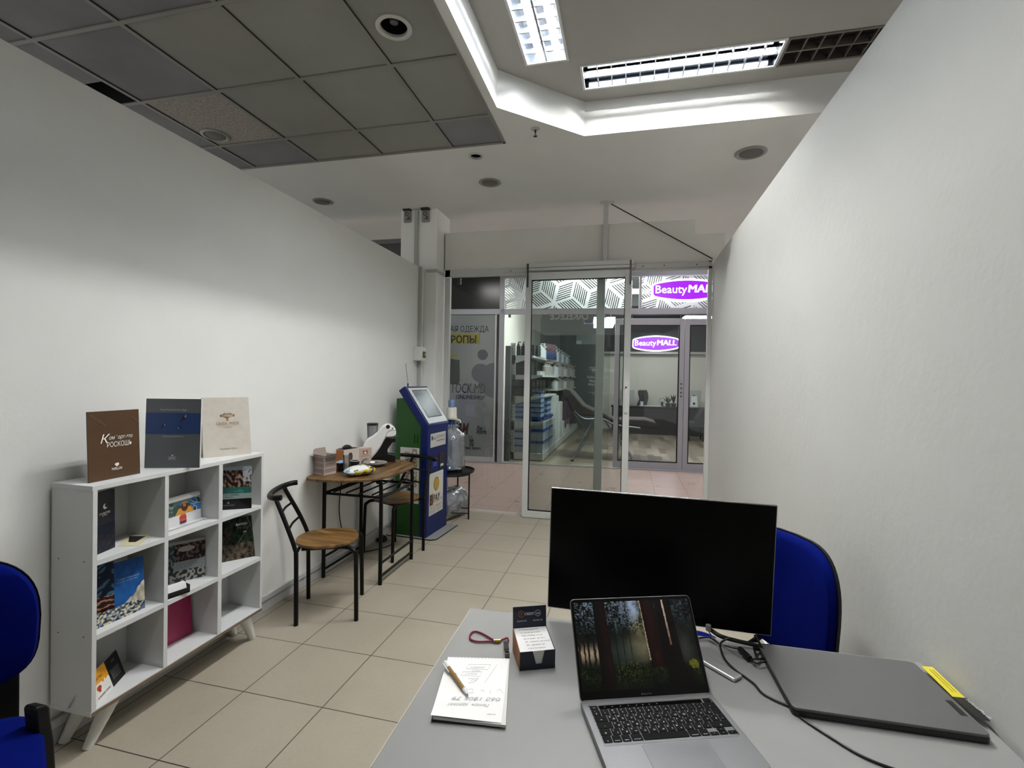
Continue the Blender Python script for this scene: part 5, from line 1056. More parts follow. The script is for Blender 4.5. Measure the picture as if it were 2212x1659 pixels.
for a1, b1 in ((fa, rp(1285, 900, 8.75)), (fb, rp(1238, 888, 9.25)), (fc, rp(1300, 900, 8.75)), (fd, rp(1330, 912, 9.25))): m = MB(); m.tube([a1, b1], .016, 8); m.build('frame_leg', FST, t)
m = MB(); a1 = fa.lerp(fb, .45); b1 = fc.lerp(fd, .45); m.tube([a1+V((0, 0, .06)), b1+V((0, 0, .06))], .009, 8).tube([a1+V((0, .05, .09)), b1+V((0, .05, .09))], .009, 8); m.build('cross_bar', FST, t)
m = MB(); m.tube([rp(1240, 888, 8.68), rp(1262, 905, 8.68), rp(1300, 905, 8.68), rp(1330, 918, 8.68), rp(1383, 925, 8.68)], .018, 10, 4); m.build('side_rail', FST, t, smooth=50)
# reception desk, screens, chairs
YD = 13.4
def dp(px, py, Y=YD): return aty(px, py, Y)
xl = dp(1322, 880).x; zt_ = dp(1440, 879).z; zbt = 0
m = MB(); m.box(xl, 2.35, YD, YD+.35, 0.002, zt_-.04); m.m = 1; m.box(xl-.03, 2.38, YD-.04, YD+.50, zt_-.04, zt_); tag(m.build('reception_desk', [mat('desk_black', '#0e0f12', .4), mat('desk_top_black', '#17181b', .25)], bevel=.003), 'long black reception desk at the rear of the shop', 'desk')
def imac(px0, px1, py0, py1, label):
    a1, b1 = dp(px0, py1, YD+.25), dp(px1, py0, YD+.25); t = thing('desktop_computer', label, 'computer', ((a1.x+b1.x)/2, YD+.3, zt_))
    m = MB(); m.box(a1.x, b1.x, YD+.25, YD+.28, a1.z, b1.z); m.build('screen_back', mat('imac_alu', '#9a9c9c', .35, .7), t, bevel=.008, bseg=3)
    cx = (a1.x+b1.x)/2; m = MB(); m.prism([(-.10, 0), (.10, 0), (.07, .30), (-.07, .30)], (cx, YD+.18, zt_), (1, 0, 0), (0, 0, 1), (0, .02, 0)); m.box(cx-.1, cx+.1, YD+.18, YD+.4, zt_, zt_+.008); m.build('stand', mat('imac_stand', '#c9cbca', .3, .3), t)
    m = MB(); m.disc((cx, YD+.179, zt_+.10), (1, 0, 0), (0, 0, 1), .032, 16); m.build('cable_hole', BLK, t)
    m = MB(); c = V((cx, YD+.2485, (a1.z+b1.z)/2+.05)); m.disc(c-V((.012, 0, 0)), (1, 0, 0), (0, 0, 1), .028, 14, .036); m.disc(c+V((.012, 0, 0)), (1, 0, 0), (0, 0, 1), .028, 14, .036, .0003); m.prism([(0, .04), (.018, .06), (.006, .065)], c, (1, 0, 0), (0, 0, 1), (0, .0004, 0)); m.build('apple_emblem', mat('emblem_dark', '#121212', .3), t)
imac(1483, 1514.5, 844, 877, 'silver desktop computer at the right end of the reception desk, seen from behind')
imac(1330, 1370.5, 842, 872, 'silver desktop computer left on the reception desk, half behind the door post')
t = thing('office_chair', 'black high-back office chair behind the reception desk', 'chair', (dp(1387, 870, 13.95).x, 13.95, 0))
P = [dp(x, y, 14.0) for x, y in ((1378, 844), (1382, 842.5), (1397, 842.5), (1400, 850), (1400.5, 860), (1396, 880), (1394, 900), (1375, 900), (1376, 872), (1381, 862), (1378, 850))]
m = MB(); m.prism([(p.x, p.z) for p in P], (0, 13.98, 0), (1, 0, 0), (0, 0, 1), (0, .06, 0)); m.build('backrest', mat('leather_black', '#0b0b0d', .4), t, bevel=.012, bseg=3, smooth=40)
cx = t.location.x; m = MB(); m.box(cx-.24, cx+.24, 13.92, 14.25, .42, .50); m.build('seat', MATS['leather_black'], t, bevel=.02); m = MB(); m.cyl((cx, 14.05, .08), (cx, 14.05, .42), .03, seg=12); m.build('gas_post', BLK, t)
m = MB()
for k in range(5): an = 2*pi*k/5; m.tube([(cx, 14.05, .09), (cx+.22*cos(an), 14.05+.22*sin(an), .04)], .018, 8)
m.build('star_base', BLK, t)
q = dp(1386, 877, YD+.15); m = MB(); m.lathe([(.0001, 0), (.035, 0), (.05, .12), (.0001, .12)], (q.x, YD+.15, zt_), seg=18, closed=True); tag(m.build('paper_cup', mat('cup_white', '#c4c6c6', .4), smooth=40), 'white paper cup on the reception desk in front of the black chair', 'cup')
def plant(px, n, h, label):
    q = dp(px, 878, YD+.2); t = thing('potted_plant', label, 'plant', (q.x, YD+.2, zt_)); m = MB(); m.lathe([(.0001, 0), (.06, 0), (.07, .09), (.0001, .09)], (q.x, YD+.2, zt_), seg=14, closed=True); m.build('pot', mat('pot_dark', '#26282a', .4), t)
    m = MB()
    for k in range(n): a1 = random.uniform(0, 6.28); r = random.uniform(.05, .14); hh_ = h*random.uniform(.6, 1); b1 = V((q.x, YD+.2, zt_+.08)); m.tube([b1, b1+V((r*.4*cos(a1), r*.4*sin(a1), hh_*.6)), b1+V((r*cos(a1), r*sin(a1), hh_))], [.012, .018, .003], 5)
    m.build('leaves', mat('leaf_dark', '#161b16', .5), t)
plant(1443, 9, .20, 'small dark potted plant on the reception desk, left of the pair'); plant(1455, 10, .26, 'larger dark potted plant on the reception desk beside the door post')
q = dp(1430, 878, YD+.15); m = MB(); m.lathe([(.07, -.004), (.078, -.004), (.078, .004), (.07, .004), (.07, -.004)], (q.x, YD+.15, zt_+.15), (0, 1, 0), 28, closed=True); m.lathe([(.0001, 0), (.03, 0), (.03, .05), (.0001, .07)], (q.x, YD+.15, zt_+.07), seg=10, closed=True); m.box(q.x-.03, q.x+.03, YD+.12, YD+.18, zt_, zt_+.075); tag(m.build('ring_ornament', mat('ornament_dark', '#1a1c1c', .4), smooth=40), 'small ring shaped ornament on the reception desk', 'ornament')
m = MB(); q = dp(1410, 879, YD+.1); m.obox((q.x-.35, YD+.05, zt_), (.6, 0, 0), (0, .3, 0), (0, 0, .008)); tag(m.build('papers', mat('paper_dim', '#b5b7b6', .6)), 'flat white papers lying on the reception desk', 'papers')
t = thing('armchair', 'dark grey armchair in front of the reception desk at the right', 'armchair', (2.0, 12.6, 0))
DG = mat('armchair_grey', '#232425', .7); P = [dp(x, y, 12.4) for x, y in ((1519, 881), (1524, 882), (1523, 915), (1516, 918), (1499, 913), (1511, 893))]
m = MB(); m.prism([(p.x, p.z) for p in P], (0, 12.3, 0), (1, 0, 0), (0, 0, 1), (0, .55, 0)); m.build('backrest', DG, t, bevel=.02, smooth=40)
a1, b1 = dp(1484, 909, 12.4), dp(1524, 915, 12.4); m = MB(); m.box(a1.x, b1.x, 12.3, 12.85, .34, .46); m.build('seat', DG, t, bevel=.02)
for x, y in ((a1.x+.05, 12.35), (a1.x+.05, 12.8), (b1.x-.05, 12.35), (b1.x-.05, 12.8)): m = MB(); m.tube([(x, y, 0), (x, y, .36)], .018, 8); m.build('leg', BLK, t)
# oval blue sticker plate on the glass
q = fp(1271, 694, -.02); t = thing('door_sticker', 'dark blue oval sticker on a white square on the shop glass', 'sticker', q)
m = MB(); m.obox(q-U*.075-Z*.045, U*.15, Z*.07, N*.002); m.build('sticker_square', mat('sticker_pale', '#9b9fa0', .5), t)
m = MB(); m.disc(q-N*.003, U, Z, .073, 28, .033); m.disc(q-N*.0035+Z*.012, U, Z, .06, 28, .018); m.build('sticker_oval', mat('sticker_navy', '#15154a', .4), t)
# mirrored lettering on the glass head (read from the inside)
m = MB(); q = fp(1270, 690, -.008); n = len(m.v); m.text('LAKELECE', q, -U, Z, .17, 'L', .02, off=-.0, fit=.62); tag(m.build('mirrored_lettering', mat('pale_vinyl', '#8a8d88', .6)), 'pale mirrored lettering near the top of the shop glass', 'lettering')
# -------- left shop with the grey film poster
m = MB(); ob_(m, -3.3, -2.205, -.004, .004, .10, zb); struct(m.build('window_4', glass('film_glass', (.9, .9, .9), .7)))
m = MB(); ob_(m, -2.205, -2.175, -.02, .02, .02, zb); ob_(m, -3.3, -2.2, -.01, .02, .02, .10); m.m = 1; ob_(m, -2.172, -2.135, .0, .02, .02, zb); struct(m.build('trim_poster_frame', [mat('white_edge', '#b4b6b8', .4), mat('dark_slot', '#15171a', .6)]))
t = thing('shop_window_poster', 'grey poster film with clothes shop lettering covering the window behind the water bottle', 'poster', OO+U*-2.7+Z*.1)
def po(u_, z_, off=-.008): return OO+U*u_+N*off+Z*z_
def poster(s, q):
    x = -3.2+s*.99; z_ = .10+q*(zb-.10)
    c = mixc('#6f7577', '#868c8d', .5+nz(x*1.5, z_*1.5)*.8)
    def circ_(cx, cz, r): return (x-cx)**2+(z_-cz)**2 < r*r
    if circ_(-2.41, 1.83, .09): c = lin('#4a5158')
    if circ_(-2.44, 1.52, .16) or circ_(-2.18, 1.40, .30): c = lin('#565d63')
    if circ_(-2.86, .98, .36) and z_ < 1.35: c = lin('#7e8690')
    return c
picture('poster_film', poster, 120, 260, po(-3.2, .10), U*.99, Z*(zb-.10), PRINT, t, .0)
def up_(px, py): q = fp(px, py); return (q-OO).dot(U), q.z
def ptext(mb, s, px, py, size, align='L', fit=None, bold=0, shear=0):
    u_, z_ = up_(px, py); mb.text(s, po(u_, z_, -.011), U, Z, size, align, bold, shear, fit=fit)
def upx(a1, b1): return fu(b1)-fu(a1)
m = MB(); ptext(m, 'АЯ ОДЕЖДА', 1056, 717, .14, 'R', fu(1056)-fu(973), 0); ptext(m, 'РОПЫ', 1029, 741, .17, 'R', fu(1029)-fu(974), .03); m.build('headline', mat('film_black', '#101214', .5), t)
u_, z_ = up_(1037, 743); m = MB(); m.quad(po(u_-.62, z_, -.0095), po(u_, z_, -.0095), po(u_, up_(1037, 722)[1], -.0095), po(u_-.62, up_(1037, 722)[1], -.0095)); m.build('yellow_block', mat('film_yellow', '#7f7a24', .5), t)
m = MB(); ptext(m, 'STOCK.MD', 1048, 850, .24, 'R', fu(1048)-fu(966), .0, .12); m.build('shop_name', mat('film_olive', '#30342a', .5), t)
m = MB(); ptext(m, 'ONLINESHOP', 1048, 863, .10, 'R', fu(1048)-fu(985), .008); ptext(m, 'Pier 1', 1048, 930, .11, 'R', fu(1048)-fu(1031), .03); ptext(m, 'imports', 1051, 937, .11, 'R', fu(1051)-fu(1030), .03); ptext(m, 'bb', 1024, 963, .24, 'R', fu(1024)-fu(1015), .02, -.2); ptext(m, 'bruno banani', 1038, 971, .075, 'R', fu(1038)-fu(1000), .02); m.build('brand_names', mat('film_navy', '#15192a', .5), t)
m = MB(); ptext(m, 'H&M', 1010, 938, .27, 'R', fu(1010)-fu(975), .03, .25); m.build('red_brand_name', mat('film_red', '#3b1420', .5), t)
m = MB(); u_, z_ = up_(970, 775); m.prism([(0, 0), (.19, -.02), (.20, -.38), (.16, -.44), (-.1, -.40), (-.1, 0)], po(u_, z_, -.010), U, Z, N*.001); m.build('bag_picture', mat('film_dark', '#33383a', .5), t)
m = MB(); m.disc(po(*up_(977, 770), -.0105), U, Z, .035, 16); m.disc(po(*up_(985, 767), -.0105), U, Z, .03, 16); m.build('yellow_dots', MATS['film_yellow'], t)
m = MB(); ob_(m, -3.3, -2.13, .0, .01, 2.60, 3.2); ob_(m, -3.3, -2.2, .25, .26, 0, 2.6); struct(m.build('wall_left_shop', mat('dark_transom', '#17181b', .25)))
# wall beyond the shops
m = MB(); ob_(m, -5, -3.3, 0, .1, 0, 3.2); struct(m.build('wall_corridor', mat('hall_paint', '#6c6c70', .8)))
# ================================================================== DESK
DZ_ = .722
DESKM = mat('desk_laminate', '#878785', .38, noise=.05, nscale=14, spec=.5)
t = thing('office_desk', 'grey topped office desk in the foreground against the right wall', 'desk', (.15, 1.1, 0))
m = MB(); m.prism([(-.459, 1.419), (-.443, .790), (-.430, .780), (.752, .780), (.752, 1.453)], (0, 0, DZ_-.024), (1, 0, 0), (0, 1, 0), (0, 0, .024)); m.build('desk_top', DESKM, t, bevel=.0015)
m = MB(); m.prism([(-.4605, 1.4205), (-.4445, .789), (-.443, .790), (-.459, 1.419)], (0, 0, DZ_-.024), (1, 0, 0), (0, 1, 0), (0, 0, .0235)); m.build('edge_band', mat('edge_band', '#c2beb2', .4), t)
m = MB(); m.box(-.43, -.412, .82, 1.38, 0, DZ_-.024); m.build('side_panel', DESKM, t); m = MB(); m.box(.72, .738, .82, 1.38, 0, DZ_-.024); m.build('side_panel', DESKM, t)
m = MB(); m.box(-.412, .72, 1.30, 1.318, .30, DZ_-.024); m.build('modesty_panel', DESKM, t)
def dk(px, py, z=DZ_): return atz(px, py, z)
# ---- monitor
MT = thing('monitor', 'wide black monitor with thin silver edge standing at the back of the desk', 'monitor', (.09, 1.42, DZ_+.001))
TL, TR, BR, BL = V((-.214, 1.409, 1.117)), V((.400, 1.429, 1.107)), V((.394, 1.437, .747)), V((-.220, 1.417, .757))
mu, mv = (TR-TL), (TL-BL); mn = mu.cross(mv).normalized(); mun, mvn = mu.normalized(), mv.normalized()
if mn.y > 0: mn = -mn
m = MB(); m.obox(BL, mu, mv, -mn*.009); m.build('silver_shell', mat('monitor_silver', '#8d8e8d', .25, .9), MT, bevel=.0012)
m = MB(); m.obox(BL+mun*.0025+mvn*.003+mn*.0002, mun*(mu.length-.005), mvn*(mv.length-.006), mn*.0006); m.build('screen', mat('screen_black', '#000000', .30, spec=.12), MT)
m = MB(); c = BL+mu*.5+mv*.10; m.obox(c-mun*.14-mn*.012, mun*.28, mv*.62, -mn*.035); m.build('rear_housing', mat('monitor_back', '#111113', .5), MT, bevel=.01)
HUB = V((.085, 1.425, DZ_)); m = MB(); m.obox(HUB+V((-.03, .015, .011)), (.06, 0, 0), (0, .012, 0), (0, 0, .16)); m.build('neck', mat('stand_silver', '#cfd0d0', .42, .8), MT, bevel=.003)
for e in (V((.272, 1.243, DZ_)), V((-.112, 1.262, DZ_))):
    d = (e-HUB).normalized(); w = V((-d.y, d.x, 0)); L = (e-HUB).length
    m = MB(); m.add([HUB+w*s*.019+Z*z for s in (-1, 1) for z in (.001, .011)]+[e+w*s*.017+d*(-.012 if s*(1 if e.x > 0 else -1) > 0 else .012)*0+Z*z for s in (-1, 1) for z in (.001, .010)], [(0, 1, 3, 2), (4, 6, 7, 5), (0, 4, 5, 1), (2, 3, 7, 6), (1, 5, 7, 3), (0, 2, 6, 4)])
    m.build('foot', MATS['stand_silver'], MT, bevel=.004, bseg=3, smooth=50)
# ---- open laptop
hl, hr = V((-.086, 1.046, 0)), V((.198, 1.152, 0)); lu = (hr-hl).normalized(); lf_ = V((lu.y, -lu.x, 0))
LW, LD = .3035, .212; LB = hl+V((0, 0, DZ_+.002)); LT = .0125
LT_ = thing('laptop', 'open grey laptop with forest wallpaper and Cyrillic keyboard', 'laptop', hl+V((.12, -.05, DZ_)))
SG = mat('space_grey', '#77787a', .36, .75, noise=.03, nscale=60)
def rr(w, h, r, k=5):
    P = []
    for cx, cy, a0 in ((w-r, h-r, 0), (r, h-r, 90), (r, r, 180), (w-r, r, 270)):
        for i in range(k+1): a = radians(a0+90*i/k); P.append((cx+r*cos(a), cy+r*sin(a)))
    return P
bo = LB-lf_*.006
m = MB(); m.prism(rr(LW, LD+.002, .011), bo, lu, lf_, Z*LT); m.build('base', SG, LT_, bevel=.0012, smooth=40)
bt = bo+Z*LT                     # top face origin, x along lu, y along lf_
def kp(x, y, z=0): return bt+lu*x+lf_*y+Z*z
m = MB(); P = rr(.2765, .1125, .004); m.prism(P, kp(.0135, .0205, -.0002), lu, lf_, Z*.0005); m.build('keyboard_well', mat('well_black', '#6a6b6d', .4, .6), LT_)
m = MB(); m.tube([kp(.0125, .022, .0003), kp(.0125, .0205, .0003), kp(.014, .0195, .0003), kp(.288, .0195, .0003), kp(.2905, .021, .0003), kp(.2905, .130, .0003)], .0009, 6); m.build('rim_highlight', mat('rim_highlight', '#f0f0f0', .12, 1), LT_, smooth=50)  # bright strip modelled as the highlight along the top and right well edges
KB = mat('key_black', '#020202', .55, spec=.08); KL = mat('key_legend', '#cdd0d2', .5); UK = .01905; kx0, ky0 = .0140, .0335
R1 = [('§', '>', 1)]+[(a, b, 1) for a, b in zip('1234567890-=', ['!', '@', '#', '$', '%', '^', '&', '*', '(', ')', '_', '+'])]+[('<', '', 1.5)]
R2 = [('→', '', 1.5)]+[(b, a, 1) for a, b in zip('QWERTYUIOP[]', 'ЙЦУКЕНГШЩЗХЪ')]+[('', '', .98)]
R3 = [('•', '', 1.75)]+[(b, a, 1) for a, b in zip("ASDFGHJKL;'\\", 'ФЫВАПРОЛДЖЭЁ')]+[('¬', '', .75)]
R4 = [('⇧', '', 1.25), (']', '[', 1)]+[(b, a, 1) for a, b in zip('ZXCVBNM,./', 'ЯЧСМИТЬБЮ?')]+[('⇧', '', 2.25)]
R5 = [('fn', '', 1), ('control', '^', 1), ('option', '~', 1), ('command', '#', 1.25), ('', '', 5), ('command', '#', 1.25), ('option', '~', 1)]
for r, row in enumerate((R1, R2, R3, R4, R5)):
    x = kx0
    for main, alt, w in row:
        g = .0012; y0 = ky0+r*.0187; m = MB(); kw_, kh_ = w*UK-g*2+.0006, .0187-g*1.5
        m.prism(rr(kw_, kh_, .0018, 3), kp(x+g, y0+g*.5, .0004), lu, lf_, Z*.0010); m.m = 1
        up = -lf_
        if main:
            if len(main) > 1: m.text(main, kp(x+w*UK*.5, y0+kh_-.002, .0014), lu, up, .0034, 'C', .006, off=.0001)
            elif r in (1, 2, 3) and alt: m.text(main, kp(x+w*UK*.66, y0+kh_-.0035, .0014), lu, up, .0052, 'C', .012, off=.0001); m.text(alt, kp(x+w*UK*.30, y0+.0065, .0014), lu, up, .0046, 'C', .012, off=.0001)
            else:
                m.text(main, kp(x+w*UK*.5, y0+kh_-.0035, .0014), lu, up, .0052, 'C', .012, off=.0001)
                if alt: m.text(alt, kp(x+w*UK*.45, y0+.0058, .0014), lu, up, .0040, 'C', .01, off=.0001)
        m.build('key', [KB, KL], LT_); x += w*UK
x = kx0+11.5*UK; y0 = ky0+4*.0187
for dx, dy, hh_ in ((0, .5, .5), (1, 0, .49), (1, .5, .5), (2, .5, .5)):
    m = MB(); m.prism(rr(UK-.0022, .0187*hh_-.0010, .0012, 3), kp(x+dx*UK+.0012, y0+dy*.0187+.0004, .0004), lu, lf_, Z*.0010); m.m = 1; m.text('•', kp(x+dx*UK+UK*.5, y0+dy*.0187+.006, .0014), lu, -lf_, .005, 'C', .01, off=.0001); m.build('key', [KB, KL], LT_)
m = MB(); m.prism(rr(.0175, .0105, .0015, 3), kp(.0148, .0218, .0004), lu, lf_, Z*.0009); m.m = 1; m.text('esc', kp(.0235, .0288, .0014), lu, -lf_, .0034, 'C', .006); m.build('key', [KB, KL], LT_)
m = MB(); m.prism(rr(.232, .0105, .0012, 3), kp(.0345, .0218, .0003), lu, lf_, Z*.0008); m.m = 1
for q in (.045, .062, .080, .098, .116, .130, .145, .162): m.prism([(0, 0), (.0032, -.0010), (.0032, .0014)], kp(q, .0275, .0012), lu, -lf_, Z*.0001)
m.build('touch_strip', [mat('touch_strip', '#030304', .12), mat('touch_icon', '#7d7f80', .5)], LT_)
m = MB(); m.prism(rr(.0175, .0105, .0015, 3), kp(.2700, .0218, .0004), lu, lf_, Z*.0009); m.build('power_key', mat('power_key', '#050505', .2), LT_)
m = MB(); m.prism(rr(.132, .079, .003), kp(.0855, .137, .0), lu, lf_, Z*.0001); m.build('trackpad_gap', mat('pad_gap', '#232324', .5), LT_)
m = MB(); m.prism(rr(.131, .078, .003), kp(.086, .1375, .00005), lu, lf_, Z*.0002); m.build('trackpad', mat('trackpad_grey', '#747578', .3, .7), LT_)
lv = V((-.186, .484, .855)).normalized(); ln = lu.cross(lv).normalized()
so = LB+Z*.0085-lf_*.004+lu*.001; LH = .2075
m = MB(); m.prism(rr(LW-.002, LH, .010), so, lu, lv, -ln*.0045); m.build('lid', SG, LT_, bevel=.0008, smooth=40)
m = MB(); m.prism(rr(LW-.005, LH-.003, .009), so+lu*.0015+lv*.0015+ln*.0002, lu, lv, ln*.0003); m.build('glass_bezel', mat('bezel_black', '#040405', .12, spec=.25), LT_)
def forest(s, q):
    n1 = nz(s*16, q*12, 1); n2 = nz(s*52, q*40, 2); n3 = nz(s*120, q*90, 3); tx = .5*n2+.5*n3
    sm = lambda e0, e1, v: max(0., min(1., (v-e0)/(e1-e0)))
    # distance: sky glimpses above, hazy light in the middle, dark bushes below
    sky = sm(.60, .95, q)*sm(-.02, .30, tx+.25*n1+.10*(q-.7)+(.10 if .38 < s < .56 else 0))*(1-.75*sm(.60, .75, s))
    c = mixc('#020302', '#0f1510', .35+tx*.8+n1*.4)
    c = mixc(c, '#66727f', sky*.85)
    gap = sm(0, 1, 1.25-abs(s-.500-.03*n1)/.040)*sm(.70, .86, q+.10*tx); c = mixc(c, '#8393a8', gap*.9)
    pine = sm(0, 1, 1-((s-.52)/.085)**2-((q-.72)/.17)**2); c = mixc(c, '#6d6a42', pine*sm(-.25, .35, tx+n1*.5)*.75)
    fog = math.exp(-((s-.53)/.10)**2-((q-.45)/.13)**2); c = mixc(c, '#7b7459', fog*(.55+.25*n1+.2*tx))
    fog2 = math.exp(-((s-.40)/.16)**2-((q-.40)/.12)**2); c = mixc(c, '#2c352f', fog2*.6)
    fr_ = math.exp(-((s-.90)/.06)**2-((q-.42)/.18)**2); c = mixc(c, '#2e302b', fr_*.7)
    if s < .17: c = mixc(c, '#a58f78', math.exp(-((q-.40)/.07)**2)*(.75 if (s*24+.3*n1) % 1 > .38 else .03)*(.8+.4*tx))
    if q < .30: c = mixc(c, mixc('#030503', '#2a3618', sm(-.1, .5, tx+.3*n1)), sm(.30, .20, q))
    if q < .30 and n3 > .33 and .3 < s < .5: c = mixc(c, '#5c6a2a', .6)
    bush = 1-((s-.945)/.045)**2-((q-.235)/.055)**2+.7*tx
    if bush > 0: c = mixc(c, mixc('#23260a', '#6e6b1c', .5+tx), min(1, bush*3))
    # slender stems
    for x0, w0 in ((.075, .004), (.315, .004), (.375, .003), (.435, .003)):
        if abs(s-x0-.01*(1-q)) < w0: c = mixc(c, '#030302', .8)
    # redwood trunks
    def trunk(l, r, red):
        t_ = (s-l)/(r-l); return mixc('#020101', red, max(0, 1-abs(t_-.75)*2)*(.55+.4*n1+.5*nz(s*140, q*6, 7)))
    if .160+(1-q)*.004 < s < .262+(1-q)*.022: c = trunk(.160+(1-q)*.004, .262+(1-q)*.022, '#1a0704')
    lt = .566+(1-q)*.030
    if lt < s < lt+.125: c = trunk(lt-.06, lt+.10, '#210805') if q > .2+.03*n1 else c
    if abs(s-lt) < .0045+.003*tx and q > .30: c = mixc(c, mixc('#5d4f3a', '#a8977a', .5+n3), .85)
    l2 = .695+(1-q)*.02; r2 = .835+(1-q)*.035+max(0, .26-q)*.35
    if l2 < s < r2: c = mixc('#020101', '#0a0403', .5+n1)
    lt2 = .766+(1-q)*.030
    if abs(s-lt2) < .0075+.002*tx and q > .46: c = mixc('#51342a', '#b29c88', sm(.46, .95, q)*.8+.3*tx)
    v = sm(.02, .30, q); c = tuple(k*(.15+.85*v) for k in c)
    return c
picture('display', forest, 300, 188, so+lu*.0075+lv*.0195+ln*.0006, lu*.286, lv*.1795, attr_mat('display_emission', .15, .62), LT_, .0002)
m = MB(); m.text('MacBook Pro', so+lu*(LW/2)+lv*.0075+ln*.0007, lu, lv, .0058, 'C', .004, fit=.024); m.build('bezel_lettering', mat('bezel_text', '#5c5d5f', .5), LT_)
m = MB(); m.cyl(so+lu*.03-ln*.002, so+lu*(LW-.03)-ln*.002, .0045, seg=12); m.build('hinge', mat('hinge_dark', '#1c1c1e', .4), LT_, smooth=40)
# ---- closed laptop
zt2 = DZ_+.020
fl_, fr_ = atz(1713, 1528, zt2), atz(2146, 1590, zt2); cu = (fr_-fl_); cw = cu.length; cu.normalize(); cv = V((-cu.y, cu.x, 0))
cd_ = .258
t = thing('laptop', 'closed grey laptop lying flat on the right of the desk', 'laptop', (fl_+fr_)/2+V((0, .1, -.02)))
m = MB(); m.prism(rr(cw, cd_, .012), fl_-Z*.018, cu, cv, Z*.0115); m.build('base', mat('laptop_black', '#0c0c0d', .4), t, bevel=.002, smooth=40)
m = MB(); m.prism(rr(cw-.001, cd_, .012), fl_-Z*.0062, cu, cv, Z*.0062); m.build('lid', mat('iron_grey', '#5f5f5e', .42, .35, noise=.02, nscale=30), t, bevel=.0012, smooth=40)
m = MB(); m.obox(fl_+cu*(cw-.022)+cv*.055+Z*.0001, cu*.013, cv*.05, Z*.0002); m.build('lid_badge', mat('lid_badge', '#3a3b3a', .3, .8), t)
def clampx(p): return V((min(p.x, .7635), p.y, p.z))
t = thing('price_label', 'yellow laptop label strip sticking out beside the closed laptop along the wall', 'label', clampx(atz(2040, 1475, DZ_+.012)))
zs = DZ_+.013
P = [clampx(atz(px, py, zs)) for px, py in ((1990, 1439), (2014, 1441), (2084.7, 1507.5), (2058, 1505.5))]
m = MB(); m.add([p+V((0, 0, h)) for h in (0, .0006) for p in P], [(0, 1, 2, 3), (4, 5, 6, 7), (0, 1, 5, 4), (1, 2, 6, 5), (2, 3, 7, 6), (3, 0, 4, 7)]); m.build('yellow_strip', mat('label_yellow', '#cfc22e', .4), t)
m = MB()
for q in (.45, .72): a1 = P[0].lerp(P[1], q); b1 = P[3].lerp(P[2], q); d = (b1-a1); m.tube([a1+d*.12+Z*.0009, a1+d*.85+Z*.0009], .0006, 5)
m.build('printed_lines', mat('label_line', '#5a5212', .5), t)
P2 = [clampx(atz(px, py, zs)) for px, py in ((2058, 1505.5), (2088.6, 1508.9), (2139.7, 1558), (2117, 1555.3))]
t2 = thing('price_label', 'black label strip with white lettering beside the closed laptop, next to the yellow one', 'label', (P2[0]+P2[2])/2)
m = MB(); m.add([p+V((0, 0, h)) for h in (0, .0006) for p in P2], [(0, 1, 2, 3), (4, 5, 6, 7), (0, 1, 5, 4), (1, 2, 6, 5), (2, 3, 7, 6), (3, 0, 4, 7)]); m.build('black_strip', mat('label_black', '#0c0c0c', .35), t2)
a1 = P2[3].lerp(P2[2], .22); b1 = P2[0].lerp(P2[1], .22); d = (b1-a1); m = MB(); m.text('IdeaPad', P2[0].lerp(P2[1], .75)+(P2[3]-P2[0])*.08+Z*.0008, (P2[3]-P2[0]), Z.cross(P2[3]-P2[0]), .011, 'L', .01, fit=(P2[3]-P2[0]).length*.8); m.build('lettering', mat('label_white', '#b5b6b6', .5), t2)
# ---- notepad and pen
zn = DZ_+.013
P = [atz(px, py, zn) for px, py in ((968, 1417), (1099, 1420.5), (1087, 1560), (930, 1546))]
t = thing('notepad', 'white spiral notepad with pencil notes at the left of the desk', 'notepad', (P[0]+P[2])/2-Z*.013)
def slab4(m, P, z0, z1): m.add([V((p.x, p.y, z)) for z in (z0, z1) for p in P], [(3, 2, 1, 0), (4, 5, 6, 7), (0, 1, 5, 4), (1, 2, 6, 5), (2, 3, 7, 6), (3, 0, 4, 7)])
Pb = [P[0]+V((.003, 0, 0)), P[1]+V((-.004, 0, 0)), P[2]+V((-.004, -.001, 0)), P[3]+V((.002, 0, 0))]
m = MB(); slab4(m, Pb, DZ_+.0004, DZ_+.003); m.build('back_cover', mat('pad_cover', '#191a1c', .4), t)
m = MB(); Q = [P[0], P[1]+V((.002, 0, 0)), P[2]+V((.006, -.002, 0)), P[3]+V((.004, .003, 0))]; slab4(m, Q, DZ_+.004, DZ_+.0095); m.build('paper_block', mat('paper_block', '#cfcfca', .7), t)
m = MB(); n_ = 14; vs = []
for i in range(n_+1):
    q = i/n_; a1 = P[0].lerp(P[3], q); b1 = P[1].lerp(P[2]+V((-.004, .0, 0)), q); lift = .0025*(max(0, q-.8)/.2)**2
    for k in range(5): p = a1.lerp(b1, k/4); vs.append(V((p.x, p.y, DZ_+.0105+lift*(1-k/4)*1.6)))
m.add(vs, [(i*5+k, i*5+k+1, (i+1)*5+k+1, (i+1)*5+k) for i in range(n_) for k in range(4)]); m.build('top_sheet', mat('paper_white', '#e8e8e6', .6), t)
nu = (P[1]-P[0]); nl = nu.length; nu.normalize(); nv = (P[3]-P[0]); nh = nv.length; nvn = nv.normalized()
m = MB()
for k in range(17): c = P[0]+nu*nl*(.06+.90*k/16)+nvn*.004; c.z = DZ_+.0112; m.disc(c, (1, 0, 0), (0, 1, 0), .0013, 8)
m.build('punch_holes', mat('hole_grey', '#8a8c8c', .6), t)
def np_(x, y): 
    p = P[0]+nu*(x*nl)+nvn*(y*nh); p.z = DZ_+.0112; return p
m = MB(); g = .00028
def stroke(pts, closed=False): m.tube([np_(*q) for q in pts], g, 4)
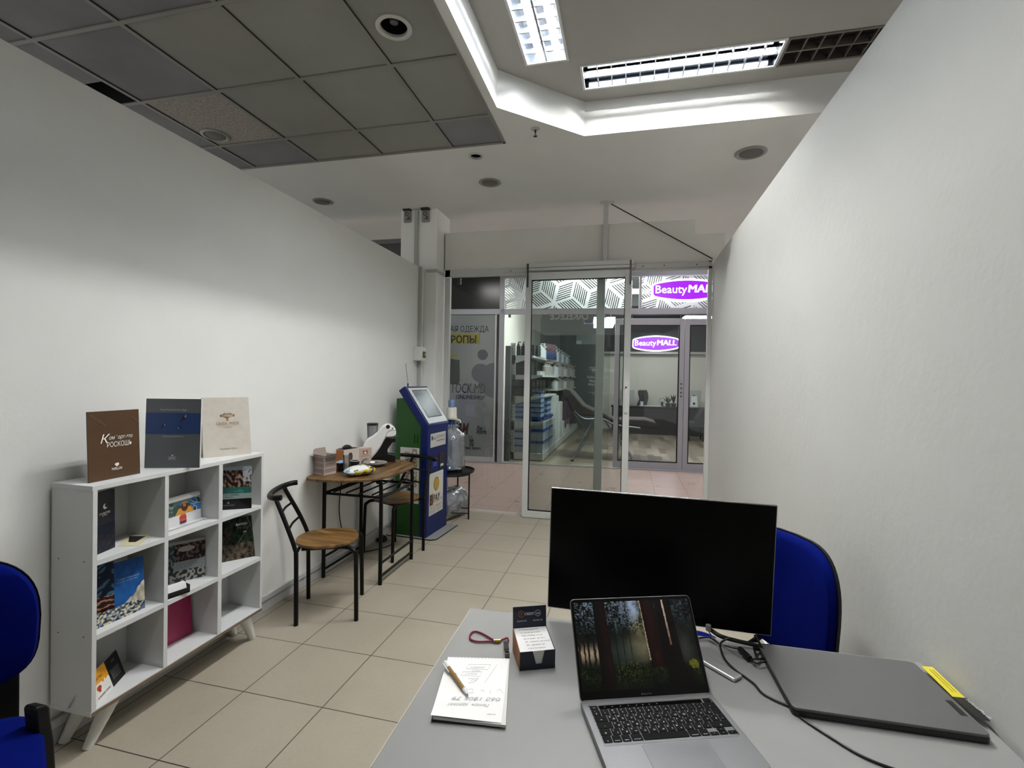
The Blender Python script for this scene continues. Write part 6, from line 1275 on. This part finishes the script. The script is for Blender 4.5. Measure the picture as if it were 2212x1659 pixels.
stroke([(.36, .14), (.72, .135), (.68, .23), (.34, .225), (.36, .14)]); stroke([(.30, .28), (.60, .27), (.58, .35), (.28, .35), (.30, .28)]); stroke([(.40, .40), (.56, .39), (.50, .46), (.42, .47)]); stroke([(.82, .13), (.66, .47)])
def ht(s, x, y, size, fit, flip=False, bold=-.0): 
    u_ = nu*(-1 if flip else 1); v_ = (nvn if flip else -nvn); m.text(s, np_(x, y), u_, v_, size, 'L', bold, .25, off=.0002, fit=fit)
ht('12000€', .40, .21, .010, .035); ht('10%', .44, .27, .008, .018); ht('1200€', .34, .33, .009, .028); ht('3%', .44, .44, .009, .014)
ht('060 1805 79', .93, .70, .016, .105, True); ht('Лазарь  адвокат', .78, .80, .012, .09, True)
stroke([(.62, .60), (.66, .58), (.68, .62)]); stroke([(.76, .58), (.77, .64)]); stroke([(.86, .60), (.90, .56), (.96, .63)]); stroke([(.42, .58), (.50, .57), (.52, .63), (.44, .64), (.42, .58)])
m.build('pencil_notes', mat('pencil_faint', '#a9abac', .7), t)
m = MB(); m.text('CREDIT 365', np_(.76, .955), nu, -nvn, .0045, 'L', .004, fit=.018); m.build('printed_logo', mat('tiny_print', '#3a3b42', .6), t)
a1, b1 = dk(960, 1429, DZ_+.020), dk(1012, 1503, DZ_+.0155); t = thing('ballpoint_pen', 'white and cardboard-brown ballpoint pen lying across the notepad', 'pen', (a1+b1)/2)
d = (b1-a1).normalized()
m = MB(); m.cyl(a1+d*.022, b1-d*.022, .0046, seg=16); m.build('brown_barrel', mat('kraft_barrel', '#8a6c3b', .55, noise=.1, nscale=200), t, smooth=40)
m = MB(); m.lathe([(.0001, 0), (.0035, .001), (.0052, .004), (.0052, .026), (.0046, .027)], a1, d, 16, closed=True); w = d.cross(Z).normalized(); m.tube([a1+d*.006+w*.006, a1+d*.042+w*.0062], .0017, 6); m.cyl(b1-d*.024, b1-d*.006, .0048, .0022, 14); m.build('white_fittings', mat('pen_white', '#dcdcda', .3), t, smooth=40)
m = MB(); m.cyl(b1-d*.006, b1, .0018, .0006, 10); m.build('metal_tip', mat('pen_tip', '#5c5c5c', .25, 1), t)
m = MB(); m.text('УЮТ', a1.lerp(b1, .42)+Z*.0046-w*.000, d, Z.cross(d), .006, 'L', .02, fit=.012); m.build('barrel_print', DARKTXT, t)
# ---- note cube
f1, f2 = dk(1122, 1450), dk(1205, 1442); nu2 = (f2-f1); nw = .090; nu2.normalize(); nd2 = V((-nu2.y, nu2.x, 0))
t = thing('note_cube', 'dark blue note cube box with upright back card and white note paper', 'note box', (f1+f2)/2+nd2*.045)
NV = mat('note_navy', '#10172c', .4); NO = mat('note_orange', '#9a6230', .45, noise=.08, nscale=60); hf, hb, dp_ = .046, .060, .090
top_f, top_b = hf, hb
def npt(x, y, z): return f1+nu2*x+nd2*y+Z*z
m = MB(); th = .0012
m.prism([(0, 0), (nw, 0), (nw, hf), (nw*.70, hf), (nw*.62, .014), (nw*.46, .014), (nw*.36, hf), (0, hf)], f1, nu2, Z, nd2*th)   # front with notch
m.add([npt(nw, 0, 0), npt(nw, dp_, 0), npt(nw, dp_, hb), npt(nw, 0, hf), npt(nw-th, 0, 0), npt(nw-th, dp_, 0), npt(nw-th, dp_, hb), npt(nw-th, 0, hf)], [(0, 1, 2, 3), (7, 6, 5, 4), (0, 4, 5, 1), (1, 5, 6, 2), (2, 6, 7, 3), (3, 7, 4, 0)])
m.obox(npt(0, dp_, 0), nu2*nw, nd2*th, Z*hb); m.build('navy_box', NV, t)
m = MB(); m.add([npt(0, 0, 0), npt(0, dp_, 0), npt(0, dp_, hb), npt(0, 0, hf), npt(th, 0, 0), npt(th, dp_, 0), npt(th, dp_, hb), npt(th, 0, hf)], [(0, 1, 2, 3), (7, 6, 5, 4), (0, 4, 5, 1), (1, 5, 6, 2), (2, 6, 7, 3), (3, 7, 4, 0)]); m.build('orange_side', NO, t)
bc0 = npt(0, dp_, hb); bv = (Z*.055-nd2*(-.006)).normalized()
m = MB(); m.obox(bc0, nu2*nw, bv*.052, nd2*th); m.build('back_card', NV, t)
bn = nu2.cross(bv).normalized(); c0 = bc0+bn*.0004
m = MB(); m.text('CREDIT', c0+nu2*nw*.35+bv*.030, nu2, bv, .0095, 'L', .015, fit=.026); m.text('022 877 877', c0+nu2*nw*.12+bv*.014, nu2, bv, .0052, 'L', .0, fit=.026); m.text('022 865 365', c0+nu2*nw*.60+bv*.014, nu2, bv, .0052, 'L', .0, fit=.026); m.text('365', c0+nu2*nw*.745+bv*.0305, nu2, bv, .0075, 'C', .01, fit=.010); m.lathe([(.0072, 0), (.0080, 0), (.0080, .0003), (.0072, .0003), (.0072, 0)], c0+nu2*nw*.745+bv*.0335, bn, 24, closed=True); m.build('white_lettering', mat('cube_white', '#c9cad0', .5), t)
m = MB(); m.text('7', c0+nu2*nw*.25+bv*.0295, nu2, bv, .0105, 'C', .01); m.lathe([(.0072, 0), (.0080, 0), (.0080, .0003), (.0072, .0003), (.0072, 0)], c0+nu2*nw*.25+bv*.0335, bn, 24, closed=True); m.build('orange_lettering', mat('cube_orange', '#b06a3a', .5), t)
m = MB(); g_ = .0018; vs = [npt(g_, g_, .002), npt(nw-g_, g_, .002), npt(nw-g_, dp_-g_, .002), npt(g_, dp_-g_, .002), npt(g_, g_, hf-.0005), npt(nw-g_, g_, hf-.0005), npt(nw-g_, dp_-g_, hb-.001), npt(g_, dp_-g_, hb-.001)]
m.add(vs, [(3, 2, 1, 0), (4, 5, 6, 7), (0, 1, 5, 4), (1, 2, 6, 5), (2, 3, 7, 6), (3, 0, 4, 7)]); m.build('note_paper', mat('paper_white', '#e8e8e6', .6), t)
m = MB(); sv2 = (nd2*dp_+Z*(hb-hf)).normalized()
for k, ln_ in enumerate(('АП бронирование РД', 'Гос номер до отеля', 'Рейс отмена, уточн.', 'Зал и трансфер вост.', 'АР - отметить на рецепц.', 'БО - Анталия тур', 'и все гостиницы')): m.text(ln_, npt(.012+.002*k, dp_-.012-.0115*k, 0)+Z*(hb-.0005-(hb-hf)*(.012+.0115*k)/dp_), nu2, sv2, .0068, 'L', -.0, .3, off=.0003, fit=.0029*len(ln_))
m.build('handwriting', mat('pencil', '#77797b', .7), t)
m = MB()
for k in range(5): m.quad(npt(nw*.40, .0015, .018+.006*k), npt(nw*.66, .0015, .018+.006*k), npt(nw*.66, .0015, .0184+.006*k), npt(nw*.40, .0015, .0184+.006*k))
m.build('sheet_lines', mat('sheet_line', '#8b8c8a', .6), t)
# ---- key fob
t = thing('key_fob', 'braided crimson cord loop with metal bead and usb stick on the desk', 'key fob', dk(1060, 1390))
lp = [dk(x, y, DZ_+.004) for x, y in ((1066, 1383), (1050, 1373), (1032, 1365), (1020, 1366), (1015, 1374), (1018, 1382), (1032, 1386), (1050, 1386), (1068, 1386))]
m = MB(); m.tube(lp, .0026, 8, 6); m.tube([dk(x, y, DZ_+.005) for x, y in ((1080, 1384), (1090, 1380), (1096, 1378), (1098, 1384), (1094, 1388))], .0024, 8, 5); m.build('braided_cord', mat('crimson_cord', '#7c0d2c', .7, bump=1, bscale=900), t, smooth=60)
a1, b1 = dk(1066, 1384.5, DZ_+.006), dk(1082, 1384, DZ_+.006); m = MB(); m.cyl(a1, b1, .0042, seg=14); m.m = 1; m.cyl(a1.lerp(b1, .25), a1.lerp(b1, .7), .0048, seg=14); m.build('bead', [mat('bead_steel', '#a8a59d', .25, 1), mat('bead_gold', '#b5962c', .3, .8)], t, smooth=40)
a1, b1 = dk(1092, 1389, DZ_+.007), dk(1096, 1416, DZ_+.007); d = (b1-a1); L = d.length; d.normalize(); w = V((-d.y, d.x, 0))
m = MB(); m.obox(a1-w*.006-Z*.005, d*L, w*.012, Z*.010); m.build('usb_body', mat('usb_chrome', '#77787b', .15, 1), t, bevel=.0015); m = MB(); m.obox(a1+d*.006-w*.0063-Z*.002, d*(L*.55), w*.0126, Z*.0075); m.m = 1; m.lathe([(.003, 0), (.0045, 0), (.0045, .001), (.003, .001), (.003, 0)], b1-d*.006+Z*.0055, seg=16, closed=True); m.build('usb_band', [mat('usb_dark', '#241a1b', .3), mat('usb_chrome', '#77787b', .15, 1)], t)
# ---- cables
def cab(name, label, pts, r, col='black', sm=6): 
    m = MB(); m.tube([dk(x, y, DZ_+z) for x, y, z in pts], r, 8, sm); return tag(m.build(name, mat('cable_'+col, {'black': '#040404', 'grey': '#6f7270'}[col], .4), smooth=60), label, 'cable')
cab('cable', 'long black cable running from under the monitor across the desk to the front', [(1576, 1378, .04), (1560, 1386, .03), (1556, 1398, .012), (1566, 1424, .006), (1588, 1447, .004), (1612, 1464, .004), (1630, 1478, .004), (1648, 1498, .004), (1680, 1515, .004), (1704, 1525, .004), (1716, 1536, .003), (1738, 1556, .003), (1790, 1590, .003), (1850, 1627, .003), (1900, 1650, .003), (1960, 1672, .003), (2040, 1712, .003), (2110, 1775, .003)], .0026)
cab('cable', 'flat thick black cable from the monitor to the black adapter', [(1536, 1361, .03), (1556, 1374, .026), (1590, 1384, .018), (1625, 1392, .012), (1648, 1398, .010)], .0055)
cab('cable', 'black cable curving from behind the laptop to the ferrite bead', [(1500, 1380, .004), (1520, 1377, .004), (1535, 1378, .005), (1555, 1391, .006), (1575, 1397, .008), (1596, 1402, .010)], .0024)
cab('cable', 'black cable hanging from the monitor down along the closed laptop', [(1630, 1371, .045), (1640, 1388, .03), (1652, 1410, .012), (1662, 1430, .006), (1676, 1458, .004), (1694, 1492, .004), (1709, 1522, .004)], .0034)
cab('cable', 'thin grey cable with round plug hanging below the monitor edge', [(1531, 1364, .030), (1540, 1376, .02), (1556, 1391, .010), (1580, 1406, .006), (1604, 1419, .006)], .0016, 'grey')
cab('cable', 'coiled black cable loops beside the ferrite bead on the desk', [(1618, 1420, .010), (1632, 1432, .012), (1648, 1430, .014), (1660, 1428, .012), (1661, 1416, .010), (1650, 1405, .012), (1640, 1412, .016), (1634, 1422, .018), (1625, 1424, .014), (1640, 1423, .010), (1655, 1423, .008), (1658, 1430, .006)], .0022)
a1, b1 = dk(1598, 1402, DZ_+.010), dk(1620, 1423, DZ_+.010); m = MB(); m.cyl(a1, b1, .0075, seg=16); tag(m.build('ferrite_bead', mat('cable_black', '#0b0b0c', .4), bevel=.001, smooth=40), 'black ferrite bead cylinder on the monitor cable', 'ferrite bead')
m = MB(); d = (dk(1560, 1370)-dk(1530, 1360)); q = dk(1530, 1362, DZ_+.032); m.cyl(q, q+Z*.016, .007, seg=14); tag(m.build('cable_plug', mat('plug_grey', '#868986', .4), bevel=.001, smooth=40), 'small grey plug just under the lower edge of the monitor', 'plug')
P = [dk(1645, 1389.5, DZ_+.015), dk(1667, 1391, DZ_+.015), dk(1675, 1404, DZ_+.015), dk(1650, 1405, DZ_+.015)]; m = MB(); slab4(m, P, DZ_+.001, DZ_+.015); m.m = 1; e = (P[2]-P[3]).normalized(); m.obox(P[2]-V((0, 0, .010))+V((0, .001, 0)), e*.010, (P[1]-P[2])*.6, Z*.005)
tag(m.build('cable_adapter', [mat('adapter_black', '#0c0c0d', .4), mat('adapter_tip', '#7d7f80', .3, 1)], bevel=.0015), 'black cable adapter block with metal plug behind the closed laptop', 'adapter')
m = MB(); a1, b1 = dk(1627, 1402, DZ_+.012), dk(1642, 1404, DZ_+.012); m.obox(a1-Z*.004, b1-a1, V((0, .006, 0)), Z*.009); m.tube([a1+V((.002, 0, 0)), dk(1632, 1412, DZ_+.01), dk(1636, 1420, DZ_+.008)], .003, 8, 3); tag(m.build('angled_plug', mat('cable_black', '#0b0b0c', .4), bevel=.001), 'small angled black plug lying between the cables', 'plug')
# ================================================================== BLUE CHAIRS
BF = mat('blue_fabric', '#010d54', .95, spec=.05, bump=.5, bscale=700, noise=.08, nscale=40); SH = mat('chair_shell', '#050505', .5, spec=.25)
def backrest(t, c, face, w, h, z0, tilt=.10, rr_=.6, dish=.05):
    face = V((*face, 0)).normalized(); right = V((-face.y, face.x, 0)); upv = (Z*1.0-face*tilt).normalized(); nn = right.cross(upv).normalized()
    if nn.dot(face) < 0: nn = -nn
    for nm_, off, th, mt, k in (('back_shell', -.028, .020, SH, 1.02), ('back_cushion', 0, .045, BF, 1.0)):
        vs = []; n = 48; rings = [(1.0, -th*.5), (1.0, -th*.1), (.975, th*.30), (.90, th*.46), (.6, th*.5), (.0001, th*.5)] if nm_ == 'back_cushion' else [(.0001, -th*.5), (.9, -th*.5), (1.0, -th*.1), (1.0, th*.5), (.9, th*.5)]
        for s_, dz_ in rings:
            for i in range(n):
                a = 2*pi*i/n; x = math.copysign(abs(cos(a))**.55, cos(a)); y = math.copysign(abs(sin(a))**(.72 if sin(a) > 0 else .5), sin(a)); wf = 1-.10*max(0, y)**2-.02*max(0, -y)
                X = x*w/2*s_*k*wf; Y = y*h/2*s_*k
                vs.append(V((c[0], c[1], z0+h/2))+right*X+upv*Y+nn*(off+dz_+dish*((X/(w/2))**2)))
        m = MB(); m.add(vs, [(j*n+i, j*n+(i+1) % n, (j+1)*n+(i+1) % n, (j+1)*n+i) for j in range(len(rings)-1) for i in range(n)]); m.build(nm_, mt, t, smooth=60)
    return face, right
def seatpad(t, c, face, w, d, z):
    face = V((*face, 0)).normalized(); right = V((-face.y, face.x, 0)); vs = []; n = 48; rings = [(.0001, -.03), (.95, -.03), (1.0, -.012), (1.0, .008), (.96, .022), (.85, .028), (.5, .030), (.0001, .030)]
    for s_, dz_ in rings:
        for i in range(n):
            a = 2*pi*i/n; x = math.copysign(abs(cos(a))**.5, cos(a)); y = math.copysign(abs(sin(a))**.5, sin(a)); vs.append(V((c[0], c[1], z))+right*(x*w/2*s_)+face*(y*d/2*s_)+Z*dz_)
    m = MB(); m.add(vs, [(j*n+i, j*n+(i+1) % n, (j+1)*n+(i+1) % n, (j+1)*n+i) for j in range(len(rings)-1) for i in range(n)]); m.build('seat_cushion', BF, t, smooth=60)
    m = MB(); P = [V((c[0], c[1], z-.045))+right*a*w*.42+face*b*d*.42 for a, b in ((-1, -1), (1, -1), (1, 1), (-1, 1))]; slab4(m, P, z-.045, z-.028); m.build('seat_shell', SH, t, bevel=.006)
    return face, right
def fourleg(t, c, face, w, d, z):
    face = V((*face, 0)).normalized(); right = V((-face.y, face.x, 0)); c = V((c[0], c[1], 0))
    for a in (-1, 1):
        for b in (-1, 1): m = MB(); q = c+right*a*w*.44+face*b*d*.42; m.tube([q+face*b*.03, q+Z*(z-.06), q-face*b*.06+Z*(z-.045)], .011, 10, 3); m.build('leg', SH, t, smooth=50)
# behind the desk
fc_ = (-.90, -.44); bc_ = (.555, 1.865); sc_ = (.235, 1.745)
t = thing('visitor_chair', 'blue padded chair with black shell standing behind the desk by the right wall', 'chair', (sc_[0], sc_[1], 0))
backrest(t, bc_, fc_, .47, .41, .495, .06); seatpad(t, sc_, fc_, .45, .42, .445); fourleg(t, sc_, fc_, .42, .42, .445)
F_ = V((*fc_, 0)).normalized(); Rg = V((-F_.y, F_.x, 0))
for a in (-1, 1): m = MB(); q = V((*sc_, 0))-F_*.20+Rg*a*.13; m.tube([q+Z*.41, q-F_*.10+Z*.42, V((*bc_, 0))-F_*.045+Rg*a*.13+Z*.52, V((*bc_, 0))-F_*.055+Rg*a*.13+Z*.72], .011, 10, 4); m.build('back_support', SH, t, smooth=50)
# at the left edge
fc_ = (.86, -.50); bc_ = (-1.775, .845); sc_ = (-1.565, .725)
t = thing('office_armchair', 'blue padded chair with black arm at the left edge of the picture', 'chair', (sc_[0], sc_[1], 0))
backrest(t, bc_, fc_, .45, .36, .55, .08); seatpad(t, sc_, fc_, .46, .44, .45); fourleg(t, sc_, fc_, .44, .42, .45)
F_ = V((*fc_, 0)).normalized(); Rg = V((-F_.y, F_.x, 0))
for a in (-1, 1): m = MB(); q = V((*bc_, 0))-F_*.03+Rg*a*.165; m.obox(q+Z*.40-Rg*.022, Rg*.044, -F_*.012, Z*.25); m.build('back_support', SH, t, bevel=.003)
P = [atx(px, py, -1.50) for px, py in ((76, 1537), (80, 1528), (102, 1522), (109, 1528), (112, 1560), (119, 1600), (122, 1659), (123, 1730), (90, 1730), (86, 1640), (80, 1580))]
m = MB(); m.prism([(p.y, p.z) for p in P], (-1.50, 0, 0), (0, 1, 0), (0, 0, 1), (-.045, 0, 0)); m.build('armrest', SH, t, bevel=.006, bseg=3, smooth=40)
for o in COL.objects:
    if o.type == 'MESH' and o.parent is None and 'kind' not in o and 'label' not in o: print('UNTAGGED', o.name)
